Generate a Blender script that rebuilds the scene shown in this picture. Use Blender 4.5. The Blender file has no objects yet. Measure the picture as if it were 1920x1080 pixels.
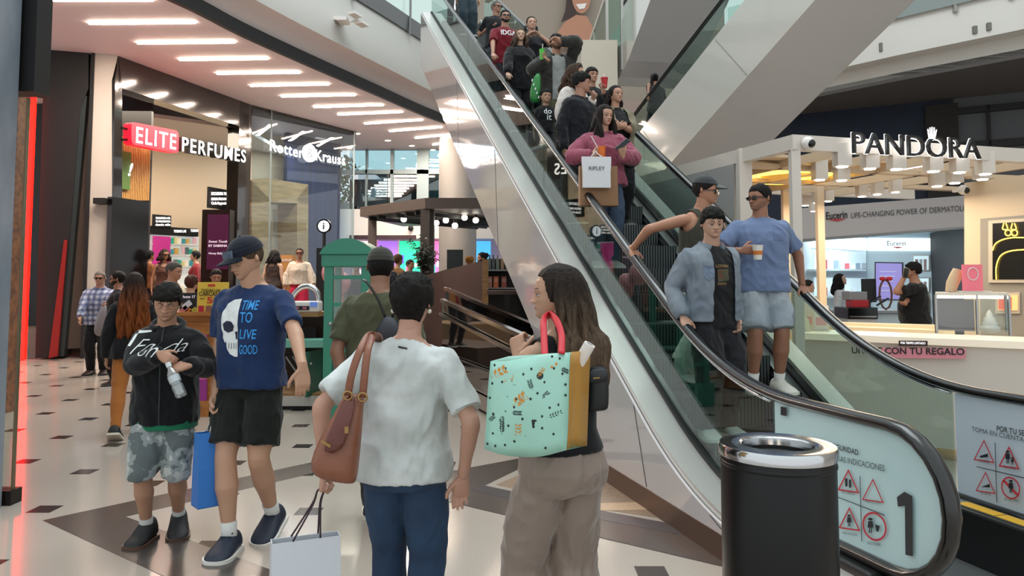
import bpy, bmesh, math, random
import numpy as np
from mathutils import Vector, Matrix, noise
from mathutils.bvhtree import BVHTree
SC = bpy.context.scene
COL = SC.collection
rnd = random.Random(7)
# ---------------------------------------------------------------- camera, light, exposure
F = 1400.0; TH = math.radians(3.5); CYP = 530 - F*math.tan(TH); EYE = 1.55
cd = bpy.data.cameras.new('camera'); cam = bpy.data.objects.new('camera', cd); COL.objects.link(cam)
cam.location = (0, 0, EYE); cam.rotation_euler = (math.pi/2 + TH, 0, 0)
cd.sensor_fit = 'HORIZONTAL'; cd.sensor_width = 36; cd.lens = 36*F/1920; cd.shift_y = -(540-CYP)/1920
cd.clip_start = 0.05; cd.clip_end = 300
SC.camera = cam
SC.view_settings.view_transform = 'Standard'; SC.view_settings.look = 'None'
SC.view_settings.gamma = 1; SC.view_settings.use_curve_mapping = False
SC.view_settings.exposure = -0.1
w = bpy.data.worlds.new('daylight'); SC.world = w; w.use_nodes = True
wn = w.node_tree.nodes; wl = w.node_tree.links
bg = wn['Background']; bg.inputs[1].default_value = 1.0
_tc = wn.new('ShaderNodeTexCoord'); _sx = wn.new('ShaderNodeSeparateXYZ'); _cr = wn.new('ShaderNodeValToRGB')
wl.new(_tc.outputs['Generated'], _sx.inputs[0]); wl.new(_sx.outputs['Z'], _cr.inputs[0]); wl.new(_cr.outputs[0], bg.inputs[0])
_cr.color_ramp.elements[0].position = 0.0; _cr.color_ramp.elements[0].color = (1.05, 1.08, 1.10, 1)
_cr.color_ramp.elements[1].position = 0.75; _cr.color_ramp.elements[1].color = (1.15, 1.27, 1.30, 1)

def light(name, kind, loc, energy, color=(1, 1, 1), size=1.0, size_y=None, aim=None, spot=None):
    l = bpy.data.lights.new(name, kind); l.energy = energy; l.color = color
    if kind == 'AREA':
        l.size = size
        if size_y: l.shape = 'RECTANGLE'; l.size_y = size_y
    elif kind in ('POINT', 'SPOT'): l.shadow_soft_size = size
    if kind == 'SPOT' and spot: l.spot_size = math.radians(spot); l.spot_blend = .8
    o = bpy.data.objects.new(name, l); COL.objects.link(o); o.location = loc
    if aim is not None:
        o.rotation_euler = (Vector(aim)-Vector(loc)).to_track_quat('-Z', 'Y').to_euler()
    return o
# daylight falling through the glass roof over the atrium
light('atrium_skylight', 'AREA', (1.0, 8.0, 17.0), 1500, (.9, .98, 1.0), 8, 12, aim=(0.6, 7.0, 0))

def ray(px, py):
    b = CYP-py; y = F*math.cos(TH)-b*math.sin(TH)
    return (px-960)/y, (F*math.sin(TH)+b*math.cos(TH))/y
def P(px, py, Y):
    a, b = ray(px, py); return Vector((a*Y, Y, EYE+b*Y))
def G(px, py, z=0.0):
    a, b = ray(px, py); Y = (z-EYE)/b; return Vector((a*Y, Y, z))
class Wall:
    """a vertical plane through two plan points; at(px,py) is where a sight line meets it"""
    def __init__(s, a, b):
        s.a = Vector((a[0], a[1], 0)); s.b = Vector((b[0], b[1], 0)); s.d = (s.b-s.a).normalized()
        s.n = Vector((s.d.y, -s.d.x, 0))
    def at(s, px, py, off=0.0):
        a, b = ray(px, py); o = s.a + s.n*off
        Y = o.dot(s.n)/(a*s.n.x+s.n.y)
        return Vector((a*Y, Y, EYE+b*Y))
    def pt(s, u, z, off=0.0):
        p = s.a+s.d*u+s.n*off; return Vector((p.x, p.y, z))

# ---------------------------------------------------------------- materials
def lin(c):
    if isinstance(c, str):
        c = c.lstrip('#'); c = [int(c[i:i+2], 16)/255 for i in (0, 2, 4)]
    return tuple(x/12.92 if x <= .04045 else ((x+.055)/1.055)**2.4 for x in c[:3])+(1,)
MATS = {}
def mat(name, col='#808080', rough=.5, metal=0., emit=0., ecol=None, coat=0., trans=0., alpha=1., spec=.5, bump=0., bscale=40, stretch=None, var=0., vscale=6, col2=None, sss=0., sheen=0.):
    if name in MATS: return MATS[name]
    m = bpy.data.materials.new(name); MATS[name] = m; m.use_nodes = True
    nt = m.node_tree; N = nt.nodes; L = nt.links; b = N['Principled BSDF']
    c = lin(col); b.inputs['Base Color'].default_value = c; b.inputs['Roughness'].default_value = rough
    b.inputs['Metallic'].default_value = metal; b.inputs['Specular IOR Level'].default_value = spec
    if coat: b.inputs['Coat Weight'].default_value = coat; b.inputs['Coat Roughness'].default_value = .04
    if trans: b.inputs['Transmission Weight'].default_value = trans
    if alpha < 1: b.inputs['Alpha'].default_value = alpha
    if emit: b.inputs['Emission Color'].default_value = lin(ecol or col); b.inputs['Emission Strength'].default_value = emit
    if sheen: b.inputs['Sheen Weight'].default_value = sheen
    if sss: b.inputs['Subsurface Weight'].default_value = sss; b.inputs['Subsurface Radius'].default_value = (.012, .005, .003); b.inputs['Subsurface Scale'].default_value = 1
    vec = None
    def coords():
        nonlocal vec
        if vec is None:
            t = N.new('ShaderNodeTexCoord'); vec = t.outputs['Object']
            if stretch:
                mp = N.new('ShaderNodeMapping'); mp.inputs['Scale'].default_value = stretch; L.new(vec, mp.inputs[0]); vec = mp.outputs[0]
        return vec
    if bump:
        n = N.new('ShaderNodeTexNoise'); n.inputs['Scale'].default_value = bscale; n.inputs['Detail'].default_value = 4
        L.new(coords(), n.inputs['Vector']); bp = N.new('ShaderNodeBump'); bp.inputs['Strength'].default_value = bump; bp.inputs['Distance'].default_value = .01
        L.new(n.outputs['Fac'], bp.inputs['Height']); L.new(bp.outputs[0], b.inputs['Normal'])
    if var or col2:
        n = N.new('ShaderNodeTexNoise'); n.inputs['Scale'].default_value = vscale; n.inputs['Detail'].default_value = 5
        L.new(coords(), n.inputs['Vector']); r = N.new('ShaderNodeValToRGB')
        r.color_ramp.elements[0].position = .35; r.color_ramp.elements[1].position = .65
        k2 = lin(col2) if col2 else tuple(x*(1-var) for x in c[:3])+(1,)
        r.color_ramp.elements[0].color = k2; r.color_ramp.elements[1].color = c
        L.new(n.outputs['Fac'], r.inputs[0]); L.new(r.outputs[0], b.inputs['Base Color'])
    return m
def glow(name, col, s): return mat(name, col, .5, emit=s)
def glass(name, tint='#ffffff', mixv=.12, rough=0.02, refl=.12):
    """thin architectural glass: clear with a faint mirror"""
    if name in MATS: return MATS[name]
    m = bpy.data.materials.new(name); MATS[name] = m; m.use_nodes = True
    nt = m.node_tree; N = nt.nodes; L = nt.links; N.clear()
    o = N.new('ShaderNodeOutputMaterial'); t = N.new('ShaderNodeBsdfTransparent'); t.inputs[0].default_value = lin(tint)
    g = N.new('ShaderNodeBsdfGlossy'); g.inputs['Roughness'].default_value = rough
    fr = N.new('ShaderNodeLayerWeight'); fr.inputs[0].default_value = .5
    pw_ = N.new('ShaderNodeMath'); pw_.operation = 'POWER'; pw_.inputs[1].default_value = 4.; L.new(fr.outputs['Facing'], pw_.inputs[0])
    ad = N.new('ShaderNodeMath'); ad.operation = 'MULTIPLY_ADD'; ad.inputs[1].default_value = .7; ad.inputs[2].default_value = refl*.4
    L.new(pw_.outputs[0], ad.inputs[0])
    mx = N.new('ShaderNodeMixShader'); L.new(ad.outputs[0], mx.inputs[0]); L.new(t.outputs[0], mx.inputs[1]); L.new(g.outputs[0], mx.inputs[2])
    if mixv:
        df = N.new('ShaderNodeBsdfDiffuse'); df.inputs[0].default_value = lin(tint); m2 = N.new('ShaderNodeMixShader'); m2.inputs[0].default_value = mixv
        L.new(mx.outputs[0], m2.inputs[1]); L.new(df.outputs[0], m2.inputs[2]); mx = m2
    L.new(mx.outputs[0], o.inputs[0])
    return m

# ---------------------------------------------------------------- mesh helpers
def smoothstep(t): t = max(0., min(1., t)); return t*t*(3-2*t)
class MB:
    def __init__(s): s.v = []; s.f = []; s.m = []; s.mi = 0
    def add(s, vs, fs):
        o = len(s.v); s.v += [tuple(x) for x in vs]; s.f += [tuple(i+o for i in f) for f in fs]; s.m += [s.mi]*len(fs); return s
    def hexa(s, p): # 8 points: bottom 4 ccw, top 4
        return s.add(p, [(3, 2, 1, 0), (4, 5, 6, 7), (0, 1, 5, 4), (1, 2, 6, 5), (2, 3, 7, 6), (3, 0, 4, 7)])
    def box(s, x0, x1, y0, y1, z0, z1):
        return s.hexa([(x0, y0, z0), (x1, y0, z0), (x1, y1, z0), (x0, y1, z0), (x0, y0, z1), (x1, y0, z1), (x1, y1, z1), (x0, y1, z1)])
    def slab(s, a, b, z0, z1, th):
        """upright slab between plan points a,b with thickness th (towards its left side)"""
        a = Vector((a[0], a[1])); b = Vector((b[0], b[1])); d = (b-a).normalized(); n = Vector((-d.y, d.x))*th
        q = [a, b, b+n, a+n]
        if th < 0: q = q[::-1]
        return s.hexa([(p.x, p.y, z0) for p in q]+[(p.x, p.y, z1) for p in q])
    def bar(s, a, b, wx, wz=None, up=(0, 0, 1)):
        a = Vector(a); b = Vector(b); d = (b-a).normalized(); up = Vector(up)
        x = d.cross(up)
        if x.length < 1e-5: x = d.cross(Vector((1, 0, 0)))
        x.normalize(); y = x.cross(d); wz = wz or wx; x = x*wx/2; y = y*wz/2
        return s.hexa([a-x-y, a+x-y, b+x-y, b-x-y, a-x+y, a+x+y, b+x+y, b-x+y])
    def prism(s, poly, z0, z1):
        n = len(poly); vs = [(p[0], p[1], z0) for p in poly]+[(p[0], p[1], z1) for p in poly]
        return s.add(vs, [tuple(range(n))[::-1], tuple(range(n, 2*n))]+[(i, (i+1) % n, n+(i+1) % n, n+i) for i in range(n)])
    def extr(s, poly, vec):
        n = len(poly); vec = Vector(vec); vs = [Vector(p) for p in poly]; vs += [p+vec for p in vs]
        return s.add(vs, [tuple(range(n))[::-1], tuple(range(n, 2*n))]+[(i, (i+1) % n, n+(i+1) % n, n+i) for i in range(n)])
    def rings(s, R, caps=True, closed=False):
        n = len(R[0]); k = len(R); vs = [p for r in R for p in r]; fs = []
        for i in range(k-1 if not closed else k):
            for j in range(n):
                a, b = i*n, ((i+1) % k)*n
                fs.append((a+j, a+(j+1) % n, b+(j+1) % n, b+j))
        if caps and not closed: fs += [tuple(range(n))[::-1], tuple((k-1)*n+j for j in range(n))]
        return s.add(vs, fs)
    def tube(s, pts, r, n=10, caps=True, r2=None, up=None, closed=False):
        pts = [Vector(p) for p in pts]; k = len(pts); R = []
        rr = r if hasattr(r, '__len__') else [r]*k
        r2 = rr if r2 is None else (r2 if hasattr(r2, '__len__') else [r2]*k)
        px = None
        for i, p in enumerate(pts):
            if closed: d = pts[(i+1) % k]-pts[i-1]
            else: d = pts[min(i+1, k-1)]-pts[max(i-1, 0)]
            d.normalize()
            if px is None or up is not None:
                u = Vector(up) if up is not None else (Vector((0, 0, 1)) if abs(d.z) < .9 else Vector((0, 1, 0)))
                x = d.cross(u).normalized()
            else: x = (px-d*px.dot(d)).normalized()
            px = x; y = x.cross(d)
            R.append([p+x*(rr[i]*math.cos(2*math.pi*j/n))+y*(r2[i]*math.sin(2*math.pi*j/n)) for j in range(n)])
        return s.rings(R, caps, closed)
    def cyl(s, c, r, z0, z1, n=24, r1=None):
        r1 = r if r1 is None else r1
        return s.rings([[(c[0]+q*math.cos(2*math.pi*j/n), c[1]+q*math.sin(2*math.pi*j/n), z) for j in range(n)] for q, z in ((r, z0), (r1, z1))])
    def lathe(s, c, prof, n=24, caps=True):
        return s.rings([[(c[0]+q*math.cos(2*math.pi*j/n), c[1]+q*math.sin(2*math.pi*j/n), c[2]+z) for j in range(n)] for q, z in prof], caps)
    def ball(s, c, r, n=12, k=8, sc=(1, 1, 1)):
        R = []
        for i in range(1, k):
            a = math.pi*i/k; R.append([(c[0]+r*sc[0]*math.sin(a)*math.cos(2*math.pi*j/n), c[1]+r*sc[1]*math.sin(a)*math.sin(2*math.pi*j/n), c[2]-r*sc[2]*math.cos(a)) for j in range(n)])
        return s.rings(R)
    def quad(s, a, b, c, d): return s.add([a, b, c, d], [(0, 1, 2, 3)])
    def mesh(s, name):
        m = bpy.data.meshes.new(name); m.from_pydata([tuple(v) for v in s.v], [], s.f); m.update(); return m
    def build(s, name, material, parent=None, smooth=False, bevel=0., rel=None, fix=True):
        me = s.mesh(name)
        for x in (material if isinstance(material, (list, tuple)) else [material]): me.materials.append(x)
        if s.mi or any(s.m): me.polygons.foreach_set('material_index', s.m)
        if fix:
            bm = bmesh.new(); bm.from_mesh(me); bmesh.ops.recalc_face_normals(bm, faces=bm.faces); bm.to_mesh(me); bm.free()
        return link(name, me, parent, smooth, bevel)
def link(name, me, parent=None, smooth=False, bevel=0.):
    if smooth:
        me.polygons.foreach_set('use_smooth', [True]*len(me.polygons))
        if smooth == 'auto':
            try: me.set_sharp_from_angle(angle=math.radians(40))
            except Exception: pass
    o = bpy.data.objects.new(name, me); COL.objects.link(o)
    if parent is not None:
        o.parent = parent
        if parent.parent is None: o.matrix_parent_inverse = parent.matrix_basis.inverted()
    if bevel:
        b = o.modifiers.new('b', 'BEVEL'); b.width = bevel; b.segments = 2; b.limit_method = 'ANGLE'
    return o
def tag(o, label, cat, group=None, kind=None):
    if label: o['label'] = label
    if cat: o['category'] = cat
    if group: o['group'] = group
    if kind: o['kind'] = kind
    return o
def thing(name, label, cat, loc=(0, 0, 0), group=None):
    o = bpy.data.objects.new(name, None); COL.objects.link(o); o.location = loc; o.empty_display_size = .1
    return tag(o, label, cat, group)
def struct(name, mb, m, label=None, cat=None, **k):
    o = mb.build(name, m, **k) if isinstance(mb, MB) else mb
    return tag(o, label, cat, kind='structure')
DG = None
def bake(o):
    """replace an object's mesh by its modified mesh"""
    dg = bpy.context.evaluated_depsgraph_get(); me = bpy.data.meshes.new_from_object(o.evaluated_get(dg)); o.modifiers.clear(); o.data = me; return o
TXT = {}
def text_polys(s, bold=0., spacing=1.0, shear=0.):
    k = (s, bold, spacing, shear)
    if k not in TXT:
        c = bpy.data.curves.new('t', 'FONT'); c.body = s; c.offset = bold; c.space_character = spacing; c.shear = shear; c.resolution_u = 4
        o = bpy.data.objects.new('t', c); COL.objects.link(o)
        dg = bpy.context.evaluated_depsgraph_get(); me = bpy.data.meshes.new_from_object(o.evaluated_get(dg))
        v = np.array([x.co[:] for x in me.vertices]) if len(me.vertices) else np.zeros((0, 3)); f = [tuple(p.vertices) for p in me.polygons]
        bpy.data.objects.remove(o); bpy.data.meshes.remove(me); bpy.data.curves.remove(c); TXT[k] = (v, f)
    return TXT[k]
def text_geo(s, origin, xd, yd, width=None, height=None, depth=.0, bold=0., spacing=1., align='l', shear=0.):
    """flat or thick lettering: MB with text on plane origin + xd,yd"""
    v, f = text_polys(s, bold, spacing, shear); mb = MB()
    if not len(v): return mb
    xd = Vector(xd).normalized(); yd = Vector(yd).normalized(); nd = xd.cross(yd)
    x0, x1 = v[:, 0].min(), v[:, 0].max(); y0, y1 = v[:, 1].min(), v[:, 1].max()
    if width and height: sx, sy = width/(x1-x0), height/(y1-y0)
    elif width: sx = sy = width/(x1-x0)
    else: sx = sy = height/(y1-y0)
    ox = {'l': 0, 'c': (x1-x0)/2, 'r': (x1-x0)}[align]
    P0 = [Vector(origin)+xd*((a-x0-ox)*sx)+yd*((b-y0)*sy) for a, b, _ in v]
    if depth == 0: return mb.add(P0, f)
    n = len(P0); ed = {}
    for p in f:
        for i in range(len(p)):
            a, b = p[i], p[(i+1) % len(p)]
            if (b, a) in ed: ed[(b, a)] = 0
            else: ed[(a, b)] = 1
    side = [(a, b, n+b, n+a) for (a, b), k in ed.items() if k]
    return mb.add(P0+[p+nd*depth for p in P0], [q[::-1] for q in f]+[tuple(i+n for i in q) for q in f]+side)
def merge(*mbs):
    r = MB()
    for m in mbs: r.add(m.v, m.f)
    return r
def cat_path(pts, n=8):
    """Catmull-Rom through points"""
    pts = [Vector(p) for p in pts]; out = []
    q = [pts[0]*2-pts[1]]+pts+[pts[-1]*2-pts[-2]]
    for i in range(1, len(q)-2):
        for j in range(n):
            t = j/n; a, b, c, d = q[i-1], q[i], q[i+1], q[i+2]
            out.append(.5*((2*b)+(c-a)*t+(2*a-5*b+4*c-d)*t*t+(3*b-a-3*c+d)*t**3))
    return out+[pts[-1]]
# ================================================================ setting
def pbox(mb, x0, x1, yt, yb, Y, depth):
    """axis-aligned box whose front face spans the given sight lines at distance Y"""
    a = P(x0, yb, Y); b = P(x1, yt, Y); return mb.box(a.x, b.x, Y, Y+depth, a.z, b.z)
def wbox(mb, W, x0, x1, yt, yb, off=0., th=.1, ym=None):
    """box standing on a wall plane, thickness away from the viewer"""
    ym = (yt+yb)/2 if ym is None else ym
    a = W.at(x0, ym, off); b = W.at(x1, ym, off); zt = W.at((x0+x1)/2, yt, off).z; zb = W.at((x0+x1)/2, yb, off).z
    n = -W.n*th if W.n.y < 0 else W.n*th
    q = [Vector((p.x, p.y, 0)) for p in (a, b, b+n, a+n)]
    return mb.hexa([(p.x, p.y, zb) for p in q]+[(p.x, p.y, zt) for p in q])
def wpoly(mb, W, pts, off=0., th=.05):
    n = -W.n*th if W.n.y < 0 else W.n*th
    return mb.extr([W.at(x, y, off) for x, y in pts], n)
CE = 6.36
white = mat('white_plaster', '#e2ddd8', .55); offwhite = mat('offwhite_paint', '#b9b0a6', .6)
ceilm = mat('ceiling_paint', '#cdc1c4', .6)
black = mat('black_gloss', '#0a0a0b', .22); blackm = mat('black_matt', '#0d0d0e', .55)
chrome = mat('chrome', '#c9ccce', .14, 1.); steel = mat('brushed_steel', '#a9aaa8', .32, 1.)
greym = mat('grey_metal', '#8b8d8c', .4, .6); darkgrey = mat('dark_grey', '#3a3a3b', .5)
led = glow('led_strip_glow', '#ffe6cf', 42.); ledw = glow('white_lamp_glow', '#fff6e6', 9.)
letw = glow('white_letter_glow', '#ffffff', 1.6)
clear = glass('clear_glass', '#eef6f4', 0., .02, .2)
wood = mat('oak_wood', '#a37b4c', .5, col2='#8a653c', vscale=3, stretch=(1, 1, 9), bump=.1)
pine = mat('pine_wood', '#b5763a', .42, col2='#94592a', vscale=2.5, stretch=(1, 1, 6))

# ---- floor: cream terrazzo with a slanted lattice of small dark squares
fm = bpy.data.materials.new('terrazzo_floor'); fm.use_nodes = True
_n = fm.node_tree.nodes; _l = fm.node_tree.links; _b = _n['Principled BSDF']
def nmath(op, a, b=None, c=None):
    n = _n.new('ShaderNodeMath'); n.operation = op
    for i, x in enumerate((a, b, c)):
        if x is None: continue
        if isinstance(x, (int, float)): n.inputs[i].default_value = x
        else: _l.new(x, n.inputs[i])
    return n.outputs[0]
_t = _n.new('ShaderNodeTexCoord'); _s = _n.new('ShaderNodeSeparateXYZ'); _l.new(_t.outputs['Object'], _s.inputs[0])
v1 = (-.305, 1.015); v2 = (-.71, .355); dt = v1[0]*v2[1]-v1[1]*v2[0]; p0 = (-3.51, 6.24)
dx = nmath('SUBTRACT', _s.outputs['X'], p0[0]); dy = nmath('SUBTRACT', _s.outputs['Y'], p0[1])
ia = nmath('ROUND', nmath('ADD', nmath('MULTIPLY', dx, v2[1]/dt), nmath('MULTIPLY', dy, -v2[0]/dt)))
ib = nmath('ROUND', nmath('ADD', nmath('MULTIPLY', dx, -v1[1]/dt), nmath('MULTIPLY', dy, v1[0]/dt)))
rx = nmath('SUBTRACT', dx, nmath('ADD', nmath('MULTIPLY', ia, v1[0]), nmath('MULTIPLY', ib, v2[0])))
ry = nmath('SUBTRACT', dy, nmath('ADD', nmath('MULTIPLY', ia, v1[1]), nmath('MULTIPLY', ib, v2[1])))
inside = nmath('MULTIPLY', nmath('LESS_THAN', nmath('ABSOLUTE', rx), .083), nmath('LESS_THAN', nmath('ABSOLUTE', ry), .083))
_nz = _n.new('ShaderNodeTexNoise'); _nz.inputs['Scale'].default_value = 200; _nz.inputs['Detail'].default_value = 3; _l.new(_t.outputs['Object'], _nz.inputs['Vector'])
_nb = _n.new('ShaderNodeTexNoise'); _nb.inputs['Scale'].default_value = .7; _nb.inputs['Detail'].default_value = 2; _l.new(_t.outputs['Object'], _nb.inputs['Vector'])
_r = _n.new('ShaderNodeValToRGB'); _l.new(_nz.outputs['Fac'], _r.inputs[0])
_r.color_ramp.elements[0].position = .38; _r.color_ramp.elements[0].color = lin('#a0958a'); _r.color_ramp.elements[1].position = .62; _r.color_ramp.elements[1].color = lin('#b6aba0')
_m = _n.new('ShaderNodeMix'); _m.data_type = 'RGBA'; _l.new(inside, _m.inputs[0]); _l.new(_r.outputs[0], _m.inputs[6]); _m.inputs[7].default_value = lin('#35302f'); _l.new(_m.outputs[2], _b.inputs['Base Color'])
_rr = nmath('MULTIPLY_ADD', _nb.outputs['Fac'], .14, .07); _l.new(_rr, _b.inputs['Roughness'])
struct('floor', MB().quad((-16, -3, 0), (22, -3, 0), (22, 42, 0), (-16, 42, 0)), fm)
band = mat('dark_terrazzo', '#4b4440', .2, col2='#3f3936', vscale=90); band2 = mat('slate_terrazzo', '#46464a', .2, col2='#3a3a3e', vscale=90)
granite = mat('brown_granite', '#9c8570', .25, col2='#7d6857', vscale=120); cream = mat('cream_terrazzo', '#c9ab8c', .2, col2='#b89b7d', vscale=110)
pale = mat('pale_terrazzo', '#bdb2a2', .2, col2='#a2978a', vscale=110)
def inlay(name, pts, m, z): struct(name, MB().prism([G(x, y)[:2] for x, y in pts][::-1], 0.0, z), m)
inlay('trim_1', [(80, 976), (580, 868), (760, 829), (760, 850), (580, 889), (235, 969)], band, .002)
inlay('trim_2', [(80, 976), (235, 969), (560, 1088), (760, 1160), (530, 1160), (305, 1080)], band, .0025)
inlay('trim_3', [(700, 900), (840, 885), (1000, 855), (1060, 846), (1060, 862), (978, 877), (908, 911), (838, 932)], band, .003)
inlay('trim_4', [(760, 880), (908, 911), (1140, 961), (1360, 1003), (1420, 1015), (1420, 1062), (1360, 1064), (836, 940)], band, .0035)
inlay('trim_5', [(908, 911), (1140, 961), (1420, 1013), (1420, 1030), (1140, 978), (880, 919)], band2, .0045)
inlay('trim_6', [(930, 909), (1000, 880), (1100, 862), (1360, 990), (1140, 957)], granite, .002)
inlay('trim_7', [(1080, 946), (1268, 940), (1300, 955), (1085, 959)], cream, .004)

# ---- soffit under the upper floor, with its curved edge, black shadow gap and fascia
curve = [(-8.6, 6.0), (-7.2, 9.4)]+[tuple(G(x, y, CE)[:2]) for x, y in ((320, 2), (445, 64), (560, 116), (690, 172), (815, 225))]+[(-.6, 24.6), (1.2, 27.0)]
cpts = [Vector(p[:2]) for p in cat_path([(x, y, 0) for x, y in curve], 6)]
struct('ceiling', MB().prism([(-16, 6)]+[(p.x, p.y) for p in cpts]+[(-16, 27.0)], CE, CE+.35), ceilm)
def profile_sweep(pts, prof):
    """prof = [(outward offset, z)...] swept along a plan polyline (outward = to its right)"""
    mb = MB(); R = []
    for i, p in enumerate(pts):
        d = (pts[min(i+1, len(pts)-1)]-pts[max(i-1, 0)]).normalized(); n = Vector((d.y, -d.x))
        R.append([(p.x+n.x*o, p.y+n.y*o, z) for o, z in prof])
    k = len(prof)
    return mb.add([q for r in R for q in r], [(i*k+j, i*k+j+1, (i+1)*k+j+1, (i+1)*k+j) for i in range(len(R)-1) for j in range(k-1)])
struct('trim_8', profile_sweep(cpts, [(0, CE-.02), (.1, CE-.02), (.1, CE+.24), (0, CE+.24)]), blackm)
fas = [p for p in cpts if p.y < 22.6]
struct('trim_9', profile_sweep(fas, [(.02, CE+.22), (.14, CE+.42), (.30, CE+.55), (.45, CE+.60)]), mat('bulkhead_paint', '#dfd3d1', .6), smooth=True)
struct('wall_upper_left', profile_sweep(fas, [(.45, CE+.60), (.46, CE+1.9), (.1, CE+1.9)]), mat('fascia_paint', '#bfbcb6', .6), smooth=True)
sm_ = mat('slab_metal', '#77797a', .45, .3)
struct('trim_10', profile_sweep(fas, [(.50, CE+1.85), (.54, CE+2.25), (.3, CE+2.25)]), sm_)
# glass guard rail of the upper floor on the fascia
t = thing('glass_railing', 'glass guard rail with steel posts above the curved white fascia', 'railing', (fas[-1].x, fas[-1].y, CE+2.2))
profile_sweep(fas, [(.46, CE+2.2), (.46, CE+3.2)]).build('glass_panel', glass('railing_glass', '#cfe0d8', .05), t)
for i in range(2, len(fas)-1, 5):
    p = fas[i]; d = (fas[i+1]-fas[i-1]).normalized(); n = Vector((d.y, -d.x)); q = p+n*.56
    MB().bar((q.x, q.y, CE+1.75), (q.x, q.y, CE+3.25), .07, .05).build('post', sm_, t)
# LED strips recessed in the soffit
LS = [((88, 0), (286, 0)), ((167, 44), (366, 42)), ((258, 81), (440, 79)), ((337, 112), (502, 110)), ((407, 138), (562, 136)), ((470, 161), (616, 158)), ((528, 181), (666, 178)), ((589, 201), (718, 197)), ((634, 215), (754, 210)), ((684, 232), (792, 225)), ((731, 246), (828, 238.5)), ((779, 259), (860, 251)), ((812, 271.5), (842, 268))]
wh = ['at the frame top above the marble column', 'second in line from the marble column', 'third in line from the marble column', 'fourth in line, above the perfume shop header', 'fifth in line, above the perfume shop header', 'sixth in line, over the end of the perfume shop', 'seventh in line, over the glass shop sign', 'eighth in line, over the glass shop corner', 'ninth in line, past the glass shop corner', 'tenth in line, with a bluish glint beside it', 'eleventh in line, with blue glare', 'twelfth in line, half hidden by the escalator side', 'last of the line, behind the escalator side']
for (a, b), s in zip(LS, wh):
    a = G(*a, CE-.018); b = G(*b, CE-.018)
    t = tag(MB().bar(a, b, .055, .03).build('led_strip', led), 'slim LED strip in the soffit, '+s, 'ceiling light', 'LED strips in the curved soffit')
    light('led_strip_light', 'AREA', ((a.x+b.x)/2, (a.y+b.y)/2, CE-.06), 105, (1, .85, .72), (b-a).length, .12, aim=((a.x+b.x)/2+.001, (a.y+b.y)/2, 0))
for (x, y), s in zip([(670, 250), (727, 263), (772, 273), (812, 281)], ['nearest the glass shop corner', 'second from the glass shop corner', 'third from the glass shop corner', 'beside the round column']):
    c = G(x, y, CE-.02); t = thing('downlight', 'small round recessed downlight, '+s.replace('nearest', 'first beside'), 'ceiling light', c, 'round downlights in the soffit')
    MB().cyl(c, .13, c.z-.01, c.z+.03, 16).build('rim', white, t); MB().cyl(c, .09, c.z-.016, c.z-.008, 16).build('lamp', ledw, t)

# ---- near left: marble pier, glass shop corner, black header
marble = mat('grey_marble', '#8f969f', .25, col2='#6d7680', vscale=2.2, stretch=(1, 1, .45), coat=.3)
mx = P(21, 500, 5.28).x
struct('column_left', MB().box(-6.5, mx, 4.9, 5.28, 0, 7.5), marble)
gx = P(40, 520, 5.35).x
o = MB().box(-5.2, gx, 5.35, 5.37, .1, P(57, 183, 5.35).z).build('shop_glass', clear); t = thing('shop_window', 'frameless shop glass panel beside the grey marble column', 'shop window', (gx, 5.35, 0)); o.parent = t; o.matrix_parent_inverse = t.matrix_basis.inverted()
MB().box(-5.2, gx+.02, 5.3, 5.42, 0, .1).build('base_rail', mat('bronze', '#2b2622', .35, .6), t)
MB().box(gx-.012, gx, 5.345, 5.375, .1, P(57, 183, 5.35).z).build('glass_edge', mat('glass_edge', '#8a7a62', .2, .3), t)
struct('trim_11', MB().box(-6.5, P(88, 90, 5.45).x, 5.32, 5.5, P(57, 176, 5.4).z, 7.5), blackm)
struct('wall_shop_left', MB().box(-9.4, P(38, 500, 9.15).x, 9.0, 9.15, 0, 4.2), mat('copper_mosaic', '#b06a45', .35, col2='#7a4630', vscale=14, bump=.4))
# ---- dark slanted portal with a red neon edge
WL = Wall((-10.2, 15.0), (-8.55, 15.5))
rn = glow('red_neon_glow', '#ff0c06', 9.)
t = thing('neon_tube', 'tall red neon line edging the dark shop portal', 'neon light', WL.at(45, 675))
a = WL.at(50, 675); MB().box(a.x-.035, a.x+.035, a.y-.14, a.y-.06, .02, WL.at(72, 172).z).build('tube', rn, t)
MB().box(a.x-.30, a.x-.04, a.y-.1, a.y, 0, WL.at(72, 172).z).build('backing', mat('red_panel', '#b01a14', .3, emit=.25), t)
struct('wall_portal', MB().slab((-11.5, 17.3), (-8.5, 17.4), 0, CE, .1), mat('portal_dark', '#1a1718', .5))
struct('trim_12', wpoly(MB(), WL, [(66, 672), (112, 668), (150, 205), (166, 165), (166, 90), (92, 60), (80, 190)], 0., .9), blackm)
struct('trim_13', wpoly(MB(), WL, [(112, 668), (120, 668), (163, 180), (150, 178)], -.02, .5), mat('portal_green', '#202a2b', .4))
struct('trim_14', wpoly(MB(), WL, [(91, 672), (108, 668), (126, 450), (120, 450)], .05, .1), mat('portal_red', '#8c1410', .4))
struct('trim_15', wpoly(MB(), WL, [(118, 655), (158, 652), (172, 92), (158, 160)], -.25, .1), mat('portal_brown', '#5f5149', .55))
struct('trim_16', wpoly(MB(), WL, [(150, 672), (157, 672), (178, 88), (171, 88)], .04, .2), blackm)
A = G(222, 105, CE); B = G(467, 195, CE); Cc = G(665, 246, CE)
pl = WL.at(154, 672); WP = Wall((pl.x, pl.y), (A.x, A.y))
struct('column_white', MB().slab((pl.x, pl.y), (A.x-.02, A.y), 0, CE, .5), offwhite)
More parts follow.
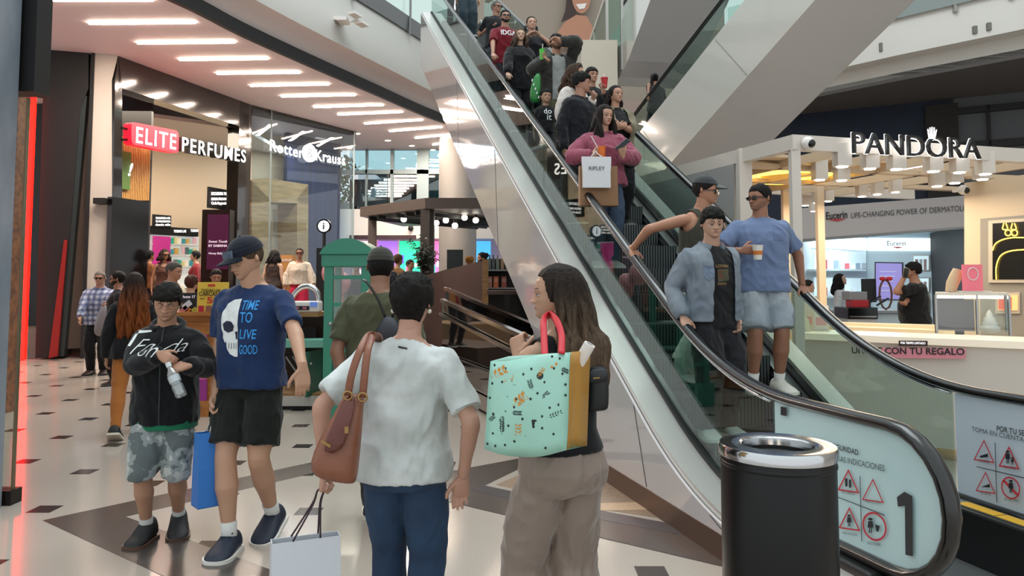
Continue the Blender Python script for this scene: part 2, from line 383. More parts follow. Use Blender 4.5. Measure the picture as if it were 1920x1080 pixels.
tag(MB().box(*(lambda q: (q.x-.12, q.x+.12, q.y-.28, q.y-.02, q.z-.06, q.z+.06))(WP.at(199, 379)), ).build('security_sensor', blackm), 'small black sensor box on the white pillar', 'sensor')

# ---- perfume shop
W1 = Wall((A.x, A.y), (B.x, B.y)); LEN = (B-A).length
gl = mat('header_black_gloss', '#16120f', .12, coat=1., spec=.6)
struct('wall_perfume_header', wpoly(MB(), W1, [(222, 104), (467, 194), (467, 260), (447, 236), (230, 166), (222, 170)], 0, .4), gl)
struct('trim_17', wpoly(MB(), W1, [(207, 690), (229, 690), (229, 160), (222, 104), (216, 150)], 0., .35), gl)
struct('trim_18', MB().slab(W1.at(445, 400)[:2], W1.at(468, 400)[:2], 0, CE, .35), gl)
IN = Wall((A.x-3.2, A.y+3.0), (B.x-2.2, B.y+3.4))     # back wall inside
bw = mat('shop_beige_wall', '#d9c3a6', .6)
struct('wall_perfume_back', MB().slab((A.x-5, A.y+1.3), (B.x-.4, B.y+4.6), 0, CE, .15), bw)
struct('ceiling_perfume', MB().prism([(A.x-4, A.y+.4), (B.x-.3, B.y+.4), (B.x-.3, B.y+4.5), (A.x-4, A.y+4)][::1], 5.75, 5.85), white)
struct('floor_perfume', MB().prism([(A.x-3.6, A.y+.3), (A.x+.0, A.y+.3), (B.x-.4, B.y+.3), (B.x-.6, B.y+4.2), (A.x-3.6, A.y+2.8)], 0, .55), mat('shop_floor', '#8a7b6c', .3))
light('perfume_shop_lamp', 'AREA', (A.x-.6, A.y+2.3, 5.6), 200, (1, .87, .68), 2.2, 2.6, aim=(A.x-.6, A.y+2.4, 0))
# slatted timber panel, green sign, black panel
slat = mat('slat_timber', '#b98a48', .5, var=.25, vscale=30)
mbs = MB(); x = 231.
W1b = Wall(((W1.a-W1.n*-.6).x, (W1.a-W1.n*-.6).y), ((W1.b-W1.n*-.6).x, (W1.b-W1.n*-.6).y)) if W1.n.y > 0 else Wall(((W1.a-W1.n*.6).x, (W1.a-W1.n*.6).y), ((W1.b-W1.n*.6).x, (W1.b-W1.n*.6).y))
while x < 282: wbox(mbs, W1b, x, x+2.1, 255, 376, 0, .06); x += 3.2
t = tag(mbs.build('slat_panel', slat), 'upright timber slat panel with a green sign on it', 'wall panel')
sg = thing('shop_sign', 'dark green square sign with white brush lettering on timber slats', 'sign', W1b.at(233, 320))
wbox(MB(), W1b, 226, 245, 284, 355, -.06 if W1b.n.y > 0 else .06, .03).build('board', mat('sign_green', '#44691f', .5), sg)
nn = -W1b.n if W1b.n.y > 0 else W1b.n
text_geo('!', W1b.at(233, 330)+nn*.1, W1b.d, (0, 0, 1), height=.3, depth=.01, bold=.02, shear=.3).build('lettering', letw, sg)
tag(wbox(MB(), W1, 206, 276, 373, 640, .15, .12).build('gloss_panel', black), 'tall glossy black panel standing in the perfume shop doorway', 'panel')
# letters ELITE PERFUMES on the shopfront plane
def front(W): return -W.n if W.n.y > 0 else W.n
nf = front(W1)
sg = thing('shop_sign', 'red and white illuminated sign reading ELITE PERFUMES over the shopfront', 'sign', W1.at(282, 258))
p = [W1.at(*q)+nf*.12 for q in ((238, 271), (327, 288), (327, 246), (238, 229))]
def roundbox(p, r, th, nrm):
    """rounded plate from 4 corners (bl, br, tr, tl)"""
    out = []
    for i in range(4):
        c = p[i]; a = (p[i-1]-c).normalized()*r; b = (p[(i+1) % 4]-c).normalized()*r
        for k in range(6):
            t_ = k/5; out.append(c+a*(1-t_)**2+b*t_**2)
    return MB().extr([q-nrm*th for q in out], nrm*th)
roundbox(p, .12, .22, nf).build('red_box', mat('red_sign', '#e0102a', .4, emit=1.3, ecol='#e8112c'), sg)
def sloped_text(s, W, a, b, hpx, m, parent, off=.13, depth=.05, bold=.02, name='lettering', sp=1.):
    """lettering along the line between two picture-side points on a wall"""
    pa = W.at(*a)+front(W)*off; pb = W.at(*b)+front(W)*off
    d = pb-pa; L_ = d.length; up = Vector((0, 0, 1))
    hh = (W.at(a[0], a[1]-hpx)-W.at(*a)).length
    mb = text_geo(s, pa, Vector((d.x, d.y, d.z*0)), up, width=L_, height=hh, depth=depth, bold=bold, spacing=sp)
    # follow the slope between the two points
    k = d.z/max(1e-6, math.hypot(d.x, d.y)); xd = Vector((d.x, d.y, 0)).normalized()
    mb.v = [(v[0], v[1], v[2]+k*((v[0]-pa.x)*xd.x+(v[1]-pa.y)*xd.y)) for v in mb.v]
    return mb.build(name, m, parent)
sloped_text('ELITE', W1, (246, 268), (321, 281), 30, letw, sg, .125, .008, .004, sp=1.18)
for s_, a, b in (('PERFUMES', (331, 284), (451, 306)),):
    sloped_text(s_, W1, a, b, 27, letw, sg, .15, .012, .004, 'white_letters', 1.18)
    sloped_text(s_, W1, a, b, 27, blackm, sg, -.02, .165, .004, 'letter_returns', 1.18)
MB().bar(W1.at(228, 240), W1.at(240, 243), .05).build('bracket', black, sg)
MB().bar(W1.at(228, 262), W1.at(240, 262), .05).build('bracket', black, sg)
# inside the perfume shop
WI = Wall((A.x-2.6, A.y+2.6), (B.x-1.2, B.y+2.6))
sh = thing('perfume_shelving', 'backlit perfume wall shelving with a black header strip', 'shelf', WI.at(330, 500))
wbox(MB(), WI, 276, 372, 426, 441, 0, .5).build('header', blackm, sh)
wbox(MB(), WI, 276, 372, 441, 540, -.25, .08).build('backlight', mat('shelf_glow', '#e6ebe6', .5, emit=.45), sh)
for y in (458, 478, 500): wbox(MB(), WI, 276, 372, y, y+2, .0, .25).build('shelf', white, sh)
wbox(MB(), WI, 287, 319, 443, 520, .03, .05).build('poster', mat('magenta_poster', '#b0307c', .5, emit=.5, ecol='#b0307c'), sh)
cols = ['#2fa58c', '#d8c890', '#e7e2d8', '#3f8f9a', '#c9a15a', '#b8c7c0', '#e0b0b8', '#53706a']
for r_, y in enumerate((457, 477, 499)):
    for k in range(7):
        x = 322+k*7; h_ = rnd.uniform(9, 14)
        tag(wbox(MB(), WI, x, x+rnd.uniform(3.5, 5.5), y-h_, y, -.02, .12).build('perfume_box', mat('perfume_box_%d' % ((r_*3+k) % 8), cols[(r_*3+k) % 8], .4, emit=.3, ecol=cols[(r_*3+k) % 8])), 'small perfume box on the backlit shelving in the perfume shop', 'perfume box', 'perfume boxes on the backlit shelving')
sloped_text('TODAS LAS', WI, (325, 436), (348, 436), 5, letw, sh, .02, .005); sloped_text('TODAY', WI, (356, 435), (371, 435), 5, letw, sh, .03, .005)
sg = thing('shop_sign', 'small black slogan board on top of the perfume shelving', 'sign', WI.at(303, 418))
wbox(MB(), WI, 287, 321, 403, 426, .03, .05).build('board', blackm, sg)
for k, s_ in enumerate(('TU MUNDO A MIL', 'TU FRAGANCIA', 'desde niña')): sloped_text(s_, WI, (290, 411+k*6.2), (318, 411+k*6.2), 4, letw, sg, .04, .004)
sg = thing('shop_sign', 'black board asking ENCUENTRA TU ESENCIA on the beige wall', 'sign', W1.at(408, 373, .3))
WS = W1b
wbox(MB(), WS, 391, 427, 353, 392, 0, .05).build('board', blackm, sg)
for k, (s_, h_) in enumerate((('ENCUENTRA TU', 6), ('ESENCIA ÚNICA EN', 6), ('Cada fragancia', 7))): sloped_text(s_, WS, (395, 366+k*9.5), (423, 366+k*9.5), h_, letw, sg, .02, .004)
tag(wbox(MB(), WS, 429, 441, 352, 373, -.0, .06).build('card_reader', white), 'small white plate with a blue mark beside the slogan board', 'plate')
tm = thing('display_totem', 'tall black advertising totem showing a dark purple screen', 'totem', P(403, 560, 14.5))
pbox(MB(), 372, 431, 393, 681, 14.5, .25).build('housing', black, tm)
pbox(MB(), 387, 429, 402, 505, 14.47, .02).build('screen', mat('totem_screen', '#3a1430', .25, emit=.35, ecol='#4a1538'), tm)
for s_, y, h_ in (('Sweet Tooth', 455, 13), ('BY SABRINA', 463, 4), ('Honey Babydoll', 478, 8)):
    a = P(391, y, 14.44); b = P(426, y, 14.44); text_geo(s_, a, b-a, (0, 0, 1), width=(b-a).length, depth=.005, shear=.25 if h_ > 5 else 0).build('lettering', mat('soft_letter', '#d9c7d2', .5, emit=.8), tm)

# ---- glass fronted shop
W2 = Wall((B.x, B.y), (Cc.x, Cc.y)); nf2 = front(W2)
struct('trim_19', wpoly(MB(), W2, [(468, 196), (668, 244), (668, 252), (468, 210)], -.03, .3), blackm)
struct('window_1', MB().quad(*[W2.at(x, 400)*1.0*Vector((1,1,0)) + Vector((0,0,z)) for x, z in ((470,.05),(664,.05),(664,CE-.1),(470,CE-.1))]), glass('shop_glass_blue', '#cfe2ea', .02, .02, .2))
bk = Vector((-.6, 1, 0)).normalized()
struct('window_2', MB().quad((Cc.x, Cc.y, .05), (Cc.x-.65, Cc.y+2.6, .05), (Cc.x-.65, Cc.y+2.6, CE-.1), (Cc.x, Cc.y, CE-.1)), glass('shop_glass_blue'))
for q in (W2.at(508, 300), W2.at(664, 300)): struct('trim_20', MB().box(q.x-.015, q.x+.015, q.y-.03, q.y+.01, 0, CE), mat('joint', '#7d8c8c', .3, .4))
struct('wall_shop_inner', MB().slab((B.x-.1, B.y+3.8), (B.x+1.1, B.y+6.0), 0, CE, .15), mat('navy_drape', '#1c2c5a', .7, col2='#0f1c40', vscale=2, stretch=(6, 6, .1)))
light('optician_fill_light', 'AREA', (B.x+.6, B.y+3.2, 5.9), 60, (.95, .97, 1), 2, 2, aim=(B.x+.6, B.y+3.2, 0))  # unseen light added to brighten the interior behind the shop glass
sg = thing('shop_sign', 'white illuminated sign reading Rotter & Krauss hung on the shop glass', 'sign', W2.at(570, 285))
sloped_text('Rotter', W2, (500, 283), (562, 298), 21, letw, sg, .12, .012, .006, sp=1.1)
sloped_text('Krauss', W2, (586, 301), (641, 311), 20, letw, sg, .12, .012, .006, sp=1.1)
c = W2.at(574, 288)+nf2*.1; r_ = .26
MB().extr([c+W2.d*r_*math.cos(a*math.pi/16)+Vector((0, 0, r_*math.sin(a*math.pi/16))) for a in range(32)], nf2*.06).build('disc', letw, sg)
text_geo('&', c+nf2*.07-Vector((0, 0, .15)), W2.d, (0, 0, 1), height=.3, depth=.006, align='c').build('ampersand', mat('grey_letter', '#6f7a86', .5), sg)
# timber portal
W3 = Wall((W2.pt(0, 0)[0], W2.pt(0, 0)[1]), (W2.pt(1, 0)[0], W2.pt(1, 0)[1]))
wp = thing('timber_portal', 'blond timber doorway frame behind the shop glass', 'doorway', W2.at(525, 520))
oak = mat('pale_oak', '#a98a63', .5, col2='#8f7250', vscale=2, stretch=(1, 1, 6))
wpoly(MB(), W2, [(472, 560), (506, 560), (506, 375), (472, 338)], .25 if W2.n.y > 0 else -.25, .8).build('post', oak, wp)
wpoly(MB(), W2, [(557, 560), (578, 560), (578, 346), (557, 372)], .25 if W2.n.y > 0 else -.25, .8).build('post', oak, wp)
wpoly(MB(), W2, [(472, 378), (578, 382), (578, 346), (500, 334), (472, 338)], .25 if W2.n.y > 0 else -.25, .8).build('lintel', oak, wp)
tag(wpoly(MB(), W2, [(512, 560), (540, 560), (540, 392), (512, 392)], 1.2 if W2.n.y > 0 else -1.2, .05).build('lit_doorway_panel', mat('cream_panel', '#b9aa92', .5, emit=.2)), 'pale cream panel seen through the timber doorway', 'panel')
bp = thing('light_poster', 'tall blue backlit poster with white lettering beside the timber portal', 'poster', P(592, 540, 26))
pbox(MB(), 577, 606, 398, 560, 25.5, .1).build('panel', mat('blue_poster', '#2f6fd0', .4, emit=1.4, ecol='#3a86e0', ), bp)
for s_, x0, x1, y in (('NAVIDAD', 578, 595, 412), ('25', 581, 594, 446)):
    a = P(x0, y, 25.45); b = P(x1, y, 25.45); text_geo(s_, a, b-a, (0, 0, 1), width=(b-a).length, depth=.01, bold=.03).build('lettering', letw, bp)

# ---- window wall and lower shopfronts at the back of the hall
YB = 26.6
skyg = glow('bright_sky_glow', '#cfeaf0', 2.4)
def bpx(mb, x0, x1, yt, yb, off=0., th=.1): return pbox(mb, x0, x1, yt, yb, YB+off, th)
struct('wall_back_upper', bpx(MB(), 430, 935, 392, 447, -.3, .5), white)
struct('wall_back_lower', bpx(MB(), 430, 1000, 447, 620, .6, .2), mat('back_shop', '#b79aa4', .6))
mull = mat('mullion_grey', '#7c8b8e', .4, .4)
wi = 1
for x0, x1 in ((655, 686), (688, 732), (738, 782), (804, 823)):
    wi += 2
    struct('window_%d' % wi, bpx(MB(), x0, x1, 281, 322, .1, .04), glass('window_glass', '#d8f0f4', .0, .02, .3))
    struct('window_%d' % (wi+1), bpx(MB(), x0, x1, 325, 392, .1, .04), glass('dark_window_glass', '#48686c', .03, .02, .5))
for x0, x1 in ((684, 689), (731, 738), (781, 804), (823, 835)): struct('trim_21', bpx(MB(), x0, x1, 260, 392, 0, .25), mull)
struct('trim_22', bpx(MB(), 640, 835, 318, 326, 0, .25), mull)
struct('trim_23', bpx(MB(), 430, 655, 380, 394, 0, .25), mull)
# outside: street trees and a pale building seen through the glass
leaf = mat('tree_leaves', '#3f5a3c', .7)
for k, (x, y, Y, s_, lab) in enumerate(((560, 345, 36, 1.5, 'leafy street tree seen through the glass shop, beside its sign'), (622, 340, 34.5, 1.2, 'leafy street tree seen through the glass shop corner'))):
    c = P(x, y, Y); tr = thing('street_tree', lab, 'tree', (c.x, Y, 0))
    MB().tube([(c.x, Y, 0), (c.x+.1, Y, c.z)], [.16, .1], 8).build('trunk', mat('bark', '#3d342c', .8), tr)
    mb = MB()
    for i in range(700):
        d = Vector((rnd.gauss(0, 1), rnd.gauss(0, 1), rnd.gauss(0, 1))); d = d.normalized()*s_*1.25*rnd.random()**.4; q = c+d
        a = Vector((rnd.uniform(-1, 1), rnd.uniform(-1, 1), rnd.uniform(-1, 1))).normalized()*.13; b_ = a.orthogonal().normalized()*.08
        mb.quad(q-a, q-b_, q+a, q+b_)
    mb.build('crown', leaf, tr, fix=False)
tag(MB().box(-16, 2, 46, 46.3, 0, 5.2).build('building_outside', mat('pale_building', '#9fb9c4', .7, emit=.4, ecol='#9ccbd8')), 'pale building across the street beyond the window wall', 'building')  # bluish emission in the facade colour stands in for daylight on it
for k, (x0, x1, yt, yb) in enumerate(((655, 690, 330, 592), (690, 782, 345, 592))):
    tag(pbox(MB(), x0, x1, yt, yb, 38, 1).build('dark_facade', mat('dark_facade', '#2f4448', .5)), ['dark facade outside, behind the first lower window pane', 'dark facade outside, behind the wide lower window panes'][k], 'building')
# neon lit shopfronts below
neon = [(660, 705, '#e8dce4', 'pale'), (706, 745, '#9a6bd0', 'violet'), (746, 790, '#2fd0a0', 'green'), (790, 830, '#e070b0', 'pink'), (868, 920, '#4aa8e0', 'blue')]
for x0, x1, c_, n_ in neon:
    t = thing('lit_display', n_+' glowing shop display panel in the far hall', 'display', P((x0+x1)/2, 540, 29.6), 'glowing shop displays at the end of the hall')
    bpx(MB(), x0, x1, 452, 560, .2, .1).build('panel', mat('neon_'+n_, c_, .4, emit=1.3, ecol=c_), t)
    bpx(MB(), x0-1, x0+2, 448, 560, .1, .15).build('post', mat('pink_frame', '#d89ab8', .4, emit=.4), t)
    for q in range(4):
        xx = x0+6+q*(x1-x0-10)/4; yy = 470+rnd.uniform(0, 40); bpx(MB(), xx, xx+5, yy, yy+rnd.uniform(6, 20), .15, .05).build('motif', mat('motif_%d' % q, ['#6a50d8', '#e86aa8', '#38c8c0', '#f0e0f0'][q], .4, emit=.9), t)
struct('trim_24', bpx(MB(), 655, 780, 441, 449, -.35, .1), mat('dark_red_trim', '#3a2028', .5))
cc = P(858, 450, 24.6)
struct('column_round', MB().cyl((cc.x, cc.y), .62, 0, CE, 32), mat('column_paint', '#85807b', .5), smooth='auto')
tag(MB().ball(P(770, 428, 26.2), .1).build('dome_camera', blackm), 'small dark dome camera on the far white fascia', 'camera')
# ================================================================ escalators
class Esc:
    def __init__(s, o, u, width, k, sk, z0=0., rail=.92, bl=.7):
        s.o = Vector((o[0], o[1], 0)); s.u = Vector((u[0], u[1], 0)).normalized(); s.w = Vector((s.u.y, -s.u.x, 0)); s.W = width; s.k = k; s.sk = sk; s.z0 = z0; s.rail = rail; s.bl = bl
    def inc(s, q, sk=None):
        d = q-(s.sk if sk is None else sk); b = s.bl
        return 0. if d < -b else (s.k*d if d > b else s.k*(d+b)**2/(4*b))
    def pt(s, q, t, z): p = s.o+s.u*q+s.w*t; return Vector((p.x, p.y, s.z0+z))
    def zr(s, q): return s.rail+s.inc(q)
    def step(s, q, run=.40):
        """tread height under a person standing at q"""
        i = math.floor((q-s.sk)/run); return max(0., s.k*run*(i+1)) if q > s.sk else 0.
    def solve(s, px, py, hgt, q0=2.):
        """(q,t) on the incline whose point hgt above the tread line lies on a sight line"""
        a, b = ray(px, py); best = None
        for i in range(3000):
            q = .5+i*.005; z = s.z0+s.k*max(0, q-s.sk)+hgt
            Y = (z-EYE)/b if abs(b) > 1e-6 else 0
            if Y <= 0: continue
            X = a*Y; d = Vector((X, Y, 0))-s.o; e = abs(d.dot(s.u)-q)
            if best is None or e < best[0]: best = (e, q, d.dot(s.w))
        return best[1], best[2]
E1 = Esc((1.651, 3.444), (-.2551, .9669), 1.22, .6035, 1.25)
rubber = mat('handrail_rubber', '#0b0b0c', .22, spec=.6, coat=.2)
stepm = mat('step_grooved_metal', '#3d3f40', .42, .5)
def grooves(m):
    N = m.node_tree.nodes; L = m.node_tree.links; b = N['Principled BSDF']
    t = N.new('ShaderNodeTexCoord'); mp = N.new('ShaderNodeMapping'); mp.inputs['Rotation'].default_value = (0, 0, math.atan2(E1.w.y, E1.w.x)*-1)
    wv = N.new('ShaderNodeTexWave'); wv.inputs['Scale'].default_value = 11; wv.bands_direction = 'X'
    L.new(t.outputs['Object'], mp.inputs[0]); L.new(mp.outputs[0], wv.inputs[0]); r = N.new('ShaderNodeValToRGB'); L.new(wv.outputs['Fac'], r.inputs[0])
    r.color_ramp.elements[0].color = lin('#101112'); r.color_ramp.elements[1].color = lin('#5a5d5e'); r.color_ramp.elements[0].position = .3; r.color_ramp.elements[1].position = .8
    L.new(r.outputs[0], b.inputs['Base Color'])
grooves(stepm)
clad = mat('white_glossy_cladding', '#c9c3c3', .09, coat=1., spec=.6); deckm = mat('polished_deck', '#dcd8d2', .25, .55)
balg = glass('balustrade_glass', '#dbe8e4', .0, .01, .14)
bronze = mat('bronze_kickplate', '#6b5548', .35, .7)
frost = mat('frosted_panel', '#bfdde0', .25, coat=.4); frost2 = mat('pale_frosted_panel', '#c2cdd6', .3, coat=.3)
def strip(E, qs, t0, z0f, t1, z1f):
    mb = MB(); vs = []
    for q in qs: vs += [E.pt(q, t0, z0f(q)), E.pt(q, t1, z1f(q))]
    return mb.add(vs, [(2*i, 2*i+2, 2*i+3, 2*i+1) for i in range(len(qs)-1)])
def fr(a, b, n): return [a+(b-a)*i/n for i in range(n+1)]
def thick_strip(E, qs, t, th, zb, zt):
    """upright strip with thickness th between heights zb(q), zt(q)"""
    R = [[E.pt(q, t-th/2, zb(q)), E.pt(q, t+th/2, zb(q)), E.pt(q, t+th/2, zt(q)), E.pt(q, t-th/2, zt(q))] for q in qs]
    return MB().rings(R)
QE = 13.6
es = thing('escalator', 'glass sided escalator full of people coming down to the mall floor', 'escalator', E1.pt(0, .6, 0))
def rail_path(E, t, q_end):
    r = .315; zc = .92-r; out = [E.pt(1.0, t, .29), E.pt(.3, t, .285)]
    for i in range(13):
        a = -math.pi/2-math.pi*i/12; out.append(E.pt(-.10+r*math.cos(a)*1.0, t, zc+r*math.sin(a)))
    for q in fr(.1, 3., 29)[0:]: out.append(E.pt(q, t, E.zr(q)))
    return out+[E.pt(q, t, E.zr(q)) for q in fr(3.3, q_end, 12)]
SIGN = Wall(E1.pt(0, -.012, 0)[:2], E1.pt(1, -.012, 0)[:2]); SIGN2 = Wall(E1.pt(0, 1.2, 0)[:2], E1.pt(1, 1.2, 0)[:2])
for side, t in ((0, 0.), (1, E1.W)):
    up = E1.w
    MB().tube(rail_path(E1, t, QE), .03, 12, r2=.043, up=E1.w).build('handrail', rubber, es, smooth=True)
    MB().tube([p-Vector((0, 0, .04)) for p in rail_path(E1, t, QE)[22:]], .012, 8, r2=.02, up=E1.w).build('handrail_guide', chrome, es, smooth=True)
    out = -1 if side == 0 else 1
    gb = lambda q: max(.2, E1.zr(q)-.74) if q < 2 else E1.zr(q)-.74
    gt = lambda q: E1.zr(q)-.03
    thick_strip(E1, fr(.78, 3., 12)+fr(3.2, 5.05, 5), t, .012, gb, gt).build('glass_panel', balg, es)
    for a, b in ((5.06, 7.2), (7.21, 9.4), (9.41, QE)): thick_strip(E1, fr(a, b, 4), t, .012, gb, gt).build('glass_panel', balg, es)
    # frosted newel panel
    poly = [(.76, .31), (.0, .31)]+[(-.10+.29*math.cos(a), .605+.29*math.sin(a)) for a in [-math.pi/2-math.pi*i/14 for i in range(15)]]+[(.3, .89), (.76, .895)]
    MB().extr([E1.pt(q, t-.006, z) for q, z in poly], E1.w*.012).build('newel_panel', frost if side == 0 else frost2, es)
    # decks and cladding
    qs = fr(-.15, 3., 22)+fr(3.3, QE, 14)
    zd = lambda q: gb(q)+.03
    to = t+out*.24
    thick_strip(E1, qs, t+out*.125, .20, lambda q: zd(q)-.05, zd).build('outer_deck', deckm, es, smooth='auto')
    thick_strip(E1, qs, t+out*.012, .035, lambda q: zd(q)-.05, lambda q: zd(q)+.03).build('deck_gasket', blackm, es)
    ti = t-out*.06
    thick_strip(E1, qs, ti, .10, lambda q: zd(q)-.14, lambda q: zd(q)-.06).build('inner_deck', steel, es, smooth='auto')
    thick_strip(E1, qs, t-out*.112, .012, lambda q: zd(q)-.42, lambda q: zd(q)-.12).build('skirt_panel', blackm, es)
    thick_strip(E1, qs, t-out*.122, .02, lambda q: zd(q)-.30, lambda q: zd(q)-.27).build('skirt_brush', mat('amber_strip', '#d8a55a', .4, emit=.25), es)
    zb = lambda q: max(.0, E1.zr(q)-1.93)
    thick_strip(E1, qs, to, .02, lambda q: max(zb(q), .0), lambda q: zd(q)-.045).build('side_cladding', clad, es, smooth='auto')
    for q in (.95, 2.0, 3.6, 6.3, 9.0): MB().bar(E1.pt(q-.10, to+out*.011, max(zb(q-.1), .15)), E1.pt(q+.1, to+out*.011, zd(q+.1)-.05), .006, .004).build('seam', darkgrey, es)
    qk = [q for q in fr(-.15, 3.05, 16)]
    thick_strip(E1, qk, to+out*.012, .012, lambda q: 0., lambda q: .14).build('kickplate', bronze, es)
strip(E1, fr(2.8, QE, 10), -.24, lambda q: E1.zr(q)-1.93, E1.W+.24, lambda q: E1.zr(q)-1.93).build('underside', mat('truss_grey', '#8e8c8c', .35, .2), es)
i = 0
while E1.sk+.4*(i+1) < QE:
    q0 = E1.sk+.4*i; z = E1.k*.4*(i+1)
    R = MB(); a, b, c, d = E1.pt(q0, .12, z-.24), E1.pt(q0, E1.W-.12, z-.24), E1.pt(q0+.4, E1.W-.12, z-.24), E1.pt(q0+.4, .12, z-.24); h_ = Vector((0, 0, .235))
    R.hexa([a, b, c, d, a+h_, b+h_, c+h_, d+h_]).build('step', stepm, es); i += 1
o = MB(); a, b, c, d = E1.pt(-.3, .12, 0), E1.pt(-.3, E1.W-.12, 0), E1.pt(E1.sk-.01, E1.W-.12, 0), E1.pt(E1.sk-.01, .12, 0); h_ = Vector((0, 0, .012))
o.hexa([a, b, c, d, a+h_, b+h_, c+h_, d+h_]).build('landing_plate', mat('landing_plate', '#6f7172', .4, .6), es)
for t in (0., E1.W):
    a = [E1.pt(q, t+s_, z) for z in (0., .27) for q, s_ in ((-.22, -.10), (.95, -.10), (.95, .10), (-.22, .10))]
    a[4] = E1.pt(-.05, t-.1, .27); a[7] = E1.pt(-.05, t+.1, .27)
    MB().hexa(a).build('newel_base', mat('newel_black', '#121213', .4), es, bevel=.02)
# safety notices on the newel panels
ink = mat('notice_ink', '#3b4046', .6); red = mat('notice_red', '#c2303c', .5); inkb = mat('notice_black', '#1d2024', .6)
def wtext(s, W, x0, x1, y0, y1, hpx, m, parent, name='lettering', off=.004, bold=0., depth=0.):
    """lettering whose baseline runs between two sight lines on a wall"""
    nf_ = front(W); pa = W.at(x0, y0)+nf_*off; pb = W.at(x1, y1)+nf_*off
    xd = pb-pa; d2 = Vector((xd.x, xd.y, 0)); k = xd.z/d2.length; up = Vector((0, 0, 1))
    hh = (W.at(x0, y0-hpx)-W.at(x0, y0)).length
    mb = text_geo(s, pa, d2, up, width=d2.length, height=hh, bold=bold, depth=depth)
    d2.normalize(); mb.v = [(v[0], v[1], v[2]+k*((v[0]-pa.x)*d2.x+(v[1]-pa.y)*d2.y)) for v in mb.v]
    return mb.build(name, m, parent)
def wshape(W, polys, m, parent, name, off=.004):
    mb = MB()
    for p in polys: mb.add([W.at(x, y)+front(W)*off for x, y in p], [tuple(range(len(p)))])
    return mb.build(name, m, parent, fix=False)
def ring_poly(pts, inn):
    """outline band as quads between polygon and a shrunken copy"""
    c = (sum(p[0] for p in pts)/len(pts), sum(p[1] for p in pts)/len(pts)); q = [(c[0]+(p[0]-c[0])*inn, c[1]+(p[1]-c[1])*inn) for p in pts]; n = len(pts)
    return [[pts[i], pts[(i+1) % n], q[(i+1) % n], q[i]] for i in range(n)]
def tri(cx, cy, r, sk=0): return [(cx-r*.86, cy+r*.8-sk), (cx+r*.86, cy+r*.8+sk), (cx, cy-r)]
def circ(cx, cy, r, sx=.85): return [(cx+r*sx*math.cos(a), cy+r*math.sin(a)+.18*r*math.cos(a)) for a in [2*math.pi*i/28 for i in range(28)]]
def figure(cx, cy, h):
    """a small standing pictogram figure"""
    return [[(cx+.16*h*math.cos(a), cy-.42*h+.1*h*math.sin(a)) for a in [2*math.pi*i/10 for i in range(10)]], [(cx-.15*h, cy-.3*h), (cx+.15*h, cy-.3*h), (cx+.2*h, cy+.15*h), (cx-.2*h, cy+.15*h)], [(cx-.1*h, cy+.15*h), (cx-.02*h, cy+.15*h), (cx-.02*h, cy+.5*h), (cx-.1*h, cy+.5*h)], [(cx+.02*h, cy+.15*h), (cx+.1*h, cy+.15*h), (cx+.1*h, cy+.5*h), (cx+.02*h, cy+.5*h)]]
LP = [o for o in es.children if o.name.startswith('newel_panel')]
lp, rp = LP[0], LP[1]
wtext('POR TU SEGURIDAD', SIGN, 1528, 1611, 831, 854, 9.5, inkb, lp, bold=.012)
wtext('TOMA EN CUENTA NUESTRAS INDICACIONES', SIGN, 1473, 1660, 843, 884, 9.5, ink, lp)
wshape(SIGN, [[(1683, 932), (1697, 922), (1712, 930), (1713, 1043), (1699, 1040), (1698, 948), (1685, 950)]], mat('numeral_grey', '#2d3033', .5), lp, 'numeral')
for pg in (ring_poly(tri(1592, 903, 24, 3), .8), ring_poly(tri(1638, 921, 24, 3), .84), ring_poly(tri(1594, 974, 24, 3), .8), ring_poly(circ(1641, 987, 27), .86)): wshape(SIGN, pg, red, lp, 'warning_sign')
for pg in ([[(1586, 897), (1591, 897), (1591, 912), (1587, 912)]], [[(1594, 899), (1598, 899), (1598, 914), (1594, 914)]], figure(1594, 976, 22), figure(1634, 985, 28), [[(1643, 983), (1652, 986), (1649, 997), (1645, 996)]]): wshape(SIGN, pg, inkb, lp, 'pictogram', .006)
for s_, x0, x1, y in (('AL SUBIRTE', 1580, 1604, 924), ('PRECAUCIÓN', 1624, 1653, 942), ('PRECAUCIÓN', 1581, 1608, 1001), ('NO SUBIR', 1628, 1653, 1020)): wtext(s_, SIGN, x0, x1, y, y+4, 5, ink, lp, 'small_lettering')
wshape(SIGN, [[(1613, 893), (1614.5, 893), (1618, 1015), (1616.5, 1015)], [(1564, 928), (1564, 929.5), (1660, 967), (1660, 965)]], ink, lp, 'divider_lines')
wshape(SIGN, [[(1466, 762), (1477, 764), (1477, 780), (1466, 778)]], inkb, lp, 'push_button', .008)
wtext('POR TU SEGURIDAD', SIGN2, 1870, 1975, 808, 827, 10, inkb, rp, bold=.012)
wtext('TOMA EN CUENTA NUESTRAS', SIGN2, 1823, 1985, 808, 843, 8.5, ink, rp)
for pg in (ring_poly(tri(1846, 847, 23, 3), .84), ring_poly(tri(1893, 859, 23, 3), .8), ring_poly(tri(1849, 906, 22, 3), .84), ring_poly(circ(1896, 915, 21), .86)+[[(1881, 902), (1884, 899), (1912, 928), (1909, 931)]]): wshape(SIGN2, pg, red, rp, 'warning_sign')
for pg in (figure(1891, 857, 24), figure(1900, 864, 14), figure(1897, 912, 24), [[(1838, 855), (1854, 850), (1854, 857), (1840, 858)]], [[(1841, 913), (1857, 907), (1858, 914)]]): wshape(SIGN2, pg, inkb, rp, 'pictogram', .006)
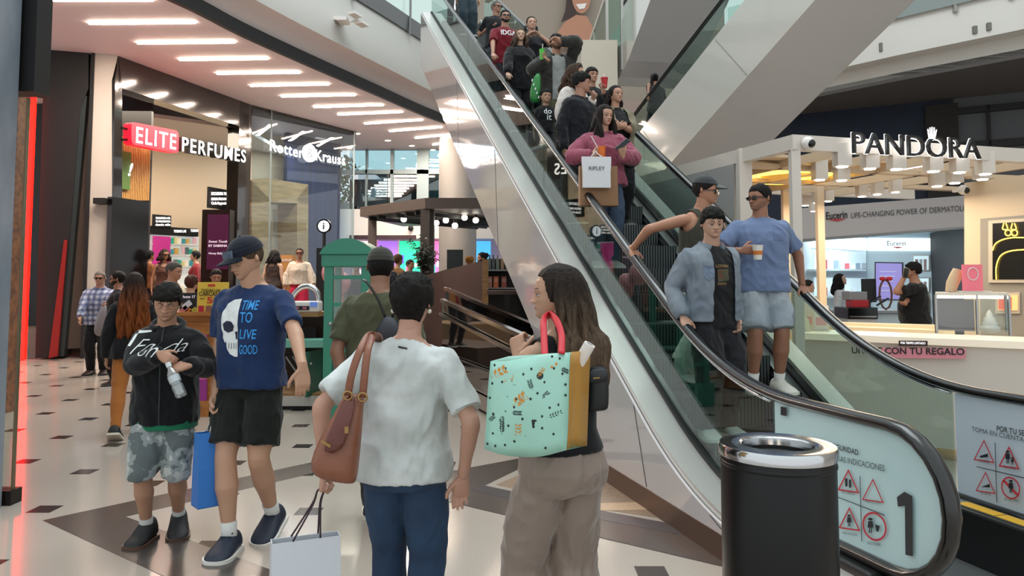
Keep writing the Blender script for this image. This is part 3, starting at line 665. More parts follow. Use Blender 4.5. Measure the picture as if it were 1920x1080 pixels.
for s_, x0, x1, y in (('RECUERDE', 1837, 1856, 866), ('RECUERDE', 1884, 1906, 878), ('RECUERDE', 1840, 1859, 926), ('NO SENTARSE', 1884, 1911, 938)): wtext(s_, SIGN2, x0, x1, y, y+3, 5, ink, rp, 'small_lettering')
wshape(SIGN2, [[(1866, 830), (1867.5, 830), (1871, 942), (1869.5, 942)], [(1832, 874), (1832, 875.5), (1925, 898), (1925, 896)]], ink, rp, 'divider_lines')
# yellow safety stickers along the black skirt by the landing
def deckpt(px, py, z): return G(px, py, z)
st = mat('yellow_sticker', '#d8a51c', .4); zt = .305
k = MB(); k.hexa([E1.pt(q, t, z) for z in (0, .30) for q, t in ((-.42, 1.02), (1.1, 1.02), (1.1, 1.16), (-.42, 1.16))]).build('skirt_housing', mat('skirt_black', '#161617', .35), es, bevel=.015)
k = MB(); k.hexa([E1.pt(q, t, z) for z in (.300, .304) for q, t in ((-.40, 1.05), (1.1, 1.05), (1.1, 1.15), (-.40, 1.15))]).build('skirt_top', steel, es)
for a, b, m_ in ((.62, .38, st), (.37, .16, st), (.15, -.04, st), (-.06, -.2, inkb), (-.21, -.36, white)):
    MB().hexa([E1.pt(q, t, z) for z in (.3045, .306) for q, t in ((b, 1.06), (a, 1.06), (a, 1.14), (b, 1.14))]).build('safety_sticker', m_, es)

# ---- second escalator rising across the hall
_q = P(1228, 165, 14.)
E2 = Esc(Vector((_q.x, _q.y, 0))-Vector((.451, -.893, 0))*8.1, (.451, -.893), 1.22, .577, .6, 0.)
E2.w = -E2.w
e2 = thing('escalator', 'long white clad escalator rising across the hall with one rider', 'escalator', E2.pt(0, .6, 0))
clad2 = mat('ivory_cladding', '#bdbbb4', .14, coat=.7); und = mat('underside_panel', '#bdbdbf', .25, coat=.5)
q2 = fr(.6, 17.5, 26)
for t, out in ((0., -1), (E2.W, 1)):
    MB().tube([E2.pt(q, t, E2.zr(q)) for q in q2], .045, 10, r2=.03).build('handrail', rubber, e2, smooth=True)
    thick_strip(E2, q2, t, .012, lambda q: E2.zr(q)-.74, lambda q: E2.zr(q)-.03).build('glass_panel', balg, e2)
    thick_strip(E2, q2, t+out*.13, .22, lambda q: E2.zr(q)-.79, lambda q: E2.zr(q)-.74).build('outer_deck', deckm, e2)
    thick_strip(E2, q2, t+out*.24, .02, lambda q: max(0, E2.zr(q)-2.0), lambda q: E2.zr(q)-.76).build('side_cladding', clad2, e2)
    for q in fr(2.4, 16.4, 7): MB().bar(E2.pt(q-.35, t+out*.252, E2.zr(q-.35)-.8), E2.pt(q+.35, t+out*.252, E2.zr(q+.35)-1.98), .012, .006).build('seam', mat('seam_grey', '#7c7b78', .5), e2)
R = [[E2.pt(q, -.23, E2.zr(q)-2.0), E2.pt(q, E2.W+.23, E2.zr(q)-2.0), E2.pt(q, E2.W+.23, E2.zr(q)-1.0), E2.pt(q, -.23, E2.zr(q)-1.0)] for q in fr(2.4, 17.5, 10)]
MB().rings(R).build('truss', und, e2)
# ---- third escalator higher up, seen from below
_q = P(1166, 122, 17.5)
E3 = Esc((_q.x+.24, _q.y, 0), (.16, -.987), 1.22, .55, .0, 7.5)
E3.w = -E3.w
e3 = thing('escalator', 'upper escalator seen from below, grey underside and white side', 'escalator', E3.pt(0, .6, 0))
q3 = fr(-.8, 8, 14)
for t, out in ((0., -1), (E3.W, 1)):
    MB().tube([E3.pt(q, t, E3.zr(q)) for q in q3], .045, 10, r2=.03).build('handrail', rubber, e3, smooth=True)
    thick_strip(E3, q3, t, .012, lambda q: E3.zr(q)-.74, lambda q: E3.zr(q)-.03).build('glass_panel', balg, e3)
    thick_strip(E3, q3, t+out*.24, .02, lambda q: E3.zr(q)-2.0, lambda q: E3.zr(q)-.76).build('side_cladding', clad2, e3)
MB().rings([[E3.pt(q, -.23, E3.zr(q)-2.0), E3.pt(q, E3.W+.23, E3.zr(q)-2.0), E3.pt(q, E3.W+.23, E3.zr(q)-1.0), E3.pt(q, -.23, E3.zr(q)-1.0)] for q in q3]).build('truss', und, e3)

# ---- upper floor at the head of the escalators
tan = mat('tan_wall', '#9c8f80', .6)
struct('wall_upper_back', MB().box(-2.2, 9, 31, 31.3, 6.4, 19), tan)
struct('wall_upper_band', MB().box(-2.2, 9, 30.7, 30.98, 6.4, 9.1), mat('pink_beige_wall', '#a38d82', .6))
_q = P(1090, 150, 17.4)
struct('floor_upper', MB().box(_q.x, 2.5, 17.4, 30.6, 6.05, 7.3), mat('upper_slab', '#bdb3a3', .6))
def uppoint(px, py, Y): return P(px, py, Y)
rt = thing('glass_railing', 'glass guard rail with white posts beside the head of the escalator', 'railing', P(1100, 170, 20.6))
pa, pb, pc = P(1096, 110, 22.5), P(1138, 60, 17.5), P(1166, 60, 17.5)
rg = glass('railing_glass', '#cfe0d8', .05)
for a, b in ((pa, pb), (pb, pc)):
    MB().hexa([(a.x, a.y, 7.3), (b.x, b.y, 7.3), (b.x, b.y+.02, 7.3), (a.x, a.y+.02, 7.3), (a.x, a.y, 8.4), (b.x, b.y, 8.4), (b.x, b.y+.02, 8.4), (a.x, a.y+.02, 8.4)]).build('glass_panel', rg, rt)
    MB().bar((a.x, a.y, 8.43), (b.x, b.y, 8.43), .07, .05).build('top_rail', white, rt)
for q in (pa, pa.lerp(pb, .5), pb, pc): MB().bar((q.x, q.y-.03, 6.6), (q.x, q.y-.03, 8.45), .08, .06).build('post', mat('post_grey', '#a5a39c', .4, .3), rt)
# big portrait poster on the upper wall: a plain smiling woman's head and shoulders
po = thing('wall_poster', 'huge portrait poster of a smiling woman on the upper wall', 'poster', P(1075, 60, 30.5))
YP = 30.6
def disc(px, py, rx, ry, m, name, off, n=28):
    mb = MB(); c = P(px, py, YP-off); s_ = 1/1385*YP
    mb.add([(c.x+rx*s_*math.cos(2*math.pi*i/n), YP-off, c.z+ry*s_*math.sin(2*math.pi*i/n)) for i in range(n)], [tuple(range(n))]); return mb.build(name, m, po, fix=False)
def ppoly(pts, m, name, off): return MB().add([P(x, y, YP-off) for x, y in pts], [tuple(range(len(pts)))]).build(name, m, po, fix=False)
skp = mat('poster_skin', '#b98468', .6); hairp = mat('poster_hair', '#3b2a24', .6)
ppoly([(1068, -60), (1060, 20), (1052, 42), (1078, 30), (1085, 0), (1090, -60)], hairp, 'printed_hair', .01)
ppoly([(1046, 60), (1058, 42), (1080, 28), (1100, 30), (1116, 60), (1120, 90), (1044, 90)], skp, 'printed_shoulder', .02)
disc(1090, -8, 18, 34, skp, 'printed_face', .03)
ppoly([(1080, 8), (1100, 6), (1096, 16), (1086, 17)], mat('poster_teeth', '#f0e6e0', .5), 'printed_smile', .05)

# ---- right hand upper gallery: fascia, slab, soffit, wall
g1 = [G(x, y, CE) for x, y in ((1380, 188), (1520, 163), (1700, 125), (1920, 82), (2150, 30))]
gp = [Vector((9.5, 27.)), Vector((g1[0].x, g1[0].y))]+[Vector((p.x, p.y)) for p in g1[1:]]
def sweep2(pts, prof):
    mb = MB(); R = []
    for i, p in enumerate(pts):
        d = (pts[min(i+1, len(pts)-1)]-pts[max(i-1, 0)]).normalized(); n = Vector((d.y, -d.x))
        R.append([(p.x-n.x*-o, p.y-n.y*-o, z) for o, z in prof])
    k = len(prof); return mb.add([q for r in R for q in r], [(i*k+j, i*k+j+1, (i+1)*k+j+1, (i+1)*k+j) for i in range(len(R)-1) for j in range(k-1)])
gp = gp[1:]
struct('trim_30', sweep2(gp, [(-.3, CE-.25), (0, CE-.2), (0, CE+.18), (.35, CE+.2)]), mat('fascia_step', '#d2cec8', .6))
struct('wall_upper_right', sweep2(gp, [(.35, CE+.2), (.35, CE+1.05)]), mat('fascia_white', '#dcd8d2', .6))
struct('trim_31', sweep2(gp, [(.42, CE+1.0), (.42, CE+1.42), (0, CE+1.42)]), mat('slab_grey', '#8a9492', .45, .2))
t = thing('glass_railing', 'glass guard rail along the upper gallery above the jewellery kiosk', 'railing', (gp[-2].x, gp[-2].y, CE+1.4))
sweep2(gp, [(.36, CE+1.4), (.36, CE+2.4)]).build('glass_panel', rg, t)
for f in (.35, .8):
    q = gp[2].lerp(gp[3], f); MB().bar((q.x-.05, q.y-.5, CE+.85), (q.x-.05, q.y-.5, CE+2.4), .09, .06).build('post', mat('post_grey', '#a5a39c', .4, .3), t)
fl = [Vector((p.x, p.y)) for p in gp]
n0 = G(1380, 226, CE-.3); n1 = G(1920, 172, CE-.3)
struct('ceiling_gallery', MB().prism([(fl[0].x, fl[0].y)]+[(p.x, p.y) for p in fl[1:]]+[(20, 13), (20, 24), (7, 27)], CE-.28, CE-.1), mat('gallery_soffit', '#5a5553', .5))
_a, _b = G(1470, 217, CE-.28), G(1920, 172, CE-.28)
NV = Wall((_a.x, _a.y), (_b.x, _b.y)); nvn = front(NV)
nvm = mat('navy_wall', '#0e2038', .6, col2='#0a182c', vscale=3)
struct('wall_navy_lower', MB().slab(NV.at(1250, 400)[:2], NV.at(1490, 400)[:2], 0, 3.1, .3), nvm); struct('wall_navy_upper', MB().slab(NV.at(1250, 400)[:2], NV.at(1795, 400)[:2], 3.1, CE-.28, .3), nvm)
brick = mat('dark_brick', '#2d2723', .7, col2='#1d1917', vscale=9, stretch=(1, 1, 7), bump=.3)
struct('column_brick', wbox(MB(), NV, 1738, 1800, 195, 420, .15, .3), brick)
struct('wall_grey_right', MB().slab(NV.at(1785, 300)[:2], NV.at(2080, 300)[:2], 3.1, CE-.2, .2), mat('grey_shutter', '#53565a', .5))
struct('trim_32', wbox(MB(), NV, 1785, 1935, 196, 208, .12, .1), blackm); struct('trim_33', wbox(MB(), NV, 1785, 1935, 262, 276, .12, .1), blackm)
for x in (1786, 1852): struct('trim_34', wbox(MB(), NV, x, x+6, 196, 290, .12, .1), blackm)
struct('wall_right_side', MB().box(20, 20.3, -3, 24, 0, 12), offwhite)
struct('wall_rear_upper', MB().box(3, 22, 41.5, 41.8, 0, 6.3), mat('rear_wall', '#8f8a86', .6))
struct('wall_gallery_back', MB().box(9.3, 21, 24.5, 24.8, CE, 16), mat('gallery_back', '#a9a59d', .6))
for px, py, s_, lab in ((1651, 92, .17, 'small grey loudspeaker box fixed to the white gallery fascia'), (1824, 60, .14, 'small grey wall lamp on the gallery fascia, left one of two'.replace('left', 'first')), (1850, 54, .14, 'small grey wall lamp on the gallery fascia, at the right end'.replace('at the right end', 'second, nearer the frame edge'))):
    GW = Wall(gp[2]-Vector((0, .35)), gp[3]-Vector((0, .35))) if px > 1700 else Wall(gp[1]-Vector((0, .35)), gp[2]-Vector((0, .35)))
    c = GW.at(px, py)
    tag(MB().box(c.x-s_/2, c.x+s_/2, c.y-.16, c.y+.03, c.z-s_*.6, c.z+s_*.6).build('wall_lamp' if px > 1700 else 'loudspeaker', mat('fitting_grey', '#77756f', .5), bevel=.01), lab, 'wall lamp' if px > 1700 else 'loudspeaker')
_b = None
for i in range(len(fas)-1):
    for f in (0, .25, .5, .75):
        p = fas[i].lerp(fas[i+1], f); d = (fas[i+1]-fas[i]).normalized(); n = Vector((d.y, -d.x)); q = p+n*.46; e = abs(q.x/q.y-ray(640, 42)[0])
        if _b is None or e < _b[0]: _b = (e, q, n)
_, pj, n = _b; z = EYE+ray(640, 42)[1]*pj.y; pj = Vector((pj.x, pj.y, z)); n = Vector((n.x, n.y, 0)); d = Vector((-n.y, n.x, 0)); t = thing('twin_floodlight', 'pale twin floodlight fixed to the curved white fascia', 'floodlight', pj)
MB().bar(pj+n*.02, pj+n*.45, .05).build('arm', white, t)
for s_, o_ in ((-.16, .06), (.12, -.06)): c = pj+n*.45+d*s_+Vector((0, 0, o_)); MB().bar(c-d*.15, c+d*.15, .2, .06).build('lamp_head', white, t, bevel=.01)

MB().box(pj.x-.18, pj.x+.05, pj.y-.3, pj.y, pj.z-.04, pj.z+.04).build('lamp_head', white, t); MB().box(pj.x-.02, pj.x+.2, pj.y-.45, pj.y-.1, pj.z-.1, pj.z-.02).build('lamp_head', white, t); MB().bar(pj, pj+Vector((-.05, 1.0, -.1)), .05).build('arm', white, t)
# ================================================================ jewellery kiosk by the escalator
kw = mat('kiosk_white', '#cfc6bc', .4); kbe = mat('kiosk_cream', '#cdb69a', .45); kgrey = mat('kiosk_grey', '#9a9896', .35, coat=.4)
K0 = P(1497, 620, 6.95); K0.z = 0
K2 = G(1190, 335, 2.93); K1 = G(1925, 281, 2.93); K0, K1, K2 = [Vector((p.x, p.y, 0)) for p in (K0, K1, K2)]; K3 = K1+K2-K0
KF = Wall(K0, K1); KL = Wall(K2, K0)
ki = thing('jewellery_kiosk', 'white jewellery kiosk with open slatted roof beside the escalator', 'kiosk', K0)
zt = 2.93; up = Vector((0, 0, 1))
def kb(a, b, z, wx=.10, wz=.14, name='roof_beam', m=kw): return MB().bar(a+up*z, b+up*z, wx, wz).build(name, m, ki)
kb(K0-KF.d*.05, K1+KF.d*2, zt-.07); kb(K2-(K0-K2).normalized()*.3, K0, zt-.07); kb(K2, K3+(K3-K2)*.6, zt-.07)
dl = (K2-K0)
for i in range(1, 6): kb(K0+KF.d*(i*.62), K2+KF.d*(i*.62), zt-.10, .05, .09, 'roof_slat', kbe)
for i in (1, 2): kb(K0+dl*(i/3), K0+dl*(i/3)+KF.d*4.4, zt-.12, .12, .05, 'roof_slat', kbe)
MB().prism([(K0+dl*.25+KF.d*.1)[:2], (K0+dl*.25+KF.d*1.9)[:2], (K2+KF.d*1.9)[:2], (K2+KF.d*.1)[:2]], zt-.06, zt-.03).build('roof_panel', kbe, ki)
def kpost(p, m=kw, s_=.085): MB().box(p.x-s_/2, p.x+s_/2, p.y-s_/2, p.y+s_/2, 0, zt).build('post', m, ki)
kpost(K0); kpost(K1+KF.d*.05)
q = K0.lerp(K2, .247); kpost(q, kw, .13)
for px in (1475, 1539): p = P(px, 480, 9.9); kpost(Vector((p.x, p.y, 0)), kbe, .09)
MB().slab((K0.lerp(K2, .28))[:2], K2[:2], 0, zt-.14, .05).build('side_panel', kgrey, ki)
# counters
c0 = G(1503, 624, 1.06); c1 = G(1935, 641, 1.06); c0 = Vector((c0.x, c0.y, 0)); c1 = Vector((c1.x, c1.y, 0)); cn = Vector((-(c1-c0).y, (c1-c0).x, 0)).normalized()
MB().hexa([(p.x, p.y, z) for z in (.1, 1.0) for p in (c0, c1, c1+cn*.6, c0+cn*.6)]).build('counter_front', kw, ki)
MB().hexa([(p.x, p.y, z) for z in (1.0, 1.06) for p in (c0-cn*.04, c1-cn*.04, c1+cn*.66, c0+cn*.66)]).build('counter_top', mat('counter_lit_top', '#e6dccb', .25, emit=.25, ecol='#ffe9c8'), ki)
KC = Wall(c0, c1)
for x0, x1, yy in ((1520, 1790, 604), (1560, 1770, 612)):
    a = G(x0, yy, 1.02); b = G(x1, yy+8, 1.02)
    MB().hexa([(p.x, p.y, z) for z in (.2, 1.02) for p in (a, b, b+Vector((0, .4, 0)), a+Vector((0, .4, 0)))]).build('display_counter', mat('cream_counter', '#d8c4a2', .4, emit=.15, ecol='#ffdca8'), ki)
wtext('POR TIEMPO LIMITADO', KC, 1691, 1737, 644, 645, 4, letw, wshape(KC, [[(1687, 638), (1741, 638.5), (1741, 648), (1687, 648)]], mat('maroon_label', '#3a2424', .5), ki, 'label', .05), off=.055)
lb = wshape(KC, [[(1655, 651), (1812, 653), (1812, 672), (1655, 670)]], mat('pink_banner', '#d98a94', .5), ki, 'banner', .05)
wtext('UN SET CON TU REGALO', KC, 1600, 1810, 662, 665, 12, inkb, lb, off=.056, bold=.02)
# sign
sg = thing('shop_sign', 'black backlit letters with a small crown over the kiosk roof edge', 'sign', KF.at(1715, 270))
def ktext(s_, off, dep, m, bold, name, grow=0.):
    KO = Wall((K0+front(KF)*off)[:2], (K1+front(KF)*off)[:2]); pa = KO.at(1597-grow, 288+grow*.6); pb = KO.at(1836+grow, 299+grow*.6)
    d = pb-pa; hh = (KF.at(1600, 249-grow*.6)-KF.at(1600, 288+grow*.6)).length
    mb = text_geo(s_, pa, Vector((d.x, d.y, 0)), up, width=Vector((d.x, d.y, 0)).length, height=hh*1.0, depth=dep, bold=bold)
    k = d.z/math.hypot(d.x, d.y); x_ = Vector((d.x, d.y, 0)).normalized(); mb.v = [(v[0], v[1], v[2]+k*((v[0]-pa.x)*x_.x+(v[1]-pa.y)*x_.y)) for v in mb.v]
    return mb.build(name, m, sg)
halo = glow('halo_white', '#ffffff', 1.8)
ktext('PANDORA', .16, .03, black, -.005, 'lettering'); ktext('PANDORA', .11, .012, halo, .018, 'backlight', 1.2)
cr = [[(1741, 260), (1754, 261), (1754, 257), (1741, 256)]]+[[(x, 257), (x+2.4, 257), (x+2.4+dx_, y), (x+dx_, y)] for x, dx_, y in ((1740.5, -2, 242), (1743.5, -1, 239), (1746.5, 0, 238), (1749.5, 1, 239), (1752, 2.5, 243))]
wshape(Wall((K0+front(KF)*.19)[:2], (K1+front(KF)*.19)[:2]), cr, halo, sg, 'crown', .0)
KB = Wall(K2-(K0-K2)*0, K3)
bs = thing('shop_sign', 'reversed white lettering on the far side of the kiosk roof', 'sign', KB.at(1660, 330))
pa = KB.at(1730, 324); pb = KB.at(1585, 352); d = pb-pa; hh = (KB.at(1600, 330)-KB.at(1600, 352)).length
text_geo('PANDORA', pa-KB.n*0, Vector((d.x, d.y, 0)), up, width=Vector((d.x, d.y, 0)).length, height=hh, depth=.03, bold=.04).build('lettering', letw, bs)
# square downlights
for k, (x, y) in enumerate([(1579, 312), (1631, 316), (1681, 317), (1750, 321), (1799, 323), (1847, 326), (1537, 337), (1578, 338), (1757, 349), (1790, 343), (1842, 336), (1616, 368), (1645, 364), (1679, 360), (1553, 377), (1532, 380), (1526, 396), (1487, 391), (1510, 385)]):
    c = G(x, y, 2.66)
    t = thing('square_downlight', 'white square spotlight under the jewellery kiosk roof slats', 'downlight', c, 'square spotlights under the kiosk roof')
    s_ = .068 if k < 11 else .06
    MB().box(c.x-s_, c.x+s_, c.y-s_, c.y+s_, 2.66, 2.88).build('housing', kw, t, bevel=.005); MB().cyl((c.x, c.y), s_*.75, 2.65, 2.662, 14).build('lamp', ledw, t)
rc = P(1488, 333, 9.0); t = thing('ring_lamp', 'yellow neon ring lamp under the kiosk ceiling', 'ceiling light', rc)
yn = glow('yellow_neon_glow', '#ffcf4a', 5.)
for r_, z in ((.52, 0), (.44, .04)): MB().tube([(rc.x+r_*math.cos(2*math.pi*i/40), rc.y+r_*math.sin(2*math.pi*i/40), rc.z+z) for i in range(40)], .018, 8, closed=True).build('neon_ring', yn, t, smooth=True)
for a in (0, 2.1, 4.2): MB().bar((rc.x+.5*math.cos(a), rc.y+.5*math.sin(a), rc.z), (rc.x+.5*math.cos(a), rc.y+.5*math.sin(a), 2.9), .01).build('hanger', kw, t)
light('kiosk_lamps', 'AREA', (4.0, 8.6, 2.6), 85, (1, .86, .66), 2.6, 2.0, aim=(4.0, 8.6, 0))
for px, py, lab, Y in ((1515, 268, 'white dome security camera on the kiosk corner post', 6.88), (1806, 356, 'white bullet security camera on the cream kiosk tower', 8.9)):
    c = P(px, py, Y); t = thing('security_camera', lab, 'camera', c)
    MB().ball(c, .06, 14, 8).build('body', white, t, smooth=True); MB().ball(c+Vector((.015, -.03, -.01)), .042, 12, 8).build('dome', black, t, smooth=True)
    MB().bar(c+Vector((-.02, .02, 0)), c+Vector((-.06, .1, 0)), .04).build('bracket', white, t)
# tower with neon framed window
KT = Wall(P(1808, 500, 9.0)[:2], P(1960, 500, 8.3)[:2])
tw = thing('kiosk_tower', 'cream display tower with a black neon outlined showcase window', 'display tower', KT.at(1860, 640))
wpoly(MB(), KT, [(1808, 640), (1990, 640), (1990, 318), (1808, 343)], 0, .7).build('body', kbe, tw)
wpoly(MB(), KT, [(1838, 640), (1990, 640), (1990, 398), (1838, 410)], -.0+ (.02 if front(KT).dot(KT.n) > 0 else -.02), .02).build('recess_frame', mat('tower_grey', '#8f877c', .5), tw)
so = lambda v: v if front(KT).dot(KT.n) > 0 else -v
wpoly(MB(), KT, [(1853, 530), (1990, 530), (1990, 405), (1853, 414)], so(.05), .03).build('window_frame', mat('tower_trim', '#c3b6a4', .4, .2), tw)
wpoly(MB(), KT, [(1861, 524), (1990, 524), (1990, 411), (1861, 419)], so(.055), .01).build('dark_pane', black, tw)
def neonline(pts, nm='neon_line'): MB().tube(cat_path([KT.at(x, y)+front(KT)*.08 for x, y in pts], 5), .006, 6).build(nm, yn, tw, smooth=True)
neonline([(1867, 470), (1872, 458), (1885, 450), (1905, 446), (1930, 446)]); neonline([(1874, 524), (1874, 500), (1882, 480), (1900, 471), (1930, 468)])
for cx in (1896, 1908): neonline([(cx+5.5*math.cos(a), 437+5.5*math.sin(a)) for a in [math.pi*2*i/10 for i in range(11)]])
for cx in (1890, 1906): neonline([(cx-2, 419), (cx-4, 430), (cx+5, 430), (cx+2, 419)])
wpoly(MB(), KT, [(1866, 588), (1912, 588), (1912, 548), (1866, 550)], so(.04), .02).build('lower_frame', mat('tower_trim', '#c3b6a4', .4), tw)
wpoly(MB(), KT, [(1871, 582), (1908, 582), (1908, 553), (1871, 555)], so(.05), .02).build('lit_niche', mat('niche_glow', '#f0b07a', .5, emit=.9, ecol='#f2a866'), tw)
wpoly(MB(), KT, [(1872, 580), (1896, 580), (1896, 557), (1872, 558)], so(.06), .01).build('red_card', mat('coral_card', '#d8604a', .5, emit=.3), tw)
# glass showcase on the counter with shell ornament, bust, pink card
a = P(1756, 622, 7.3); b = P(1894, 622, 7.0); z1 = P(1800, 553, 7.2).z
sc = thing('glass_showcase', 'lit glass jewellery showcase standing on the kiosk counter', 'showcase', (a.x, a.y, 1.06))
SW_ = Wall(a[:2], b[:2]); dn = -front(SW_)*.42
for p, q_ in ((a, b), (a+dn, b+dn), (a, a+dn), (b, b+dn), (a.lerp(b, .57), a.lerp(b, .57)+dn)):
    MB().add([(p.x, p.y, 1.06), (q_.x, q_.y, 1.06), (q_.x, q_.y, z1), (p.x, p.y, z1)], [(0, 1, 2, 3)]).build('glass_side', clear, sc, fix=False)
for p in (a, b, a+dn, b+dn, a.lerp(b, .57)): MB().bar((p.x, p.y, 1.06), (p.x, p.y, z1), .02).build('edge', steel, sc)
MB().hexa([(p.x, p.y, z) for z in (z1, z1+.025) for p in (a, b, b+dn, a+dn)]).build('top_frame', kw, sc)
MB().bar((a.x+.03, a.y+.03, z1-.02), (b.x-.03, b.y+.03, z1-.02), .025).build('lamp_strip', ledw, sc)
p = a+dn*.9; q_ = a.lerp(b, .55)+dn*.9; MB().hexa([(v.x, v.y, z) for z in (1.07, z1-.05) for v in (p, q_, q_+dn*.03, p+dn*.03)]).build('grey_back', mat('showcase_grey', '#7f7d88', .6), sc)
c = P(1856, 620, 7.25); c.z = 1.06
MB().lathe(c, [(.045, 0), (.085, .03), (.09, .06), (.06, .08), (.07, .10), (.05, .13), (.055, .145), (.03, .17), (.034, .18), (.008, .23)], 16).build('shell', white, None, smooth=True)
o = bpy.data.objects['shell']; o.name = 'shell_ornament'; tag(o, 'white spiral shell ornament inside the glass showcase', 'ornament')
c = P(1790, 551, 7.3); zz = z1+.026
t = tag(MB().tube([(c.x-.04, c.y, zz), (c.x-.02, c.y, zz+.08), (c.x+.02, c.y, zz+.16), (c.x+.04, c.y, zz+.22)], [.05, .06, .06, .045], 14, r2=[.03, .035, .035, .03]).build('necklace_bust', mat('bust_linen', '#c9ae8c', .6), smooth='auto'), 'tilted beige jewellery bust on top of the showcase', 'jewellery bust')
c0_ = P(1806, 552, 7.2); t = thing('pink_display_card', 'pink display card picturing a ring on top of the showcase', 'display card', (c0_.x, c0_.y, zz))
x1 = P(1844, 552, 7.2).x; zt_ = P(1820, 496, 7.2).z
MB().box(c0_.x, x1, c0_.y, c0_.y+.012, zz, zt_).build('card', mat('pink_card', '#e0707e', .5, emit=.15), t)
MB().tube([((c0_.x+x1)/2+.05*math.cos(i*.393), c0_.y-.004, zt_-.09+.06*math.sin(i*.393)) for i in range(16)], .006, 6, closed=True).build('printed_ring', mat('silver_print', '#d9c7c7', .4, .3), t)
MB().box(c0_.x-.03, x1+.08, c0_.y-.01, c0_.y+.15, zz, zz+.012).build('plinth', kw, t)
for px, py, Y, h_, lab in ((1514, 618, 7.75, .32, 'small white price card standing on the kiosk counter by the corner post'), (1541, 628, 7.6, .26, 'white leaflet holder with pink print on the kiosk counter')):
    c = P(px, py, Y); t = thing('counter_card', lab, 'display card', (c.x, c.y, 1.06)); MB().box(c.x-.075, c.x+.075, c.y, c.y+.01, 1.06, 1.06+h_).build('card', mat('card_white', '#d9cfc4', .5), t); MB().box(c.x-.06, c.x+.05, c.y-.002, c.y, 1.12, 1.2).build('print', mat('card_print', '#d8a0a0', .6), t); MB().box(c.x-.08, c.x+.08, c.y-.03, c.y+.05, 1.055, 1.065).build('foot', kw, t)
c = P(1482, 622, 7.6); tag(MB().rings([[(c.x+sx*w_, c.y+sy*d_, 1.06+h_) for sx, sy in ((-1, -1), (1, -1), (1, 1), (-1, 1))] for h_, w_, d_ in ((0, .17, .09), (.12, .16, .08), (.22, .08, .04), (.26, .05, .03))]).build('cream_cloth_bag', mat('cream_cloth', '#d8cdb4', .8), smooth='auto'), 'cream cloth bag slumped on the kiosk counter by the post', 'bag')

# ================================================================ skin care shop behind the kiosk
EU = Wall(NV.at(1490, 430, so(.0))[:2], NV.at(1830, 430)[:2]); ef = front(EU)
so2 = lambda v: v if front(EU).dot(EU.n) > 0 else -v
struct('wall_skincare_header', wpoly(MB(), EU, [(1480, 452), (1830, 424), (1830, 365), (1480, 392)], so2(.35), .3), mat('header_white', '#b9b3b2', .5))
struct('trim_40', wpoly(MB(), EU, [(1480, 455), (1830, 427), (1830, 423), (1480, 450)], so2(.36), .3), greym)
sg = thing('shop_sign', 'Eucerin name and slogan on the white header of the skin care shop', 'sign', EU.at(1600, 405))
E_ = Wall(EU.pt(0, 0, so2(.36))[:2], EU.pt(1, 0, so2(.36))[:2])
wtext('Eucerin', E_, 1549, 1589, 412, 409, 14, inkb, sg, off=.01, bold=.02)
wtext('LIFE-CHANGING POWER OF DERMATOLOGY', E_, 1596, 1832, 409, 394, 10, ink, sg, off=.01)
wshape(E_, [[(1552, 412), (1587, 409.5), (1570, 415)]], red, sg, 'red_swoosh', .012)
ci = glow('skincare_wall_glow', '#cfe6ec', .55); sw = mat('skincare_white', '#c3d3da', .5)
# interior side wall with shelves, back wall, light boxes
fl_ = EU.at(1508, 560); cr_ = P(1627, 560, 23.2); br_ = P(1748, 560, 22.2)
SL = Wall(fl_[:2], cr_[:2]); SB = Wall(cr_[:2], br_[:2])
struct('wall_skincare_side', MB().slab(fl_[:2], cr_[:2], 0, 3.2, .1), sw); struct('wall_skincare_back', MB().slab(cr_[:2], br_[:2], 0, 3.2, .1), sw)
er = EU.at(1830, 500); struct('wall_skincare_right', MB().slab(br_[:2], er[:2], 0, 3.2, .1), mat('dark_brickwork', '#2c2a2b', .7))
struct('ceiling_skincare', MB().prism([fl_[:2], er[:2], br_[:2], cr_[:2]], 3.02, 3.1), mat('skincare_ceiling', '#a9c3d2', .5))
light('skincare_lamp', 'AREA', (9.4, 20.6, 2.95), 130, (.85, .95, 1), 2.5, 1.6, aim=(9.4, 20.6, 0))
lbx = thing('light_box', 'glowing white light box lettered Eucerin inside the shop', 'light box', SB.at(1680, 460))
wpoly(MB(), SB, [(1628, 470), (1744, 470), (1744, 447), (1628, 446)], .05 if front(SB).dot(SB.n) > 0 else -.05, .04).build('panel', glow('lightbox_glow', '#eef8fa', 1.5), lbx)
wtext('Eucerin', SB, 1664, 1699, 461, 461, 9, mat('teal_letter', '#4f7377', .5), lbx, off=.06, bold=.01); wshape(SB, [[(1672, 463), (1695, 463), (1684, 466)]], red, lbx, 'red_swoosh', .06)
wpoly(MB(), SL, [(1525, 464), (1626, 470), (1626, 447), (1525, 437)], .05 if front(SL).dot(SL.n) > 0 else -.05, .04).build('side_panel', glow('lightbox_glow', '#eef8fa', 1.5), lbx)
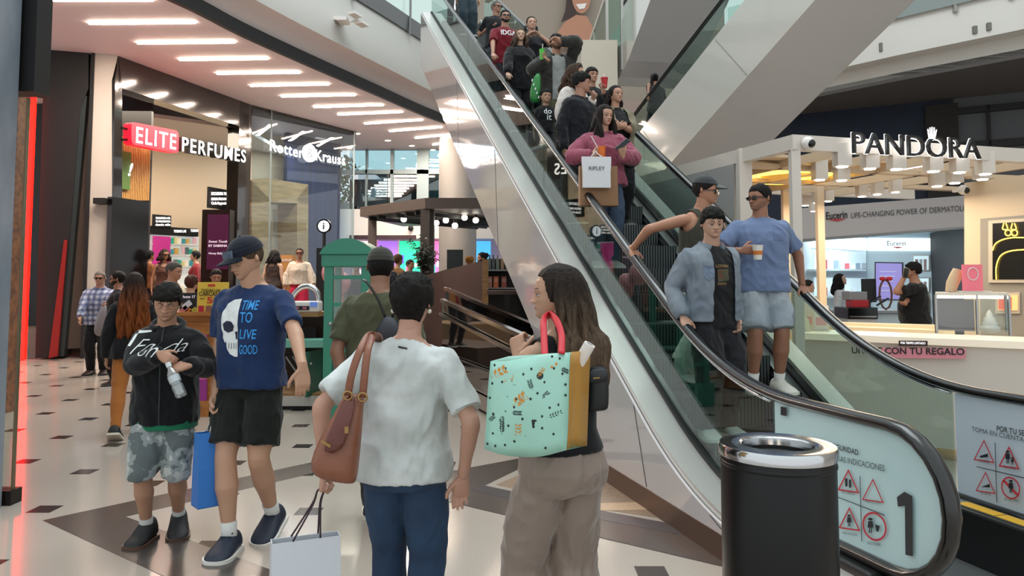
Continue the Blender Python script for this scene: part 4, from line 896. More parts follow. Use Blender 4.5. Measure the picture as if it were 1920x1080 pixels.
for r_, (y0, y1) in enumerate(((470, 508), (520, 558))):
    t = thing('wall_shelf', ['upper', 'lower'][r_]+' glass fronted shelf of skin care products on the white side wall', 'shelf', SL.at(1575, y1))
    wpoly(MB(), SL, [(1527, y1), (1624, y1-2), (1624, y1-4), (1527, y1-3)], front(SL).dot(SL.n)*.22, .2).build('shelf_board', sw, t)
    wpoly(MB(), SL, [(1527, y1), (1624, y1), (1624, y0+2), (1527, y0)], front(SL).dot(SL.n)*.02, .015).build('back_panel', ci, t)
    for k in range(9):
        x = 1530+k*10.4; h_ = rnd.uniform(8, 22); p = SL.at(x, y1-3)+front(SL)*.1
        tag(MB().box(p.x-.05, p.x+.05, p.y-.04, p.y+.04, p.z, p.z+h_*.0125).build('skincare_box', mat('sk_%d' % (k % 4), ['#b7bfc6', '#c05a60', '#d8dee2', '#8896a4'][k % 4], .5)), 'small skin care carton on the '+['upper', 'lower'][r_]+' glass fronted shelf', 'carton', ['cartons on the upper skin care shelf', 'cartons on the lower skin care shelf'][r_])
t = thing('lilac_poster', 'lilac poster with white text in a black frame on the shop back wall', 'poster', SB.at(1666, 520))
fo = front(SB).dot(SB.n)
wpoly(MB(), SB, [(1640, 562), (1693, 562), (1693, 492), (1640, 491)], fo*.05, .04).build('frame', blackm, t)
wpoly(MB(), SB, [(1642, 561), (1691, 561), (1691, 494), (1642, 493)], fo*.06, .02).build('print', mat('lilac', '#a08fd0', .5, emit=.25), t)
for k in range(5): wshape(SB, [[(1650, 508+k*9), (1682-k*3, 508+k*9), (1682-k*3, 510+k*9), (1650, 510+k*9)]], mat('lilac_text', '#d6cdf0', .5), t, 'text_line', .07)
for k, (y0, y1) in enumerate(((478, 508), (520, 548), (560, 590))):
    t = thing('wall_display', ['top', 'middle', 'bottom'][k]+' framed display on the skin care shop wall beside the dark doorway', 'wall display', SB.at(1728, y1))
    wpoly(MB(), SB, [(1711, y1), (1743, y1), (1743, y0), (1711, y0)], fo*.06, .05).build('frame', steel, t); wpoly(MB(), SB, [(1713, y1-2), (1741, y1-2), (1741, y0+2), (1713, y0+2)], fo*.07, .02).build('lit_back', ci, t)
    for q in range(3): wpoly(MB(), SB, [(1716+q*8, y1-2), (1721+q*8, y1-2), (1721+q*8, y0+8), (1716+q*8, y0+8)], fo*.10, .03).build('product', mat('prod_%d' % q, ['#8c5a50', '#b8b4b4', '#a08078'][q], .5), t)
# service counter, till and card readers
c = P(1640, 600, 13.0); a = P(1585, 590, 13.2); b = P(1700, 590, 13.2)
ct = thing('service_counter', 'white curved service counter with a grey top behind the kiosk', 'counter', (c.x, 13.2, 0))
MB().box(a.x, b.x, 13.2, 13.8, 0, 1.02).build('body', sw, ct, bevel=.03); MB().box(a.x-.05, b.x+.05, 13.1, 13.85, 1.02, 1.06).build('top', mat('counter_grey', '#8d8f92', .4), ct)
c = P(1617, 590, 12.4); t = thing('receipt_till', 'black and white till drawer with a red box on it behind the kiosk counter', 'till', (c.x, 12.4, 0))
MB().box(c.x-.24, c.x+.24, 12.4, 12.9, 0, .95).build('stand', mat('till_white', '#b5b7b6', .5), t); MB().box(c.x-.25, c.x+.25, 12.38, 12.9, .95, 1.14).build('drawer_body', black, t, bevel=.01)
MB().box(c.x-.22, c.x+.22, 12.37, 12.385, .98, 1.0).build('drawer_slot', steel, t); MB().box(c.x-.14, c.x+.14, 12.45, 12.7, 1.14, 1.26).build('red_box', mat('red_box', '#a81c28', .5), t, bevel=.01); MB().box(c.x-.16, c.x+.14, 12.5, 12.8, 1.26, 1.40).build('printer', mat('till_grey', '#84868a', .5), t, bevel=.01)
for k, (px, py) in enumerate(((1640, 562), (1655, 566))):
    p = P(px, py, 12.6); MB().bar(p-Vector((.10, 0, .06)), p+Vector((.10, 0, .06)), .05, .02).build('tablet_arm', black, t)
c = P(1630, 548, 13.4); t = thing('computer_screen', 'dark computer screen standing on the service counter', 'monitor', (c.x, 13.4, 1.06))
MB().box(c.x-.13, c.x+.13, 13.4, 13.44, 1.2, 1.62).build('screen', blackm, t, bevel=.01); MB().box(c.x-.03, c.x+.03, 13.42, 13.5, 1.08, 1.3).build('stand', blackm, t); MB().box(c.x-.1, c.x+.1, 13.35, 13.55, 1.06, 1.08).build('foot', blackm, t)
c = P(1682, 545, 12.9); t = thing('wreath_stand', 'small hoop decoration with a red bow on the service counter', 'decoration', (c.x, 13.3, 1.06))
MB().tube([(c.x+.11*math.cos(i*.524), 13.3, 1.34+.26*math.sin(i*.524)) for i in range(12)], .018, 8, closed=True).build('hoop', mat('twig', '#6b4a3c', .8), t, smooth=True)
for s_ in (-1, 1): MB().ball((c.x+s_*.06, 13.27, 1.62), .06, 10, 6, (1, .5, .7)).build('bow', mat('bow_red', '#c8202c', .5), t, smooth=True)

# ================================================================ phone case kiosk, craft table and phone booth display
pk = thing('phone_case_kiosk', 'pine phone case kiosk with a pink poster panel', 'kiosk', P(372, 790, 8.9))
a = P(330, 790, 8.75); b = P(407, 790, 8.75)
for z0, z1_, m_, n_ in ((.02, 1.17, pine, 'carcass'),): MB().box(a.x-.25, b.x, 8.78, 9.5, z0, z1_).build(n_, m_, pk)
for x0, x1, yt, yb, m_, n_ in ((330, 407, 605, 627, pine, 'top_rail'), (330, 407, 752, 790, pine, 'bottom_rail'), (391, 407, 605, 790, pine, 'stile'), (330, 343, 605, 790, pine, 'stile')): pbox(MB(), x0, x1, yt, yb, 8.745, .05).build(n_, m_, pk)
pbox(MB(), 345, 388, 625, 752, 8.77, .02).build('poster', mat('pink_poster', '#c05a88', .5, emit=.15, col2='#b04890', vscale=1.5), pk)
pbox(MB(), 345, 388, 712, 752, 8.765, .02).build('poster_base', mat('violet_poster', '#8a2a78', .5, emit=.1), pk)
for s_, x, y, h_ in (('COMPRA', 354, 666, 9), ('NIVEL', 352, 682, 9), ('$9.990', 352, 708, 13)):
    p = P(x, y, 8.75); q_ = P(x+31, y, 8.75); text_geo(s_, p, q_-p, up, width=(q_-p).length, depth=.004).build('lettering', letw if 0 else mat('print_white', '#e8d8e0', .5, emit=.3), pk)
MB().box(a.x-.3, b.x+.03, 8.68, 9.55, 1.17, 1.21).build('worktop', pine, pk)
ys = thing('price_sign', 'yellow card sign reading TODAS LAS CARCASAS 50%', 'sign', P(398, 598, 8.75))
pbox(MB(), 369, 428, 529, 597, 8.8, .03).build('card', mat('yellow_card', '#c9a83e', .5, emit=.12), ys)
def ptext(s_, x0, x1, y, Y, m_, par, name='lettering', bold=.02, h=None):
    p = P(x0, y, Y); q_ = P(x1, y, Y); return text_geo(s_, p, q_-p, up, width=(q_-p).length, height=(h*Y/1400 if h else None), depth=.003, bold=bold).build(name, m_, par)
dk = mat('print_brown', '#3a2c16', .5); rd = mat('print_red', '#c0302a', .5)
ptext('TODAS LAS', 377, 413, 547, 8.79, dk, ys); ptext('CARCASAS', 373, 418, 555, 8.79, dk, ys, h=8); ptext('50', 388, 411, 569, 8.79, rd, ys, bold=.03, h=12); ptext('%', 412, 421, 567, 8.79, rd, ys, h=9); ptext('TIENDA', 374, 384, 561, 8.79, dk, ys)
pbox(MB(), 390, 403, 533, 537, 8.79, .006).build('brand_mark', rd, ys)
for k, c_ in enumerate(('#b02438', '#8a5a48', '#6a5264')): pbox(MB(), 371+k*14, 382+k*14, 573, 595, 8.785, .01).build('printed_phone_case', mat('case_%d' % k, c_, .4), ys, bevel=.01)
bs = thing('phone_sign', 'black card sign with phone cases printed on it beside the yellow one', 'sign', P(352, 598, 8.7))
pbox(MB(), 336, 368, 549, 597, 8.85, .03).build('card', mat('black_card', '#1e1d20', .5), bs)
ptext('iPhone 17', 338, 366, 559, 8.84, letw if 0 else mat('print_white', '#e8d8e0', .5), bs)
for k, (x, y, c_) in enumerate(((350, 572, '#c9c6cc'), (344, 582, '#b86a6a'), (351, 587, '#d8742c'), (361, 585, '#a8a03a'))):
    p = P(x, y, 8.83); d1 = Vector((.045, 0, .035)); d2 = Vector((-.02, 0, .026)); MB().extr([p-d1-d2, p+d1-d2, p+d1+d2, p-d1+d2], Vector((0, .01, 0))).build('printed_phone_case', mat('pcase_%d' % k, c_, .4), bs)
# craft table right of the kiosk
a = P(500, 770, 9.2); b = P(606, 770, 9.2)
tb = thing('craft_table', 'open craft stand with a teal shelf and white plinth beside the green booth', 'stand', (a.x, 9.2, 0))
teal = mat('teal_paint', '#2f8a70', .4); tealp = mat('teal_pale', '#6fae9c', .4); booth = mat('booth_green', '#1f7d63', .35, coat=.3); boothd = mat('booth_dark_green', '#175c4a', .4)
MB().box(a.x-.2, b.x, 9.2, 10.1, .05, .17).build('plinth', mat('plinth_grey', '#b9b4ac', .5), tb); MB().box(a.x-.2, b.x, 9.25, 10.1, 0, .05).build('plinth_shadow_gap', blackm, tb)
MB().box(a.x-.2, b.x, 9.22, 10.1, .17, .2).build('floor_board', wood, tb)
for x in (a.x-.15, b.x-.05): MB().box(x, x+.05, 9.6, 9.65, .2, 1.15).build('leg', black, tb)
pbox(MB(), 480, 606, 638, 652, 9.15, .35).build('shelf', tealp, tb)
pbox(MB(), 480, 597, 586, 594, 9.4, .6).build('worktop', wood, tb)
MB().box(a.x-.2, b.x-.1, 10.05, 10.1, .2, 1.15).build('back_panel', mat('dark_cabinet', '#241a14', .5), tb)
q0 = P(577, 690, 9.1); q1 = P(604, 690, 9.5); MB().slab((q0.x, q0.y), (q1.x, q1.y), .17, P(580, 660, 9.1).z, .03).build('open_door', boothd, tb)
MB().ball(P(583, 682, 9.07), .015).build('door_knob', steel, tb)
c = P(560, 720, 9.6); ch = thing('folding_stool', 'dark folding stool tucked under the craft stand', 'stool', (c.x, 9.6, .2))
MB().box(c.x-.16, c.x+.16, 9.5, 9.8, .62, .66).build('seat', blackm, ch, bevel=.01)
for s_ in (-1, 1):
    for dy_ in (9.53, 9.77): MB().bar((c.x-.15*s_, dy_, .2), (c.x+.15*s_, dy_, .62), .02).build('leg', steel, ch)
MB().box(c.x-.16, c.x+.16, 9.78, 9.8, .66, .98).build('backrest', blackm, ch, bevel=.01)
c = P(570, 585, 9.5); zt_ = P(570, 586, 9.4).z
pr = thing('cutting_plotter', 'white vinyl cutting machine with a small blue screen on the craft stand', 'machine', (c.x, 9.5, zt_))
MB().box(c.x-.28, c.x+.2, 9.45, 9.65, zt_, zt_+.14).build('body', white, pr, bevel=.02); MB().box(c.x-.26, c.x+.08, 9.44, 9.46, zt_+.03, zt_+.08).build('slot', blackm, pr); MB().box(c.x+.09, c.x+.18, 9.44, 9.46, zt_+.07, zt_+.13).build('screen', mat('tiny_screen', '#5a78c0', .4, emit=.5), pr)
for k in range(3): MB().box(c.x-.2+k*.1, c.x-.15+k*.1, 9.435, 9.445, zt_+.04, zt_+.07).build('roller', mat('roller_pink', '#b05a70', .5), pr)
la = thing('arc_lamp', 'curved chrome tube lamp arching over the craft stand', 'lamp', (c.x, 9.7, zt_))
MB().tube(cat_path([P(545, 580, 9.7), P(548, 558, 9.7), P(562, 541, 9.7), P(580, 537, 9.7), P(594, 546, 9.7), P(598, 566, 9.7), P(598, 588, 9.7)], 6), .035, 12).build('tube', chrome, la, smooth=True)
# green phone booth
Yb = 8.3; xa = P(600, 790, Yb).x; xb = P(694, 790, Yb).x; zb_ = P(640, 745, Yb).z; ztop = P(640, 497, Yb).z; zap = P(640, 447, Yb).z
pb_ = thing('phone_booth', 'green old style phone booth display with glazed door panes', 'phone booth', ((xa+xb)/2, Yb, 0))
MB().box(xa-.03, xb+.03, Yb-.03, Yb+.6, 0, zb_).build('base', booth, pb_, bevel=.01)
def bpost(x0, x1, y0=0., y1=.06): MB().box(x0, x1, Yb+y0, Yb+y1, zb_, ztop).build('post', booth, pb_, bevel=.006)
bpost(xa+.02, xa+.12); bpost(xb-.12, xb-.02); bpost(xa+.02, xa+.09, .5, .57); bpost(xb-.09, xb-.02, .5, .57)
for y in (520, 571, 610, 658, 705): z = P(640, y, Yb).z; MB().box(xa+.1, xb-.1, Yb+.01, Yb+.05, z-.022, z+.022).build('glazing_bar', booth, pb_)
for y in (616, 672, 712): z = P(640, y, Yb).z; MB().box(xa+.1, xb-.1, Yb+.1, Yb+.5, z-.012, z+.012).build('inner_shelf', tealp, pb_)
MB().box(xa+.1, xb-.1, Yb+.02, Yb+.03, P(640, 608, Yb).z, ztop).build('glass', clear, pb_)
MB().box(xa+.1, xb-.1, Yb+.02, Yb+.03, zb_, P(640, 612, Yb).z).build('glass_lower', glass('green_glass', '#8fb8a8', .15), pb_)
MB().box(xa+.02, xb-.02, Yb+.56, Yb+.58, zb_, P(640, 625, Yb).z).build('back_panel', boothd, pb_)
MB().box(xa-.01, xb+.01, Yb-.02, Yb+.6, ztop-.02, ztop+.12).build('header', booth, pb_, bevel=.01)
n_ = 14; arc = [(xa-.03+(xb-xa+.06)*i/n_, ztop+.12+(zap-ztop-.12)*math.sin(math.pi*i/n_)**.6) for i in range(n_+1)]
MB().extr([(x, Yb-.04, z) for x, z in arc], (0, .66, 0)).build('domed_roof', booth, pb_, smooth='auto')
MB().ball((xa+.10, Yb-.015, P(640, 607, Yb).z), .022).build('door_knob', steel, pb_, smooth=True)
pinkb = mat('balloon_pink', '#d98a90', .35, coat=.3)
for k, (px, py, r_) in enumerate(((624, 512, .15), (640, 530, .13), (628, 548, .12))):
    c = P(px, py, 10.1+k*.2); t = thing('balloon', ['big pink balloon, topmost seen through the phone booth', 'pink balloon in the middle behind the phone booth', 'small pink balloon lowest behind the phone booth'][k], 'balloon', c)
    MB().ball(c, r_, 16, 10, (1, 1, 1.15)).build('balloon_skin', pinkb, t, smooth=True); MB().tube([(c.x, c.y, c.z-r_*1.15), (c.x+.02, c.y, c.z*.5), (c.x, c.y, 0)], .003, 5).build('string', white, t)
# information totem
c = P(607, 424, 12.0); it = thing('information_totem', 'black pole with a round white i sign on top', 'information sign', (c.x, 12.0, 0))
MB().extr([c+Vector((.115*math.cos(i*.262), 0, .115*math.sin(i*.262))) for i in range(24)], (0, .06, 0)).build('rim', black, it)
MB().extr([c+Vector((.09*math.cos(i*.262), -.006, .09*math.sin(i*.262))) for i in range(24)], (0, .03, 0)).build('disc', glow('disc_glow', '#f4f6fa', 1.6), it)
text_geo('i', c+Vector((0, -.01, -.055)), (1, 0, 0), up, height=.11, depth=.003, bold=.03, align='c').build('letter', inkb, it)
MB().cyl((c.x, 12.03), .03, 0, c.z-.1, 12).build('pole', black, it); a = P(592, 560, 12.0); b = P(612, 465, 12.0); MB().box(a.x, b.x, 12.0, 12.05, .4, b.z).build('board', blackm, it); MB().cyl((c.x, 12.03), .2, 0, .03, 20).build('foot', black, it)

# ================================================================ food kiosk, cafe partition and sunken escalator guard
br = mat('canopy_brown', '#4a403b', .5); cb = thing('canopy_kiosk', 'dark flat roofed kiosk canopy on brown posts', 'kiosk', P(803, 540, 17.0))
z1_ = P(797, 371, 17.0).z; z0_ = P(797, 391, 17.0).z
q = [G(675, 406, z0_), G(797, 391, z0_), G(960, 391, z0_)]; q.append(q[2]+Vector((-.2, 4.0, 0))); q.append(q[0]+Vector((.6, 3.4, 0)))
MB().prism([p[:2] for p in q], z0_, z1_).build('roof', br, cb)
for i in range(1, 7): a = q[0].lerp(q[1], i/7); b = a+(q[4]-q[0]); MB().bar((a.x, a.y+.1, z0_-.06), (b.x+2.0, b.y, z0_-.06), .05, .1).build('joist', blackm, cb)
for px, Y in ((698, 19.8), (797, 17.15), (806, 17.4)): p = P(px, 450, Y); MB().box(p.x-.10, p.x+.10, Y-.08, Y+.08, 0, z0_).build('post', br, cb)
for k, (px, py) in enumerate(((757, 411), (816, 401), (836, 413), (853, 423), (871, 408), (818, 418), (892, 413))):
    p = P(px, py, 18.5); t = thing('track_spotlight', 'small round spotlight under the dark kiosk canopy', 'spotlight', p, 'spotlights under the dark canopy'); MB().cyl((p.x, p.y), .04, p.z, z0_, 8).build('stem', blackm, t); MB().ball(p, .075, 10, 8).build('lamp', ledw, t)
pw = mat('partition_brown', '#3d2b28', .45, coat=.2); pt_ = thing('cafe_partition', 'brown cafe partition with an oak end post', 'partition', P(915, 600, 12.1))
a0, a1 = P(765, 524, 14.9), P(904, 489, 12.1); b0, b1 = Vector((a0.x, a0.y, 0)), Vector((a1.x, a1.y, 0)); dv = Vector((0, .14, 0))
MB().hexa([b0, b1, b1+dv, b0+dv, a0, a1, a1+dv, a0+dv]).build('panel', pw, pt_)
c0_ = P(915, 487, 12.1); MB().hexa([b1, Vector((c0_.x, 12.1, 0)), Vector((c0_.x, 12.3, 0)), b1+dv*1.4, a1+up*.02, c0_, c0_+dv*1.4, a1+dv*1.4+up*.02]).build('end_post', wood, pt_)
# sunken escalator: dark glass guard with chrome rails
dg = glass('smoked_glass', '#3a3836', .12, .03, .5); se = thing('escalator_guard', 'dark glass guard with chrome rails round the sunken escalator', 'guard rail', (0, 8, 0))
def guard(pn, Yn, pf, Yf, low):
    n_ = P(*pn, Yn); f_ = P(*pf, Yf); n0_ = Vector((n_.x, n_.y, .02)); f0_ = Vector((f_.x, f_.y, .02)); th_ = Vector((.03, 0, 0)); dz = Vector((0, 0, .03))
    MB().hexa([n0_, f0_, f0_+th_, n0_+th_, n_-dz, f_-dz, f_-dz+th_, n_-dz+th_]).build('glass_panel', dg, se)
    MB().bar(n_, f_, .07, .05).build('top_rail', chrome, se)
    if low:
        d1 = Vector((-.03, -.03, -.2)); MB().bar(n_+d1, f_+d1, .035, .035).build('lower_rail', chrome, se)
        d1 = Vector((-.03, -.03, .1)); MB().bar(n0_+d1, f0_+d1, .03, .16).build('kick_rail', steel, se); d1 = Vector((-.03, -.03, .5)); MB().bar(n0_+d1, f0_+d1, .02, .02).build('mid_seam', blackm, se)
guard((990, 634), 7.6, (829, 563), 11.2, 1); guard((1000, 611), 8.6, (836, 541), 12.0, 0)
# cafe shelf and table near the escalator side
tb = thing('cafe_table', 'brown cafe table on a dark leg behind the partition', 'table', P(945, 600, 12.9)); c = P(948, 545, 10.4)
MB().box(c.x-.25, c.x+.5, 10.2, 10.9, c.z-.05, c.z).build('tabletop', mat('table_brown', '#4a2e22', .4), tb); MB().box(c.x-.05, c.x+.05, 13.0, 13.1, 0, c.z-.05).build('leg', blackm, tb)
cs = thing('cafe_shelf', 'grey cafe counter shelf with bottles and cards on it', 'shelf', P(940, 520, 13.6)); p = P(935, 505, 13.6)
MB().box(p.x-.3, p.x+.6, 13.6, 14.0, p.z-.03, p.z).build('upper_board', greym, cs); q = P(935, 539, 13.6); MB().box(p.x-.3, p.x+.6, 13.6, 14.0, q.z-.03, q.z).build('lower_board', greym, cs); MB().box(p.x-.3, p.x+.6, 13.95, 14.0, 0, p.z+.2).build('back', mat('cafe_dark', '#1c1a1b', .6), cs)
for x_ in (p.x-.28, p.x+.55): MB().box(x_, x_+.04, 13.62, 13.94, 0, p.z).build('upright', greym, cs)
for k, (x, c_) in enumerate(((918, '#3c4a48'), (925, '#2c3436'), (933, '#56655a'), (942, '#8a6a50'), (950, '#2b2f31'))):
    u_ = P(x, 505, 13.75); tag(MB().lathe((u_.x, u_.y, p.z), [(.035, 0), (.037, .15), (.034, .17), (.014, .22), (.014, .27)], 12).build('bottle', mat('cafe_bottle_%d' % k, c_, .2, coat=.5), smooth='auto'), 'dark bottle standing on the cafe counter shelf', 'bottle', 'bottles on the cafe shelf')
for k, (x, c_) in enumerate(((918, '#b98070'), (930, '#d0724a'), (945, '#a0584c'))):
    u_ = P(x, 539, 13.75); t = thing('menu_card', ['pale pink menu card, first on the lower cafe shelf', 'orange menu card with rings, middle of the lower cafe shelf', 'red brown menu card, last on the lower cafe shelf'][k], 'menu card', (u_.x, u_.y, q.z))
    MB().box(u_.x-.045, u_.x+.045, u_.y, u_.y+.01, q.z, q.z+.2).build('card', mat('menu_%d' % k, c_, .5), t); MB().tube([(u_.x+.025*math.cos(i*.524), u_.y-.004, q.z+.13+.025*math.sin(i*.524)) for i in range(12)], .005, 5, closed=True).build('printed_ring', white, t)
# potted plant on the partition end
c = P(793, 524, 15.4); pp = thing('potted_plant', 'dark leafy plant in a low pot on the cafe partition', 'plant', c)
MB().box(c.x-.2, c.x+.2, c.y-.18, c.y+.2, 0, c.z-.02).build('planter_stand', mat('planter_dark', '#2a2220', .6), pp)
MB().lathe((c.x, c.y, c.z-.02), [(.14, 0), (.17, .16), (.15, .16), (.14, .12)], 16).build('pot', mat('pot_dark', '#2a2624', .6), pp, smooth='auto')
lf = MB(); stx = MB()
for i in range(16):
    a_ = rnd.uniform(0, 6.28); r_ = rnd.uniform(.05, .36); h_ = rnd.uniform(.35, .85)*(1-.4*r_); pts = cat_path([(c.x, c.y, c.z+.1), (c.x+r_*.4*math.cos(a_), c.y+r_*.4*math.sin(a_), c.z+.1+h_*.6), (c.x+r_*math.cos(a_), c.y+r_*math.sin(a_), c.z+.1+h_)], 6); stx.tube(pts, .006, 5)
    for p_ in pts[3:]:
        for k in range(2):
            b_ = rnd.uniform(0, 6.28); d = Vector((math.cos(b_), math.sin(b_), rnd.uniform(-.5, .5))).normalized(); s_ = d.orthogonal().normalized()*.022; l_ = rnd.uniform(.09, .15)
            lf.add([p_, p_+d*l_*.5+s_, p_+d*l_+Vector((0, 0, -.03)), p_+d*l_*.5-s_], [(0, 1, 2, 3)])
stx.build('stems', mat('stem', '#2e2a20', .7), pp); lf.build('leaves', mat('plant_leaf', '#2a3328', .5), pp, fix=False)
tag(P(0, 0, 1) and MB().box(P(838, 470, 13.9).x, P(868, 470, 13.9).x, 13.9, 13.95, .45, P(850, 468, 13.9).z).build('cafe_screen', mat('cafe_screen', '#1f2526', .5)), 'dark cafe till screen standing behind the partition', 'monitor')

# ================================================================ litter bin
bc = P(1457, 829, 2.76); zt_ = .965; r_ = .2
tb = thing('litter_bin', 'tall black cylindrical litter bin with a chrome ring top', 'bin', (bc.x, 2.76, 0))
binm = mat('bin_black', '#08090b', .38, 0., spec=.35)
MB().lathe((bc.x, 2.76, 0), [(r_-.004, 0), (r_, .01), (r_, zt_-.05), (r_-.004, zt_-.04)], 64).build('body', binm, tb, smooth='auto')
MB().lathe((bc.x, 2.76, 0), [(r_-.003, zt_-.075), (r_+.003, zt_-.07), (r_+.003, zt_-.06), (r_-.003, zt_-.055)], 64, caps=False).build('band', binm, tb, smooth=True)
MB().lathe((bc.x, 2.76, 0), [(r_-.01, zt_-.045), (r_+.006, zt_-.04), (r_+.008, zt_-.01), (r_+.002, zt_), (r_-.03, zt_-.002), (r_-.065, zt_+.002), (r_-.075, zt_-.004), (r_-.078, zt_-.03)], 64, caps=False).build('ring_top', chrome, tb, smooth='auto')
MB().lathe((bc.x, 2.76, 0), [(r_-.078, zt_-.03), (r_-.08, zt_-.3), (.0001, zt_-.3)], 48, caps=False).build('liner', mat('bin_liner', '#0c0c0d', .6), tb, smooth='auto')
# ================================================================ people
def unit(v): v = Vector(v); return v.normalized() if v.length > 1e-9 else Vector((0, 0, 1))
def ik(a, tgt, l1, l2, hint):
    d = tgt-a; L = d.length; m = (l1+l2)*.998
    if L > m: tgt = a+d*(m/L); d = tgt-a; L = m
    L = max(L, abs(l1-l2)*1.02+1e-4)
    x = (l1*l1-l2*l2+L*L)/(2*L); h = math.sqrt(max(0, l1*l1-x*x)); dn = d.normalized(); h_ = Vector(hint); h_ = h_-dn*h_.dot(dn)
    return a+dn*x+unit(h_)*h, tgt
def ell(c, xa, ya, rx, ry, n=16, e=2.0):
    out = []
    for j in range(n):
        a = 2*math.pi*j/n; ca, sa = math.cos(a), math.sin(a)
        if e != 2: ca = math.copysign(abs(ca)**(2/e), ca); sa = math.copysign(abs(sa)**(2/e), sa)
        out.append(c+xa*(rx*ca)+ya*(ry*sa))
    return out
def remesh(mb, voxel, smooth=4, name='m'):
    o = mb.build(name, mat('skin_tmp'), None, fix=True)
    m = o.modifiers.new('r', 'REMESH'); m.mode = 'VOXEL'; m.voxel_size = voxel; m.use_smooth_shade = True
    if smooth: s = o.modifiers.new('s', 'SMOOTH'); s.factor = .5; s.iterations = smooth
    dg = bpy.context.evaluated_depsgraph_get(); me = bpy.data.meshes.new_from_object(o.evaluated_get(dg)); old = o.data
    bpy.data.objects.remove(o); bpy.data.meshes.remove(old)
    v = np.empty(len(me.vertices)*3); me.vertices.foreach_get('co', v); v = v.reshape(-1, 3)
    f = [tuple(p.vertices) for p in me.polygons]; nn = np.empty(len(me.vertices)*3); me.vertices.foreach_get('normal', nn); bpy.data.meshes.remove(me)
    return v, f, nn.reshape(-1, 3)
def folds(v, n, amp, sc=(9, 9, 5), seed=0., mask=None):
    """cloth creases: soft ridges plus finer wrinkles"""
    off = Vector((seed*3.1, seed*1.7, seed)); amp = amp*2.6; d = np.empty(len(v))
    for i, p in enumerate(v):
        q = Vector((p[0]*sc[0]+p[2]*1.5, p[1]*sc[1], p[2]*sc[2]))+off; w = Vector((noise.noise(q*.7), noise.noise(q*.7+Vector((5, 1, 2))), 0))*.6; q = q+w
        d[i] = (1-abs(noise.noise(q))*2.4)*.55+(1-abs(noise.noise(q*2.1))*2.6)*.32+noise.noise(q*4.5)*.16
    if mask is not None: d = d*mask
    d -= d.mean()
    return v+n*(d*amp)[:, None]

# half width, half depth, forward offset along the torso, as shares of the standing height
TORSO = {'m': [(.46, .062, .05, 0), (.485, .088, .064, .002), (.525, .096, .070, .004), (.57, .089, .062, 0), (.61, .086, .060, -.003), (.66, .092, .066, -.004), (.715, .102, .072, -.004), (.755, .108, .068, -.002), (.79, .108, .058, .004), (.815, .090, .046, .008), (.83, .060, .038, .010), (.845, .037, .035, .008), (.875, .033, .034, -.002)],
 'f': [(.46, .066, .05, 0), (.485, .094, .066, .004), (.52, .102, .072, .006), (.57, .090, .062, .002), (.61, .076, .054, -.002), (.66, .078, .058, -.006), (.71, .086, .074, -.014), (.755, .092, .062, -.004), (.79, .092, .050, .004), (.815, .078, .040, .008), (.83, .050, .034, .010), (.845, .031, .030, .008), (.875, .028, .029, -.002)]}
TORSO['c'] = [(z, w*.97, d*1.0, o) for z, w, d, o in TORSO['m']]

